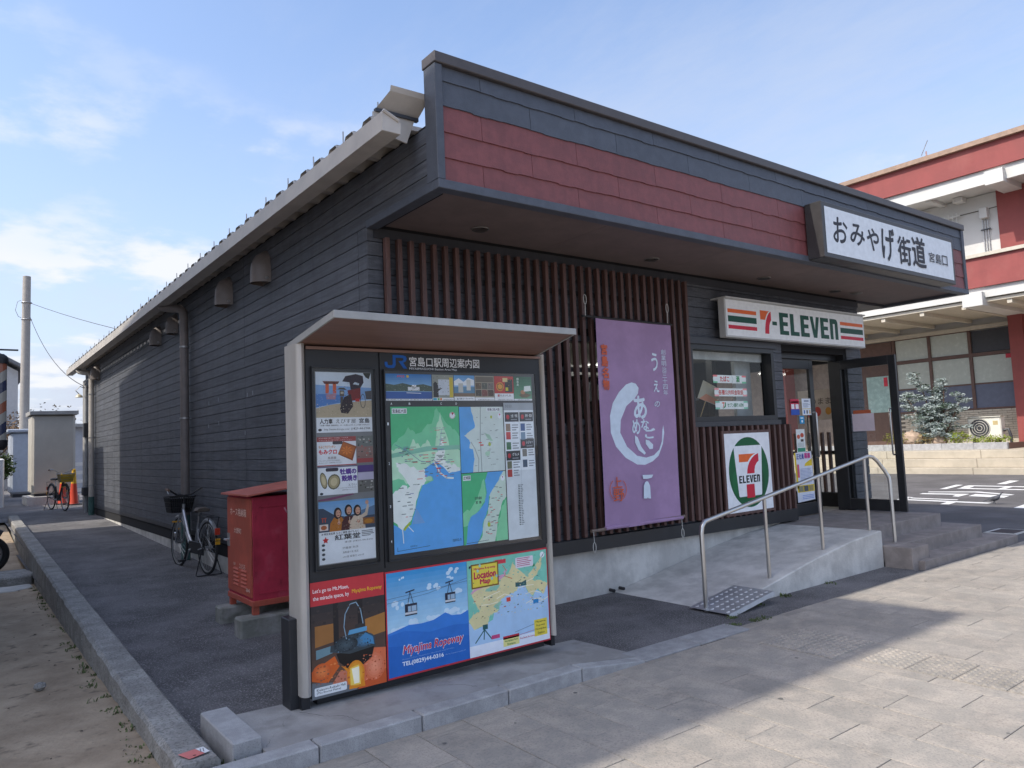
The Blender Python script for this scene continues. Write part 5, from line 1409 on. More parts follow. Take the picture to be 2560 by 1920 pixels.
p.line('8aa4b4', [(X(.46), Z(.58)), (X(.43), Z(.72)), (X(.45), Z(.86)), (X(.52), Z(.96)), (X(.60), Z(.97)), (X(.66), Z(.88)), (X(.69), Z(.72))], .006)
p.poly('e08a28', [(X(.38), Z(.30)), (X(.5), Z(.24)), (X(.58), Z(.32)), (X(.66), Z(.26)), (X(.68), Z(.14)), (X(.70), Z(.02)), (X(.48), Z(.02)), (X(.50), Z(.18))]); p.glow('e08a28', 'f6c850', X(.575), Z(.17), .06, .085, 6); p.poly('f2d060', [(X(.50), Z(.25)), (X(.62), Z(.27)), (X(.64), Z(.05)), (X(.50), Z(.06))]); p.poly('fbf4d8', [(X(.52), Z(.24)), (X(.62), Z(.25)), (X(.62), Z(.07)), (X(.55), Z(.07))])
p.speck(X(0), Z(.78), X(1), Z(.98), ['3a3432', '48403c'], 30, .01, .03); p.speck(X(.05), Z(.08), X(.5), Z(.36), ['c86a3c', 'e0884c', 'a85a38', '8a5a44'], 60, .005, .022); p.speck(X(.66), Z(.06), X(1), Z(.38), ['c8603c', 'e89070', 'b85030', 'd87c58'], 60, .005, .022); p.speck(X(.3), Z(.44), X(.8), Z(.62), ['30383c', '4a5860', '5a7888', '262c30'], 70, .005, .018)
p.round('dfe2e2', X(.03), Z(.03), X(.45), Z(.12), .008); p.text('444a4e', 'Kieizu-no-Reikado Hall', X(.06), Z(.08), X(.43), Z(.107), .01, 0, 1); p.text('444a4e', '(The Eternal Flame)', X(.06), Z(.045), X(.37), Z(.072), .01, 0, 1)
p.rect('b83440', 2.248, 0.121, 3.606, 0.803)
X = lambda u: 2.258 + .622 * u
Z = lambda v: .133 + .658 * v
p.grad('b4d8ea', '3f94cc', X(0), Z(.36), X(1), Z(1), 14)
for (u, v, s) in ((.17, .93, .05), (.55, .80, .09), (.62, .78, .07), (.82, .93, .10), (.78, .86, .06), (.15, .68, .12), (.3, .66, .09), (.9, .70, .11), (.25, .46, .18), (.55, .5, .14), (.78, .52, .13), (.08, .43, .12), (.45, .43, .16), (.92, .47, .1)):
    for k in range(5):
        p.ell('c4dcec', min(max(X(u + s * rnd.uniform(-.7, .7)), X(.06)), X(.94)), Z(v + s * rnd.uniform(-.2, .25)), .622 * s * rnd.uniform(.25, .55) * .6, .658 * s * rnd.uniform(.2, .4) * .6, 12)
def hill(c_, pts):
    p.poly(c_, [(X(a), Z(b)) for a, b in pts] + [(X(1), Z(0)), (X(0), Z(0))])
hill('3a7ccc', [(0, .42), (.1, .44), (.25, .47), (.4, .46), (.55, .47), (.64, .50), (.70, .52), (.78, .48), (.9, .47), (1, .50)]); hill('3270c0', [(0, .40), (.2, .42), (.5, .36), (.8, .38), (1, .36)]); hill('2c68b8', [(0, .30), (.3, .26), (.6, .29), (1, .24)])
p.line('44506a', [(X(0), Z(.75)), (X(1), Z(.80))], .002); p.line('44506a', [(X(0), Z(.71)), (X(.5), Z(.745)), (X(1), Z(.83))], .002)
for (u, v, s) in ((.28, .56, 1.0), (.77, .61, .9)):
    a, b = X(u), Z(v); w = .045 * s
    p.poly('2c3040', [(a - w, b), (a + w, b), (a + w * 1.02, b + .075 * s), (a - w * 1.0, b + .075 * s)]); p.rect('9ab4c8', a - w * .5, b + .025 * s, a + w * .9, b + .06 * s); p.rect('2c3040', a - w * .02, b + .02 * s, a + w * .08, b + .06 * s); p.rect('c8ccd0', a - w, b + .008 * s, a + w, b + .022 * s); p.line('2c3040', [(a - w * .5, b + .075 * s), (a - w * .1, b + .15 * s), (a + w * .4, b + .075 * s)], .004); p.line('2c3040', [(a - w * .8, b + .15 * s), (a + w * .6, b + .16 * s)], .008)
p.text('c8d4e4', 'Miyajima Ropeway', X(.165), Z(.168), X(.925), Z(.282), .035, .25); p.text('cc3440', 'Miyajima Ropeway', X(.17), Z(.175), X(.92), Z(.275), .015, .25); p.text('dfe6ee', 'TEL(0829)44-0316', X(.16), Z(.075), X(.66), Z(.125), .03); p.text('8fb0d8', 'Momijidani Park, Miyajimacho, Hatsukaichi City 739-0522', X(.16), Z(.14), X(.80), Z(.155), 0, 0, 1); p.text('8fb0d8', 'URL http://miyajima-ropeway.info/', X(.68), Z(.09), X(.95), Z(.105), 0, 0, 1)
X = lambda u: 2.880 + .716 * u
p.rect('7cc4ae', X(0), Z(0), X(1), Z(1))
blob('a9c8e4', [(0, .05), (0, .36), (.1, .28), (.28, .34), (.32, .45), (.4, .55), (.5, .58), (.6, .60), (.62, .70), (.68, .70), (.72, .58), (.80, .50), (.84, .58), (.92, .52), (1, .6), (1, 0)], .004)
blob('d9cf9c', [(0, .38), (.06, .44), (.14, .46), (.05, .62), (.06, .72), (.2, .74), (.35, .76), (.5, .80), (.56, .92), (.62, .82), (.74, .74), (.86, .84), (.95, .96), (.92, .80), (.8, .68), (.92, .66), (1, .62), (.94, .50), (.88, .58), (.80, .52), (.74, .56), (.70, .68), (.62, .68), (.6, .60), (.5, .57), (.4, .54), (.34, .42), (.26, .40), (.22, .30), (.06, .28)], .008)
blob('cf9fb8', [(.02, .66), (.14, .72), (.3, .78), (.42, .80), (.5, .86), (.46, .78), (.3, .72), (.14, .68)], .01); blob('8fc0a8', [(.2, .66), (.3, .70), (.4, .70), (.34, .64)], .01); blob('8fc0a8', [(.3, .48), (.4, .52), (.36, .42)], .01); blob('8fc0a8', [(.68, .78), (.76, .80), (.74, .72)], .01)
for i in range(9):
    a, b = rnd.uniform(.1, .8), rnd.uniform(.42, .7); p.line('efe8d0', [(X(a), Z(b)), (X(a + .1), Z(b + rnd.uniform(-.02, .05))), (X(a + .2), Z(b + rnd.uniform(-.02, .06)))], .005, i > 0)
p.line('c8703c', [(X(.43), Z(.90)), (X(.47), Z(.84)), (X(.45), Z(.78)), (X(.54), Z(.74))], .005); p.poly('3c6060', [(X(.58), Z(.64)), (X(.72), Z(.64)), (X(.72), Z(.70)), (X(.66), Z(.68)), (X(.58), Z(.69))])
p.poly('2c5a5c', [(X(.16), Z(.26)), (X(.22), Z(.26)), (X(.22), Z(.31)), (X(.16), Z(.31))])
for (a, b) in ((.07, .12), (.17, .14), (.26, .13)):
    p.line('2c5a5c', [(X(.18), Z(.26)), (X(a), Z(b + .02))], .008)
p.rect('c8404c', X(.32), Z(.92), X(.47), Z(.965)); p.rect('d0483c', X(.46), Z(.50), X(.51), Z(.545), True); p.rect('2c84c0', X(.80), Z(.42), X(.87), Z(.465), True); p.rect('2c8450', X(.79), Z(.83), X(.84), Z(.86), True); p.rect('c04878', X(.26), Z(.14), X(.36), Z(.18), True)
p.speck(X(.05), Z(.36), X(.95), Z(.72), ['c8b888', 'e6deb8', 'b0a880', '9cc4b0', 'd8c8a8'], 160, .004, .016); p.speck(X(.0), Z(.72), X(1), Z(.98), ['6cb8a0', '8ccab8', '74bca8'], 90, .006, .022)
p.rect('7a5a28', X(.045), Z(.70), X(.375), Z(.955)); p.rect('e0cc4c', X(.06), Z(.715), X(.36), Z(.94)); p.text('b8284c', 'Miyajima Ropeway', X(.08), Z(.885), X(.34), Z(.915), .04, 0, 1); p.text('b8284c', 'Location', X(.08), Z(.80), X(.34), Z(.87), .05); p.text('b8284c', 'Map', X(.15), Z(.725), X(.27), Z(.79), .05)
p.round('dcd6dc', X(.59), Z(.84), X(.82), Z(.955), .008)
for i in range(5):
    p.rect('b86a84', X(.61), Z(.857 + .02 * i), X(.76 + .05 * rnd.random()), Z(.866 + .02 * i), i > 0)
p.ell('e4e8e8', X(.945), Z(.945), .022, .022, 18); p.poly('2c3440', [(X(.925), Z(.915)), (X(.975), Z(.975)), (X(.95), Z(.93))])
p.rect('dfe4ec', X(0), Z(0), X(1), Z(.115)); p.rect('e0cc4c', X(.80), Z(.06), X(.97), Z(.24)); p.rect('e0d88c', X(.40), Z(.03), X(.60), Z(.12)); p.rect('b83440', X(.40), Z(.105), X(.60), Z(.14), True)
for (t, a, b, c_, d) in (('Miyajima', .82, .20, .95, .225), ('Ropeway', .83, .16, .94, .185), ('Momijidani', .815, .12, .955, .145), ('Station', .84, .08, .93, .105)):
    p.text('6a5a28', t, X(a), Z(b), X(c_), Z(d), .02, 0, 1)
p.text('3c7a3c', 'Momijidani Park', X(.42), Z(.072), X(.58), Z(.095), .02, 0, 1); p.text('3c7a3c', 'Entrance', X(.45), Z(.04), X(.55), Z(.062), .02, 0, 1); p.text('b83450', 'Free Shuttle Bus Service', X(.61), Z(.07), X(.80), Z(.09), .01, 0, 1); p.line('55607c', [(X(.55), Z(.16)), (X(.80), Z(.20))], .0025); p.line('b83450', [(X(.6), Z(.12)), (X(.8), Z(.135))], .0025)
for i in range(40):
    a, b = rnd.uniform(.06, .92), rnd.uniform(.35, .85); p.rect(rnd.choice(['5a7068', '8a8460', 'b86a60', '4a5a68']), X(a), Z(b), X(a) + rnd.uniform(.006, .02), Z(b) + rnd.uniform(.003, .008), i > 0)
for i in range(7):
    p.ell('9fcabc', X(rnd.uniform(.03, .95)), Z(rnd.uniform(.78, .97)), .01, .012, 8, i > 0)
p.rect('7cc4ae', X(0), Z(1) - .001, X(1), Z(1))
p.build('lower_poster', kb)
MB().quad((1.785, KY - .022, .875), (2.21, KY - .022, .875), (2.21, KY - .022, 2.118), (1.785, KY - .022, 2.118)).build('case_glass', GLASS2, kb)
MB().quad((2.28, KY - .022, .87), (3.55, KY - .022, .87), (3.55, KY - .022, 2.113), (2.28, KY - .022, 2.113)).build('case_glass', GLASS2, kb)
for (a, b, c_, d) in ((1.785, 2.21, .875, 2.118), (2.28, 3.55, .87, 2.113)):
    MB().box(a, b, KY - .026, KY - .004, c_ - .006, c_).box(a, b, KY - .026, KY - .004, d, d + .006).box(a - .006, a, KY - .026, KY - .004, c_ - .006, d + .006).box(b, b + .006, KY - .026, KY - .004, c_ - .006, d + .006).build('case_frame', m_kblack, kb)
# ------------------------------------------------------------------ red hose cabinet on its blocks
m_rbox = M('faded_red_steel', (0.50, 0.035, 0.07), 0.55, var=0.14, scale=3, spot=(6, 0.58, 0.72, (0.56, 0.11, 0.15), 0.45), wst=[((3, 3, 1.2), .45, .75, .7), ((14, 14, 5), .60, .72, .62)])
m_rdoor = M('orange_red_steel', (0.50, 0.105, 0.065), 0.55, var=0.13, scale=3, spot=(6, 0.58, 0.72, (0.3, 0.09, 0.06), 0.4), wst=[((3, 3, 1.2), .45, .75, .75), ((16, 16, 6), .60, .72, .6)])
hb = thing('hose_cabinet', 'red steel fire hose cabinet standing behind the map board', 'cabinet', (2.4, 7.05, 0.2))
MB().box(2.15, 2.66, 6.705, 7.42, 0.275, 1.215).build('body', m_rbox, hb, bev=0.006)
MB().box(2.138, 2.1495, 6.715, 7.41, 0.335, 1.20).build('door', m_rdoor, hb, bev=0.003)
MB().box(2.14, 2.67, 6.695, 7.43, 0.26, 0.31).build('base_frame', m_rdoor, hb, bev=0.003)
MB().add([(2.095, 6.65, 1.226), (2.72, 6.65, 1.30), (2.72, 7.46, 1.30), (2.095, 7.46, 1.226), (2.095, 6.65, 1.240), (2.72, 6.65, 1.314), (2.72, 7.46, 1.314), (2.095, 7.46, 1.240)],
         [(3, 2, 1, 0), (4, 5, 6, 7), (0, 1, 5, 4), (1, 2, 6, 5), (2, 3, 7, 6), (3, 0, 4, 7)]).build('lid', M('lid_red', (0.52, 0.14, 0.10), 0.6, var=0.12), hb)
for (x, y) in ((2.15, 6.71), (2.61, 6.71), (2.15, 7.365), (2.61, 7.365)):
    MB().box(x, x + .05, y, y + .05, 0.185, 0.262).build('leg', m_rdoor, hb)
hdl = MB().cyl((2.138, 7.36, 0.80), (2.10, 7.36, 0.80), 0.012, n=8).build('handle', m_galv, hb)
MB().cyl((2.105, 7.33, 0.80), (2.105, 7.40, 0.80), 0.01, n=8).build('lever', m_galv, hdl)
for z_ in (.45, .78, 1.10):
    MB().cyl((2.142, 6.712, z_), (2.142, 6.712, z_ + .07), .009, n=8).build('hinge', m_rdoor, hb)
MB().box(2.132, 2.139, 7.33, 7.40, .74, .86).build('latch_plate', m_galv, hb)
MB().box(2.20, 2.62, 6.700, 6.706, .36, .372).box(2.20, 2.62, 6.700, 6.706, 1.12, 1.132).build('panel_seam', m_rbox, hb)
p = PR((2.137, 0, 0), (0, -1, 0), (0, 0, 1), (-1, 0, 0))
TW = 'd8b4a6'
p.text(TW, 'ホース格納箱', -7.31, 1.035, -6.84, 1.105, .02); p.text(TW, '大野町', -7.20, .875, -6.98, .925, .02); p.text(TW, '2155', -7.05, .565, -6.88, .605, .01); p.text(TW, '№', -7.22, .575, -7.16, .605, .0); p.text(TW, '84', -6.86, .375, -6.76, .41, .02)
p.build('lettering', hb)
for yy_ in (7.15, 6.92):
    for k in range(5):
        MB().prism([(2.138, .40 + .035 * k), (2.128, .405 + .035 * k), (2.138, .42 + .035 * k)], 'y', yy_ - .075, yy_ + .075).build('louvre', m_rdoor, hb)
p = PR((0, 6.703, 0))
for a, b in zip([(2.44, 1.10), (2.46, 1.06), (2.49, 1.07), (2.50, 1.11), (2.53, 1.08), (2.555, 1.13), (2.59, 1.09), (2.62, 1.14), (2.65, 1.10)], [(2.46, 1.06), (2.49, 1.07), (2.50, 1.11), (2.53, 1.08), (2.555, 1.13), (2.59, 1.09), (2.62, 1.14), (2.65, 1.10)]):
    p.line('b87a86', [a, b], .014, True)
p.rect('a8c4d8', 2.56, .95, 2.63, 1.04)
p.build('graffiti', hb)
m_blk = M('mossy_concrete', (0.22, 0.22, 0.19), 0.95, col2=(0.33, 0.32, 0.3), scale=5, bump=0.8, bscale=40, spot=(6, 0.55, 0.7, (0.09, 0.095, 0.07), 0.6))
tag(MB().box(2.01, 2.75, 6.62, 6.81, 0.0, 0.187).build('footing_block', m_blk, bev=0.015), 'mossy concrete block under the near edge of the red cabinet', 'block', 'blocks under the red cabinet')
tag(MB().box(2.03, 2.75, 7.28, 7.47, 0.0, 0.187).build('footing_block', m_blk, bev=0.015), 'mossy concrete block under the far edge of the red cabinet', 'block', 'blocks under the red cabinet')

# ------------------------------------------------------------------ bicycles
m_tyre = M('tyre_rubber', (0.02, 0.02, 0.021), 0.8)
m_rim = M('alloy_rim', (0.5, 0.5, 0.5), 0.3, 0.9)
m_blackp = M('black_plastic', (0.018, 0.018, 0.02), 0.5)
m_silverf = M('silver_frame_paint', (0.42, 0.43, 0.45), 0.3, 0.7)
m_amber = M('amber_reflector', (0.7, 0.35, 0.03), 0.3)
m_redr = M('red_reflector', (0.6, 0.06, 0.03), 0.3)
def bicycle(label, loc, heading, frame_mat, lean=0.0, yellow=False):
    b = thing('bicycle', label, 'bicycle', loc)
    b.rotation_euler = (lean, 0, heading)
    R_ = 0.335
    def bp(mb, name, mat, parent=None, **k):
        o = mb.build(name, mat, None, **k)
        o.parent = parent or b
        return o
    for cx in (0.0, 1.10):
        w = bp(MB().cyl((cx, -.04, R_), (cx, .04, R_), 0.022, n=10), 'wheel', m_rim)
        bp(MB().tube([(cx + R_ * .955 * math.cos(t), 0, R_ + R_ * .955 * math.sin(t)) for t in [i * math.pi / 16 for i in range(32)]], 0.0165, 8, closed=True), 'tyre', m_tyre, w, smooth=True)
        bp(MB().tube([(cx + R_ * .895 * math.cos(t), 0, R_ + R_ * .895 * math.sin(t)) for t in [i * math.pi / 16 for i in range(32)]], 0.011, 6, closed=True), 'rim', m_rim, w, smooth=True)
        sp = MB()
        for i in range(28):
            t = i * 2 * math.pi / 28; t2 = t + (.5 if i % 2 else -.5)
            sp.tube([(cx + .02 * math.cos(t2), .025 * (1 if i % 4 < 2 else -1), R_ + .02 * math.sin(t2)), (cx + R_ * .89 * math.cos(t), 0, R_ + R_ * .89 * math.sin(t))], 0.0013, 3, False)
        bp(sp, 'spokes', m_rim, w)
        a0, a1 = (0.15, 2.6) if cx == 0 else (0.6, 2.5)
        bp(MB().tube([(cx + R_ * 1.05 * math.cos(t), 0, R_ + R_ * 1.05 * math.sin(t)) for t in [a0 + (a1 - a0) * i / 12 for i in range(13)]], 0.024, 6), 'mudguard', m_silverf if frame_mat is m_silverf else m_blackp, smooth=True)
    hd = (0.98, 0, 0.80); bb = (0.48, 0, 0.28); st_ = (0.36, 0, 0.62)
    fr = MB()
    fr.tube([hd, (0.90, 0, .68), (0.74, 0, .46), (0.58, 0, .33), bb], 0.024, 8).tube([(0.97, 0, .70), (0.86, 0, .52), (0.70, 0, .36), bb], 0.019, 8)
    fr.tube([bb, st_], 0.017, 8)
    for s in (-1, 1):
        fr.tube([bb, (0.2, s * .05, .30), (0, s * .06, R_)], 0.010, 6).tube([(0.38, 0, .56), (0.2, s * .05, .45), (0, s * .06, R_)], 0.008, 6)
        fr.tube([(1.0, s * .035, .70), (1.03, s * .05, .6), (1.10, s * .05, R_)], 0.012, 6)
    fr.cyl((0.97, 0, .68), (0.955, 0, .86), 0.022)
    bp(fr, 'frame', frame_mat, smooth=True)
    bp(MB().tube([(0.955, 0, .86), (0.945, 0, .98)], 0.012, 8).tube([(0.74, -.27, 1.06), (0.84, -.27, 1.075), (0.93, -.22, 1.07), (0.96, -.10, .99), (0.955, 0, .975), (0.96, .10, .99), (0.93, .22, 1.07), (0.84, .27, 1.075), (0.74, .27, 1.06)], 0.0115, 8), 'handlebar', m_blackp if frame_mat is m_silverf else m_rim, smooth=True)
    for s in (-1, 1):
        bp(MB().cyl((0.73, s * .27, 1.058), (0.84, s * .27, 1.073), 0.017, n=8), 'grip', M('tan_grip', (0.2, 0.13, 0.09), 0.7))
        bp(MB().tube([(0.87, s * .25, 1.06), (0.80, s * .255, 1.02), (0.76, s * .26, 1.01)], 0.006, 5), 'brake_lever', m_rim)
    sd = MB(); pr_ = [(-.14, .085, .03), (-.10, .10, .045), (-.02, .085, .04), (.06, .05, .035), (.13, .025, .03)]
    rows = [[(0.32 + x, w_ * math.cos(t), .80 + h_ * max(-.5, math.sin(t))) for t in [i * math.pi / 5 for i in range(10)]] for x, w_, h_ in pr_]
    sd.add([q for r in rows for q in r], [(i * 10 + j, i * 10 + (j + 1) % 10, (i + 1) * 10 + (j + 1) % 10, (i + 1) * 10 + j) for i in range(4) for j in range(10)] + [tuple(range(10)), tuple(range(40, 50))[::-1]])
    bp(sd, 'saddle', M('worn_saddle' if frame_mat is m_silverf else 'black_saddle', (0.10, 0.08, 0.065) if frame_mat is m_silverf else (0.02, 0.02, 0.02), 0.7), smooth=True)
    bp(MB().cyl(st_, (0.325, 0, .79), 0.0135), 'seat_post', m_rim)
    # front basket of thin bars over a mesh lining
    bk = MB(); x0_, x1_ = 1.0, 1.28
    def ring(z, k):
        return [(1.14 - .13 * k, -.17 * k, z), (1.14 + .14 * k, -.17 * k, z), (1.14 + .14 * k, .17 * k, z), (1.14 - .13 * k, .17 * k, z)]
    for z, k in ((.74, .78), (.81, .86), (.88, .93), (.955, 1.0)):
        bk.tube(ring(z, k), 0.005 if z < .95 else .009, 5, closed=True)
    lo_, hi_ = ring(.74, .78), ring(.955, 1.0)
    for i in range(4):
        a, c_ = Vector(lo_[i]), Vector(lo_[(i + 1) % 4]); d_, e_ = Vector(hi_[i]), Vector(hi_[(i + 1) % 4])
        for k in range(11):
            t = k / 11
            bk.tube([a.lerp(c_, t), d_.lerp(e_, t)], 0.0032, 3, False)
        bk.tube([a, Vector(lo_[(i + 2) % 4])], 0.003, 3)
    bp(bk, 'basket', m_blackp if not yellow else m_rim)
    ln = MB(); ln.add([(x, y, z) for x, y, z in ring(.745, .77)] + [(x, y, z) for x, y, z in ring(.93, .96)], [(0, 1, 2, 3), (0, 1, 5, 4), (1, 2, 6, 5), (2, 3, 7, 6), (3, 0, 4, 7)])
    if yellow:
        bp(ln, 'basket_cover', M('yellow_cover', (0.75, 0.5, 0.04), 0.6))
    else:
        m_net = bpy.data.materials.get('basket_net')
        if not m_net:
            m_net = glass_mat('basket_net', (0.35, 0.35, 0.36), 0.1, 0.02)
        bp(ln, 'basket_net', m_net)
    bp(MB().tube([(0.30, .05, .74), (.0, .06, .74), (-.22, .06, .73), (-.22, -.06, .73), (0, -.06, .74), (.30, -.05, .74)], 0.005, 5).tube([(-.2, .06, .73), (0, .07, R_)], .005, 5).tube([(-.2, -.06, .73), (0, -.07, R_)], .005, 5).tube([(-.05, .06, .735), (-.05, -.06, .735)], .004, 5), 'rear_rack', m_blackp)
    bp(MB().box(-.335, -.315, -.03, .03, .52, .60), 'tail_reflector', m_redr)
    bp(MB().box(-.35, -.33, -.028, .028, .40, .44).box(-.355, -.335, -.028, .028, .45, .475), 'reflector', m_amber)
    bp(MB().box(0.0, .55, .045, .058, .24, .40), 'chain_guard', m_blackp, bev=.01)
    cr_ = bp(MB().cyl((.48, -.07, .28), (.48, .07, .28), .02).tube([(.48, .07, .28), (.56, .08, .14)], .009, 6).tube([(.48, -.07, .28), (.40, -.08, .42)], .009, 6), 'crank', m_rim)
    for s, x, z in ((1, .56, .14), (-1, .40, .42)):
        bp(MB().box(x - .04, x + .04, s * .09 if s > 0 else -.17, s * .17 if s > 0 else -.09, z - .012, z + .012), 'pedal', m_blackp, cr_)
    bp(MB().tube([(.0, .07, R_), (-.06, .16, .01), (-.10, .15, .005), (-.10, -.15, .005), (-.06, -.16, .01), (0, -.07, R_)], .007, 6), 'stand', m_blackp)
    bp(MB().box(1.06, 1.16, .035, .06, .40, .47), 'front_lamp', m_rim, bev=.01)
    bp(MB().box(1.30 - .2, 1.31 - .2, -.10, .10, .605, .625).box(1.16, 1.175, -.03, .03, .50, .52), 'front_reflector', m_amber)
    return b
dirv = Vector((2.56 - 2.645, 11.14 - 10.06))
bicycle('silver framed bicycle with black basket leaning by the charcoal wall', (2.645, 10.06, zasp(10.06) + .004), math.atan2(dirv.y, dirv.x), m_silverf, 0.03)
dirv = Vector((2.40 - 2.2, 22.3 - 23.4))
bicycle('small black bicycle with yellow basket beside the traffic cones', (2.2, 23.4, zasp(23) + .004), math.atan2(dirv.y, dirv.x), m_blackp, 0.0, True)

# ------------------------------------------------------------------ far left corner
m_cone = M('cone_red', (0.62, 0.06, 0.025), 0.5, var=0.06)
m_coney = M('cone_yellow', (0.72, 0.42, 0.03), 0.5, var=0.06)
ZY = zasp(30)
def cone(x, y, label, h=1.0):
    c_ = thing('traffic_cone', label, 'traffic cone', (x, y, ZY), 'cones at the far end of the path')
    MB().box(x - .2, x + .2, y - .2, y + .2, ZY, ZY + .035).build('base', m_blackp, c_, bev=.01)
    MB().lathe([(.135, .03), (.12, .06), (.075, .62)], (x, y, ZY), 18).build('cone_body', m_cone, c_, smooth=True)
    MB().lathe([(.0755, .60), (.05, h - .02), (.03, h)], (x, y, ZY), 18).build('cone_tip', m_coney, c_, smooth=True)
cone(2.925, 25.2, 'red and yellow traffic cone nearest the wall end', 1.05)
cone(2.74, 26.1, 'red and yellow traffic cone half hidden behind the far bicycle', 0.95)
m_cab = M('cabinet_beige', (0.50, 0.47, 0.41), 0.5, var=0.05, scale=2)
m_cabl = M('cabinet_lid', (0.36, 0.35, 0.33), 0.5)
c1 = thing('utility_cabinet', 'tall beige metal utility cabinet on a concrete plinth', 'cabinet', (2.6, 27.1, ZY))
MB().box(1.98, 3.12, 26.5, 27.9, ZY + .34, 3.06).build('body', m_cab, c1, bev=.06)
MB().add([(1.92, 26.4, 3.06), (3.19, 26.4, 3.06), (3.19, 28.0, 3.06), (1.92, 28.0, 3.06), (1.92, 26.4, 3.16), (3.19, 26.4, 3.17), (3.19, 28.0, 3.2), (1.92, 28, 3.19)], [(3, 2, 1, 0), (4, 5, 6, 7), (0, 1, 5, 4), (1, 2, 6, 5), (2, 3, 7, 6), (3, 0, 4, 7)]).build('lid', m_cabl, c1)
MB().box(1.85, 3.2, 26.3, 28.1, ZY - .1, ZY + .26).build('plinth', m_conc, c1, bev=.01)
MB().box(2.05, 3.05, 26.6, 27.8, ZY + .26, ZY + .34).build('toe_kick', m_dark, c1)
c2_ = thing('blue_grey_cabinet', 'pale blue grey metal cabinet behind the beige cabinet', 'cabinet', (2.2, 34.7, ZY))
m_cab2 = M('cabinet_bluegrey', (0.42, 0.46, 0.52), 0.5, var=0.05)
MB().box(1.86, 2.9, 34, 35.6, ZY + .12, 2.80).build('body', m_cab2, c2_, bev=.08)
MB().box(1.74, 3.0, 33.9, 35.7, 2.80, 2.93).build('lid', m_cab2, c2_, bev=.03)
MB().box(1.95, 2.85, 34.1, 35.5, ZY, ZY + .12).build('foot', m_dark, c2_)
pl = thing('utility_pole', 'tall bare concrete utility pole behind the cabinets', 'pole', (2.41, 36, ZY))
MB().cyl((2.40, 36, 0), (2.47, 36, 9.3), 0.19, 0.145, n=16).build('pole', M('pole_concrete', (0.36, 0.335, 0.305), 0.8, var=0.06), pl, smooth=True)
for z in (8.2, 7.5):
    MB().tube([(2.47 + .18 * math.cos(t), 36 + .18 * math.sin(t), z) for t in [i * .524 for i in range(12)]], .02, 5, closed=True).build('band', m_galv, pl)
MB().tube([(2.27, 35.9, 8.28), (2.15, 35.9, 8.2), (2.08, 35.9, 7.85), (2.18, 35.9, 7.6), (2.28, 35.9, 7.55)], .012, 5).build('wire_loop', m_galv, pl)
m_wire = M('cable_black', (0.05, 0.05, 0.055), 0.7)
def cable(a, b, sag, label):
    a, b = Vector(a), Vector(b)
    pts = []
    for i in range(13):
        t = i / 12; q = a.lerp(b, t); q.z -= sag * 4 * t * (1 - t); pts.append(q)
    tag(MB().tube(pts, 0.011, 5).build('overhead_cable', m_wire), label, 'cable', 'cables from the pole')
cable((2.6, 36, 8.2), (7.5, 20.5, 4.35), 0.3, 'upper thin cable running from the pole over the shop roof')
cable((2.6, 36, 7.6), (2.80, 22.35, 3.58), 0.45, 'lower thin cable sagging from the pole to the wall end')
fn = thing('rail_fence', 'low pale rail fence beyond the wall end', 'fence', (3.3, 30, ZY))
for x in (2.4, 3.3, 4.2, 5.1):
    MB().box(x, x + .08, 30, 30.08, ZY - .1, 1.75).build('post', m_conc, fn)
for z in (.55, .85, 1.15, 1.45):
    MB().box(2.3, 5.4, 29.96, 30.0, z, z + .12).build('rail', m_white, fn)
bw = thing('grey_shed', 'plain grey shed wall glimpsed between cabinet and shop', 'shed', (4.2, 40, ZY))
MB().box(3.3, 9, 40, 44, 0, 3.2).build('wall', M('shed_wall', (0.42, 0.43, 0.46), 0.7, var=.06), bw)
MB().box(3.1, 9.2, 39.7, 44.3, 3.2, 3.35).build('roof', m_cabl, bw)
MB().box(3.5, 4.0, 39.97, 39.995, 1.5, 2.2).build('window', m_dark, bw)
wp = thing('white_post', 'short white round post at the left picture edge', 'post', (1.22, 26.6, ZY))
MB().cyl((1.22, 26.6, ZY - .1), (1.22, 26.6, 1.72), 0.085, n=16).build('post', m_white, wp, smooth=True)
MB().lathe([(.09, 0), (.09, .04), (.04, .08)], (1.22, 26.6, 1.70), 16).build('cap', m_white, wp, smooth=True)

# house far behind, its gable wall beside the pole
hs = thing('far_house', 'distant pale gable house behind the utility pole', 'house', (0, 46, 0))
m_hs = M('house_render', (0.50, 0.50, 0.50), 0.8, var=.05)
MB().box(-6.5, 2.75, 45, 54, -.2, 6.3).build('wall', m_hs, hs)
rf = MB().prism([(-7.0, 6.25), (-1.9, 9.2), (3.2, 6.25), (3.2, 6.42), (-1.9, 9.4), (-7.0, 6.42)], 'y', 44.5, 54.5).build('roof', M('grey_tile', (0.16, 0.165, 0.18), 0.7, var=.15), hs)
MB().prism([(-6.5, 6.3), (2.75, 6.3), (-1.9, 9.0)], 'y', 45.0, 45.3).build('gable', m_hs, hs)
for (x, z) in ((-5, 1.5), (-2, 1.5), (-5, 4), (-2, 4), (0.6, 4)):
    w_ = MB().box(x, x + 1.3, 44.96, 45.0, z, z + 1.2).build('window', m_dark, hs)
    MB().box(x + .06, x + 1.24, 44.94, 44.96, z + .06, z + 1.14).build('pane', M('far_pane', (0.1, 0.12, 0.14), 0.1), w_)

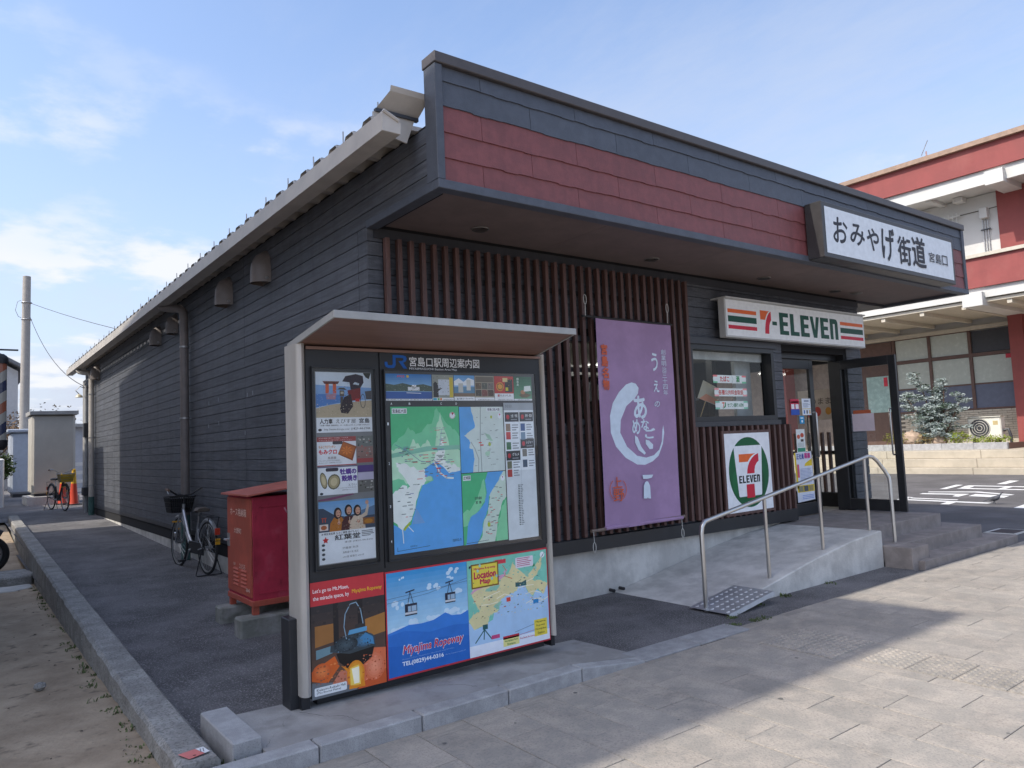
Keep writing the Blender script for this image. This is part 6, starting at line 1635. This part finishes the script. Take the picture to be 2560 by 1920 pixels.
# barber shop next door on the left: it shades the yard and the shop wall
nb = thing('barber_shop', 'tall neighbouring barber shop with a low front wing left of the soil lot', 'building', (-4, 11, 0))
m_nb = M('neighbour_render', (0.46, 0.43, 0.38), 0.85, var=.08, scale=1.5)
HN = 12.0
FX, BX, FY, BY = -3.82, -5.0, 4.42, 18.45
def nbx(y):
    return FX + (BX - FX) * (y - FY) / (BY - FY)
MB().prism([(nbx(FY), FY), (nbx(BY), BY), (-12, BY), (-12, FY)], 'z', -.4, HN - .35).build('wall', m_nb, nb)
MB().prism([(nbx(FY) + .0, FY - .05), (nbx(BY) + .0, BY + .02), (-12.2, BY + .02), (-12.2, FY - .05)], 'z', HN - .35, HN).build('roof_slab', m_conc, nb)
for i, (ya, yb, za_, zb_) in enumerate(((5, 6.6, 1.0, 2.4), (8.2, 10, 1.0, 2.4), (11.5, 13.2, 1.0, 2.4), (14.3, 16, 1.0, 2.4), (5, 6.6, 4.2, 5.5), (8.2, 10, 4.2, 5.5), (11.5, 13.2, 4.2, 5.5), (14.3, 16, 4.2, 5.5))):
    w_ = MB().add([(nbx(ya) + .03, ya, za_), (nbx(yb) + .03, yb, za_), (nbx(yb) + .03, yb, zb_), (nbx(ya) + .03, ya, zb_), (nbx(ya) - .02, ya, za_), (nbx(yb) - .02, yb, za_), (nbx(yb) - .02, yb, zb_), (nbx(ya) - .02, ya, zb_)], [(0, 1, 2, 3), (0, 1, 5, 4), (1, 2, 6, 5), (2, 3, 7, 6), (3, 0, 4, 7)]).build('window', m_frame, nb)
    MB().add([(nbx(ya) + .035, ya + .06, za_ + .06), (nbx(yb) + .035, yb - .06, za_ + .06), (nbx(yb) + .035, yb - .06, zb_ - .06), (nbx(ya) + .035, ya + .06, zb_ - .06)], [(0, 1, 2, 3)]).build('pane', M('far_pane', (0.1, 0.12, 0.14), 0.1), w_)
MB().box(-3.9, -.35, 7.6, 11.6, -.3, 3.1).build('front_wing', m_nb, nb)
MB().box(-3.95, -.15, 7.4, 11.8, 3.1, 3.25).build('wing_roof', m_conc, nb)
n2_ = thing('rear_annex', 'two storey rear annex behind the barber shop', 'building', (-3, 22, 0))
MB().box(-8, -1.0, 19.95, 24.3, -.3, 6.05).build('wall', m_nb, n2_)
MB().box(-8.1, -.98, 19.93, 24.32, 6.05, 6.2).build('roof_slab', m_conc, n2_)
MB().box(-1.0, -.97, 21, 22.4, 1.0, 2.3).build('window', m_frame, n2_)
n3_ = thing('storage_hut', 'low storage hut beyond the rear annex', 'hut', (-3, 30, 0))
MB().box(-7, -1.0, 24.5, 38, -.3, 3.75).build('wall', m_cab, n3_)
MB().box(-7.1, -.95, 24.45, 38.05, 3.75, 3.9).build('roof_slab', m_cabl, n3_)
MB().box(-1.0, -.97, 26, 27.2, .2, 2.3).build('door', m_dark, n3_)
bpz = thing('barber_pole', 'red and navy striped barber pole cut by the left picture edge', 'barber pole', (0.40, 9, 1.8))
bx_ = 0.402
stripe = bpy.data.materials.new('barber_stripe'); stripe.use_nodes = True
t_ = stripe.node_tree; b_ = t_.nodes['Principled BSDF']; b_.inputs['Roughness'].default_value = .2
tcn = t_.nodes.new('ShaderNodeTexCoord'); mp_ = t_.nodes.new('ShaderNodeMapping'); mp_.inputs['Rotation'].default_value = (0, math.radians(38), 0)
wv = t_.nodes.new('ShaderNodeTexWave'); wv.bands_direction = 'Z'; wv.wave_profile = 'SAW'; wv.inputs['Scale'].default_value = 0.95
rp_ = t_.nodes.new('ShaderNodeValToRGB'); rp_.color_ramp.interpolation = 'CONSTANT'
el = rp_.color_ramp.elements; el[0].position = 0; el[0].color = (.40, .38, .33, 1); el[1].position = .25; el[1].color = (.36, .12, .07, 1)
e_ = el.new(.5); e_.color = (.40, .38, .33, 1); e_ = el.new(.75); e_.color = (.05, .06, .11, 1)
t_.links.new(tcn.outputs['Object'], mp_.inputs[0]); t_.links.new(mp_.outputs[0], wv.inputs[0]); t_.links.new(wv.outputs['Fac'], rp_.inputs[0]); t_.links.new(rp_.outputs[0], b_.inputs['Base Color'])
MB().cyl((bx_, 9, 1.84), (bx_, 9, 2.61), .055, n=20).build('striped_cylinder', stripe, bpz, smooth=True)
MB().lathe([(.035, 0), (.06, .03), (.068, .06), (.068, .10)], (bx_, 9, 1.745), 18).build('lower_cap', m_blackp, bpz, smooth=True)
MB().lathe([(.068, 0), (.068, .05), (.055, .08), (.03, .10)], (bx_, 9, 2.61), 18).build('upper_cap', m_blackp, bpz, smooth=True)
MB().cyl((-.36, 9, 2.755), (.55, 9, 2.755), .009, n=8).build('bracket', m_dark, bpz)
MB().cyl((-.36, 9, 1.76), (bx_, 9, 1.78), .015, n=8).build('bracket', m_dark, bpz)

# parked scooter, only its front wheel inside the picture
sc = thing('motor_scooter', 'dark parked scooter whose front wheel shows at the left edge', 'scooter', (0.3, 14.6, -.13))
ZS = soilz(.5, 14.6)
def wheel(x, y, r, parent):
    w = MB().lathe([(.05, -.05), (.05, .05)], (0, 0, 0), 10).xf(Matrix.Translation((x, y, ZS + r)) @ Matrix.Rotation(math.pi / 2, 4, 'X')).build('wheel', m_galv, parent)
    MB().tube([(x + r * .84 * math.cos(t), y, ZS + r + r * .84 * math.sin(t)) for t in [i * math.pi / 14 for i in range(28)]], r * .17, 8, closed=True).build('tyre', m_tyre, w, smooth=True)
    MB().tube([(x + r * .64 * math.cos(t), y, ZS + r + r * .64 * math.sin(t)) for t in [i * math.pi / 14 for i in range(28)]], r * .07, 6, closed=True).build('rim', m_galv, w, smooth=True)
    sp = MB()
    for k in range(5):
        sp.tube([(x, y, ZS + r), (x + r * .62 * math.cos(k * 1.257), y, ZS + r + r * .62 * math.sin(k * 1.257))], .02, 6)
    sp.build('spokes', m_blackp, w)
wheel(.50, 14.6, .30, sc); wheel(-.70, 14.6, .28, sc)
MB().tube([(.50 + .35 * math.cos(t), 14.6, ZS + .30 + .37 * math.sin(t)) for t in [1.0 + .15 * i for i in range(11)]], .06, 8).build('front_fender', m_blackp, sc, smooth=True)
MB().prism([(.28, ZS + .70), (.2, ZS + 1.0), (.12, ZS + 1.02), (.06, ZS + .45), (-.2, ZS + .3), (-.3, ZS + .72), (-1.0, ZS + .82), (-1.05, ZS + .6), (-.75, ZS + .4), (-.3, ZS + .2), (.08, ZS + .22)], 'y', 14.45, 14.75).build('body', M('scooter_body', (0.06, 0.07, 0.09), 0.3), sc, bev=.03)
MB().box(-1.0, -.25, 14.47, 14.73, ZS + .80, ZS + .90).build('seat', m_blackp, sc, bev=.03)
MB().tube([(.04, 14.25, ZS + 1.12), (.14, 14.5, ZS + 1.08), (.14, 14.7, ZS + 1.08), (.04, 14.95, ZS + 1.12)], .015, 8).build('handlebar', m_blackp, sc)
sl = thing('stepping_stone', 'round edged grey stepping stone at the foot of the kerb wall', 'stone', (.8, 13.4, -.13))
zz_ = soilz(.8, 13.0)
MB().prism([(.40, 12.95), (.70, 12.8), (.98, 12.85), (1.03, 13.2), (.95, 13.7), (.4, 13.8)], 'z', zz_ - .1, zz_ + .13).build('slab', m_concd, sl, bev=.02)
MB().prism([(.30, 12.4), (.72, 12.3), (.96, 12.5), (.95, 12.9), (.3, 13.0)], 'z', zz_ - .1, zz_ + .012).build('lower_slab', m_conc, sl, bev=.01)
sn = MB(); sn.lathe([(.02, 0), (.035, .02), (.03, .045), (.01, .055)], (.55, 6.55, soilz(.55, 6.55) - .005), 8, 1.2, .9)
tag(sn.build('dark_pebble', m_concd, smooth=True), 'single dark pebble lying on the sandy soil', 'pebble')
# ------------------------------------------------------------------ station building across the road
m_sred = M('station_red', (0.27, 0.065, 0.06), 0.7, var=.08, scale=1.2, spot=(1.1, .6, .75, (.33, .11, .095), .4), wst=[((.9, .9, .12), .5, .75, .8)])
m_swhite = M('station_white', (0.6, 0.6, 0.58), 0.7, var=.05, scale=1)
m_scream = M('station_soffit', (0.55, 0.51, 0.43), 0.8, var=.05)
m_sbrick = M('station_tile', (0.50, 0.46, 0.38), 0.7, var=.06, rv=.06)
m_sblue = M('station_blue_panel', (0.12, 0.14, 0.20), 0.6, var=.06)
m_sbrown = M('station_brown_frame', (0.13, 0.075, 0.06), 0.5, var=.08)
m_spane = M('frosted_pane', (0.46, 0.50, 0.45), 0.25, var=.04)
m_sstep = M('station_step_stone', (0.44, 0.39, 0.31), 0.8, var=.1, scale=1.5, spot=(3, .56, .7, (.32, .28, .215), .5))
stn = thing('station_building', 'red and white station building across the road on the right', 'building', (26.75, 10, 0))
SY0, SY1 = 1.0, 26.0
ss = thing('station_steps', 'cream stone steps and terrace wall in front of the station', 'steps', (26, 10, 0))
for (xa, za_, zb_) in ((25.6, -.05, .19), (25.95, .19, .46), (26.3, .46, .71)):
    y = SY0
    while y < SY1:
        MB().box(xa, 31.0, y + .004, min(y + 3.0, SY1) - .004, za_, zb_ - (.002 if zb_ < .7 else 0)).build('step', m_sstep, ss, bev=.012)
        y += 3.0
W = 31.0
body = MB().box(W + .12, 44, SY0, SY1, 0, 10.6).build('wall_core', m_swhite, stn)
MB().box(W + .02, W + .12, 10.23, 14.73, .7, 2.09).build('brick_base', m_joint, stn)
br0 = MB().box(W - .005, W + .02, -.155, .155, 0, .073).build('brick', m_sbrick, stn, bev=.004)
k = 0
for r in range(16):
    y = 10.3 + (.16 if r % 2 else 0)
    z = .74 + .084 * r
    while y < 14.6:
        if k == 0:
            br0.location = (0, y, z)
        elif k < 238:
            inst(br0, 'brick', stn, (0, y, z))
        k += 1
        y += .32
MB().box(W - .01, W + .1, 10.24, 14.73, 2.09, 2.15).build('sill', m_sbrown, stn)
MB().box(W + .02, W + .1, 10.24, 14.73, 2.15, 3.03).build('blue_panel', m_sblue, stn)
MB().box(W + .0, W + .1, 10.24, 17, 3.03, 3.08).build('rail', m_sbrown, stn)
for (ya, yb) in ((10.44, 11.76), (11.89, 13.24), (13.35, 14.61)):
    for (za_, zb_) in ((3.09, 4.09), (4.24, 5.07)):
        if ya < 10.6 and za_ > 4:
            MB().box(W + .03, W + .1, ya, yb, za_, zb_).build('louvre_panel', m_dark, stn)
        else:
            f_ = MB().box(W + .04, W + .1, ya - .05, yb + .05, za_ - .05, zb_ + .05).build('window', m_sbrown, stn)
            MB().box(W + .03, W + .04, ya, yb, za_, zb_).build('pane', m_spane, f_)
for y in (10.34, 11.77, 13.24, 14.63):
    MB().box(W - .03, W + .03, y, y + .11, 2.1, 5.13).build('mullion', m_sbrown, stn)
MB().box(W - .025, W + .03, 10.28, 17, 4.10, 4.22).build('transom', m_sbrown, stn)
MB().box(W - .1, W + .1, 10.2, 17, 5.11, 5.26).build('header', m_scream, stn)
dr = MB().box(W - .02, W + .11, 14.76, 16.5, .72, 5.08).build('door', m_sbrown, stn)
MB().box(W - .035, W - .02, 14.97, 15.9, 2.19, 3.69).build('pane', M('door_pane_green', (.36, .5, .48), .25), dr)
MB().box(W - .05, W - .034, 15.02, 15.17, 3.26, 3.63).build('red_notice', M('notice_red', (.6, .03, .06), .5), dr)
MB().box(W - .08, W - .02, 14.84, 14.91, 1.9, 2.25).build('handle', m_steel, dr)
MB().box(W + .01, W + .03, 10.46, 10.66, 3.93, 4.09).build('red_notice', M('notice_red', (.6, .03, .06), .5), stn)
MB().box(W + .05, W + .12, 16.5, SY1, .7, 5.5).build('brown_wall', M('brown_grey_wall', (.22, .18, .16), .7), stn)
for y in (9.80, 3.8, 19.3):
    MB().box(30.3, W + .1, y, y + .45, .7, 5.5).build('column', m_sred, stn)
MB().box(30.6, W + .1, 2.0, 9.8, .7, 5.5).build('red_wall', m_sred, stn)
# canopy slab, beams
MB().box(26.95, W + .13, SY0, SY1, 5.52, 5.62).build('canopy_soffit', m_scream, stn)
for y in [2.2 + 1.35 * i for i in range(17)]:
    MB().box(27.0, W, y, y + .14, 5.38, 5.525).build('canopy_rib', m_scream, stn)
MB().box(26.85, 26.98, SY0, SY1, 5.655, 6.0).build('white_beam', m_swhite, stn)
MB().box(26.62, 30.5, 9.66, 10.26, 5.39, 5.83).build('beam_end', m_swhite, stn)
MB().box(26.75, 27.0, SY0, SY1, 6.0, 6.98).build('red_band', m_sred, stn)
MB().box(26.66, 27.1, SY0, SY1, 6.98, 7.09).build('band_coping', m_scream, stn)
MB().box(27.0, W + .1, SY0, SY1, 5.64, 6.1).build('balcony_floor', m_scream, stn)
MB().box(28.25, 31.1, 9.52, SY1, 6.1, 9.4).build('upper_wall', m_swhite, stn)
MB().box(28.15, 31.1, SY0, 9.51, 6.1, 9.4).build('upper_red_wall', m_sred, stn)
MB().box(28.235, 28.25, 9.53, SY1, 8.86, 8.89).build('wall_joint', m_joint, stn)
MB().box(26.98, 31.1, SY0, SY1, 9.42, 9.6).build('upper_soffit', m_swhite, stn)
for y in [2.9 + 2.05 * i for i in range(11)]:
    MB().box(27.0, 28.2, y, y + .18, 9.30, 9.43).build('soffit_rib', m_swhite, stn)
for (y, z) in ((10.4, 9.24), (12.0, 9.24)):
    MB().box(27.75, 28.1, y, y + .32, z, z + .17).build('soffit_vent', m_swhite, stn, bev=.02)
MB().box(26.85, 27.0, SY0, SY1, 9.34, 9.80).build('white_beam', m_swhite, stn)
MB().box(26.62, 28.3, 8.74, 9.27, 9.23, 9.68).build('beam_end', m_swhite, stn)
MB().box(26.75, 27.1, SY0, SY1, 9.80, 10.64).build('red_band', m_sred, stn)
MB().box(26.60, 27.3, SY0 - .1, SY1, 10.64, 10.80).build('roof_coping', M('coping_tan', (.32, .22, .16), .6), stn)
MB().box(27.2, 40, SY0, SY1, 10.5, 10.62).build('roof', m_conc, stn)
MB().box(28.0, 28.25, 9.78, 10.02, 8.54, 8.90).build('meter_box', m_swhite, stn, bev=.01)
for y in (9.84, 9.92, 10.0):
    MB().cyl((28.2, y, 7.1), (28.2, y, 8.56), .018, n=6).build('conduit', m_galv, stn)
MB().box(28.16, 28.2, 9.76, 10.06, 8.15, 8.19).build('conduit_clamp', m_dark, stn)
gt = thing('white_grille', 'small white railing grille on the station upper floor', 'grille', (28.1, 11, 8.6))
for i in range(6):
    MB().box(28.08, 28.11, 10.75 + .13 * i, 10.78 + .13 * i, 8.3, 8.95).build('bar', m_swhite, gt)
MB().box(28.07, 28.12, 10.65, 11.6, 8.82, 8.87).build('rail', m_swhite, gt)
an = thing('tv_antenna', 'thin television antenna on the station roof', 'antenna', (29.75, 12.25, 10.6))
MB().cyl((29.75, 12.27, 10.6), (29.75, 12.24, 12.05), .03, n=6).build('mast', M('mast_pink', (.4, .25, .23), .6), an)
MB().tube([(29.75, 12.42, 11.95), (29.75, 12.16, 12.45)], .018, 5).build('boom', m_galv, an)
for i in range(8):
    t = i / 7; y, z = 12.42 - .26 * t, 11.95 + .5 * t
    MB().tube([(29.6, y - .05, z - .07), (29.9, y + .05, z + .07)], .012, 4).build('element', m_galv, an)
# planting bed
pk = thing('planter_kerb', 'low stone kerb of the planting bed below the station windows', 'kerb', (27.35, 11.5, .7))
y = 9.58
while y < 16:
    MB().box(27.3, 27.45, y, y + .995, .70, .93).build('kerb_stone', m_granite, pk, bev=.01); y += 1.0
MB().box(27.45, 28.9, 9.58, 9.7, .70, .90).build('kerb_stone', m_sbrown, pk)
MB().box(27.45, 29.6, 9.7, 16, .70, .86).build('bed_soil', m_soil, pk)
ac = thing('air_conditioner', 'white outdoor air conditioner unit beside the conifer', 'air conditioner', (28.4, 10.55, .9))
m_acw = M('unit_white', (.68, .66, .58), .5, var=.03)
MB().box(28.30, 28.66, 10.06, 11.1, 1.02, 1.78).build('body', m_acw, ac, bev=.03)
MB().box(28.25, 28.70, 10.04, 11.12, 1.775, 1.80).build('top', m_acw, ac)
fo = MB().lathe([(.33, 0), (.33, .012)], (0, 0, 0), 24).xf(Matrix.Translation((28.298, 10.72, 1.40)) @ Matrix.Rotation(-math.pi / 2, 4, 'Y')).build('fan_opening', m_dark, ac)
for r_ in (.08, .16, .24, .32):
    MB().tube([(28.282, 10.72 + r_ * math.cos(t), 1.40 + r_ * math.sin(t)) for t in [i * .393 for i in range(16)]], .008, 4, closed=True).build('grille_ring', m_acw, fo)
for k in range(4):
    t = k * 1.571 + .4; MB().add([(28.29, 10.72, 1.40), (28.288, 10.72 + .3 * math.cos(t - .35), 1.4 + .3 * math.sin(t - .35)), (28.292, 10.72 + .31 * math.cos(t + .35), 1.4 + .31 * math.sin(t + .35))], [(0, 1, 2)]).build('fan_blade', m_blackp, fo)
MB().box(28.295, 28.30, 10.15, 10.30, 1.50, 1.64).build('label_plate', M('plate_tan', (.5, .4, .2), .5), ac)
for y in (10.2, 10.9):
    MB().box(28.32, 28.64, y, y + .08, .86, 1.03).build('foot', m_blackp, ac)
MB().tube([(28.45, 10.05, 1.3), (28.45, 9.9, 1.35), (28.45, 9.84, 1.1), (28.5, 9.86, .85)], .05, 8).build('hose', m_dark, ac, smooth=True)

# foliage helpers
def leafmat(name, c1, c2):
    m = M(name, c1, .65, col2=c2, scale=5, c2=(.3, .7), spec=.2)
    return m
def leaves(mb, c, rad, n, size, flat=1.0, squash=(1, 1, 1)):
    for _ in range(n):
        u = rnd.uniform(-1, 1); a = rnd.uniform(0, 6.283); r = rnd.random() ** .4
        s_ = math.sqrt(1 - u * u)
        p_ = Vector((c[0] + rad * squash[0] * r * s_ * math.cos(a), c[1] + rad * squash[1] * r * s_ * math.sin(a), c[2] + rad * squash[2] * r * u))
        d = Vector((rnd.gauss(0, 1), rnd.gauss(0, 1), rnd.gauss(0, .6) * flat)).normalized()
        e = d.cross(Vector((rnd.gauss(0, 1), rnd.gauss(0, 1), rnd.gauss(0, 1)))).normalized()
        s1_ = size * rnd.uniform(.5, 1.2); w_ = s1_ * .38
        mb.add([p_ - d * s1_, p_ + e * w_, p_ + d * s1_, p_ - e * w_], [(0, 1, 2, 3)])
cf = thing('conifer_shrub', 'silvery blue grey conifer shrub in front of the station windows', 'shrub', (28.1, 11.9, .85))
tr_ = MB(); cr_ = MB(); cb_ = MB()
base = Vector((28.0, 11.95, .85))
tips = []
for (dy, h, lean) in ((-.25, 2.3, -.3), (.45, 2.6, .55), (.05, 1.9, .1), (-.7, 1.7, -.95), (.85, 1.9, 1.1), (.2, 1.4, .2)):
    top_ = base + Vector((rnd.uniform(-.25, .25), dy * .4 + lean * .75, h))
    mid = base.lerp(top_, .5) + Vector((0, rnd.uniform(-.1, .1), 0))
    tr_.tube([base, mid, top_], .05, 6, True, .012)
    for k in range(15):
        t = .12 + .88 * k / 14
        q = base.lerp(top_, t)
        L_ = (1.05 - .8 * t) * rnd.uniform(.5, 1.05)
        a = rnd.uniform(0, 6.283)
        e = q + Vector((L_ * .7 * math.cos(a), L_ * math.sin(a), L_ * rnd.uniform(-.05, .35)))
        tr_.tube([q, e], .014, 4, True, .005)
        for s in range(5):
            tips.append(q.lerp(e, .35 + .65 * s / 4))
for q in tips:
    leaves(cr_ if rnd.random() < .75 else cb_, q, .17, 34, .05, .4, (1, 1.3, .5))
tr_.build('trunk', M('conifer_bark', (.09, .06, .045), .9), cf)
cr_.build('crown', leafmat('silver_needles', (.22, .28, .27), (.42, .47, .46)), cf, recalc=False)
cb_.build('crown_dark', leafmat('green_needles', (.05, .085, .06), (.10, .14, .10)), cf, recalc=False)  # darker green needles, mixed at random through the silver crown
gp_ = [(27.7, 15.0, .35, 'amber leaved low bush left of the conifer', (.20, .10, .03), (.36, .22, .06)), (27.75, 13.25, .38, 'yellow green low bush by the bed kerb', (.10, .12, .03), (.28, .26, .06)), (27.75, 12.3, .3, 'tuft of dry tan grass under the conifer', (.24, .18, .08), (.4, .32, .15)), (27.9, 11.35, .34, 'bright yellow green bush right of the conifer foot', (.14, .20, .02), (.34, .40, .05)), (27.75, 10.2, .22, 'low green groundcover in front of the air conditioner', (.14, .20, .03), (.33, .38, .08))]
for (x, y, r_, lab, a, b) in gp_:
    g_ = thing('low_plant', lab, 'plant', (x, y, .86))
    l_ = MB(); leaves(l_, (x, y, .86 + r_ * .75), r_, 420, .05, 1, (1, 1.5 if r_ > .25 else 3.2, .75))
    l_.build('foliage', leafmat('leaf_' + lab.split()[0] + lab.split()[1] + str(int(y)), a, b), g_, recalc=False)
    s_ = MB()
    for k in range(6):
        s_.tube([(x, y, .84), (x + rnd.uniform(-.2, .2), y + rnd.uniform(-.3, .3), .86 + r_ * rnd.uniform(.7, 1.4))], .008, 4)
    s_.build('stems', m_sbrown, g_)
def rock(x, y, z, r, label):
    b_ = MB(); n = 9; rows = []
    for i in range(6):
        th = math.pi * (i + .15) / 5.6
        rows.append([(x + r * .7 * math.sin(th) * math.cos(6.283 * j / n) * rnd.uniform(.8, 1.1), y + r * math.sin(th) * math.sin(6.283 * j / n) * rnd.uniform(.8, 1.1), z + r * .8 * (.8 + math.cos(th)) * rnd.uniform(.92, 1.05)) for j in range(n)])
    b_.add([q for r_ in rows for q in r_], [(i * n + j, i * n + (j + 1) % n, (i + 1) * n + (j + 1) % n, (i + 1) * n + j) for i in range(5) for j in range(n)] + [tuple(range(n)), tuple(range(5 * n, 6 * n))[::-1]])
    tag(b_.build('garden_rock', M('tan_rock', (.36, .27, .2), .85, var=.2, scale=4, bump=.6, bscale=12)), label, 'rock')
rock(27.85, 12.75, .82, .42, 'larger tan garden rock left of the conifer foot')
rock(27.8, 11.85, .82, .30, 'smaller tan garden rock under the conifer')

# pigeon walking on the road
pgn = thing('pigeon', 'dark grey pigeon walking on the road beside the white lettering', 'bird', (16.4, 6.08, 0))
rings = [(-.185, .055, .012, .004), (-.13, .075, .022, .008), (-.08, .095, .032, .022), (-.03, .105, .045, .042), (.03, .115, .052, .050), (.075, .13, .047, .048), (.10, .155, .034, .036), (.115, .180, .023, .026), (.125, .205, .020, .023), (.14, .222, .021, .022), (.158, .224, .015, .015), (.168, .220, .006, .006), (.185, .214, .002, .002)]
bm_ = MB(); n = 10
bm_.add([(x, w_ * math.cos(6.283 * j / n), z + h_ * math.sin(6.283 * j / n)) for x, z, w_, h_ in rings for j in range(n)], [(i * n + j, i * n + (j + 1) % n, (i + 1) * n + (j + 1) % n, (i + 1) * n + j) for i in range(len(rings) - 1) for j in range(n)] + [tuple(range(n))[::-1], tuple(range((len(rings) - 1) * n, len(rings) * n))])
def leg(s, x):
    bm_.tube([(.0, s * .02, .08), (.005 + x * .5, s * .022, .045), (x - .005, s * .022, .008)], .006, 5)
    for a in (-.5, 0, .5):
        bm_.tube([(x - .005, s * .022, .006), (x + .03 * math.cos(a), s * .022 + .03 * math.sin(a), .003)], .003, 4)
leg(1, .02); leg(-1, -.015)
po_ = bm_.build('body', M('pigeon_grey', (.05, .055, .07), .6, col2=(.10, .105, .125), scale=9), None, smooth=True)
po_.parent = pgn
for s in (-1, 1):
    w_ = MB().add([(.07, s * .05, .125), (.0, s * .056, .14), (-.09, s * .042, .105), (-.15, s * .025, .07), (-.07, s * .05, .085), (.03, s * .056, .10)], [(0, 1, 2, 3, 4, 5)]).build('wing', M('pigeon_wing', (.075, .08, .095), .6), None)
    w_.parent = pgn
    e_ = MB().lathe([(.002, -.003), (.004, 0), (.002, .003)], (.148, s * .0185, .226), 6).build('eye', M('pigeon_eye', (.5, .15, .02), .2), None); e_.parent = pgn
pgn.rotation_euler = (0, 0, math.atan2(-.94, .35))
pgn.location = (16.4, 6.08, -.012)

# trees behind the cabinets
def tree(x, y, z, h, r_, label, a, b, n, trunk=.12):
    t = thing('tree', label, 'tree', (x, y, z), 'trees at the far left')
    tk = MB(); cr = MB()
    tk.tube([(x, y, z), (x + .1, y, z + h * .35), (x, y + .1, z + h * .6)], trunk, 8, True, trunk * .6)
    for k in range(14):
        an_ = rnd.uniform(0, 6.283); L_ = r_ * rnd.uniform(.5, 1.0); q = Vector((x, y, z + h * rnd.uniform(.35, .65))); e = q + Vector((L_ * math.cos(an_), L_ * math.sin(an_), h * rnd.uniform(.1, .38)))
        tk.tube([q, q.lerp(e, .5) + Vector((0, 0, .1)), e], trunk * .4, 5, True, trunk * .1)
        for s in range(3):
            leaves(cr, q.lerp(e, .5 + .25 * s), r_ * .33, n, .085, 1)
    tk.build('trunk', M('tree_bark', (.10, .08, .065), .9), t)
    cr.build('crown', leafmat('foliage_' + label.split()[0], a, b), t, recalc=False)
tree(1.7, 43, 0, 4.3, 2.0, 'brownish autumn tree rising behind the pale blue cabinet', (.14, .085, .045), (.30, .20, .12), 60)
tree(4.6, 47, 0, 4.6, 2.2, 'thin bare topped tree beyond the beige cabinet', (.16, .12, .08), (.28, .22, .15), 26)
tree(0.95, 31, 0, 2.4, 0.85, 'dark green garden shrub behind the white post', (.03, .05, .015), (.09, .12, .03), 90, .06)
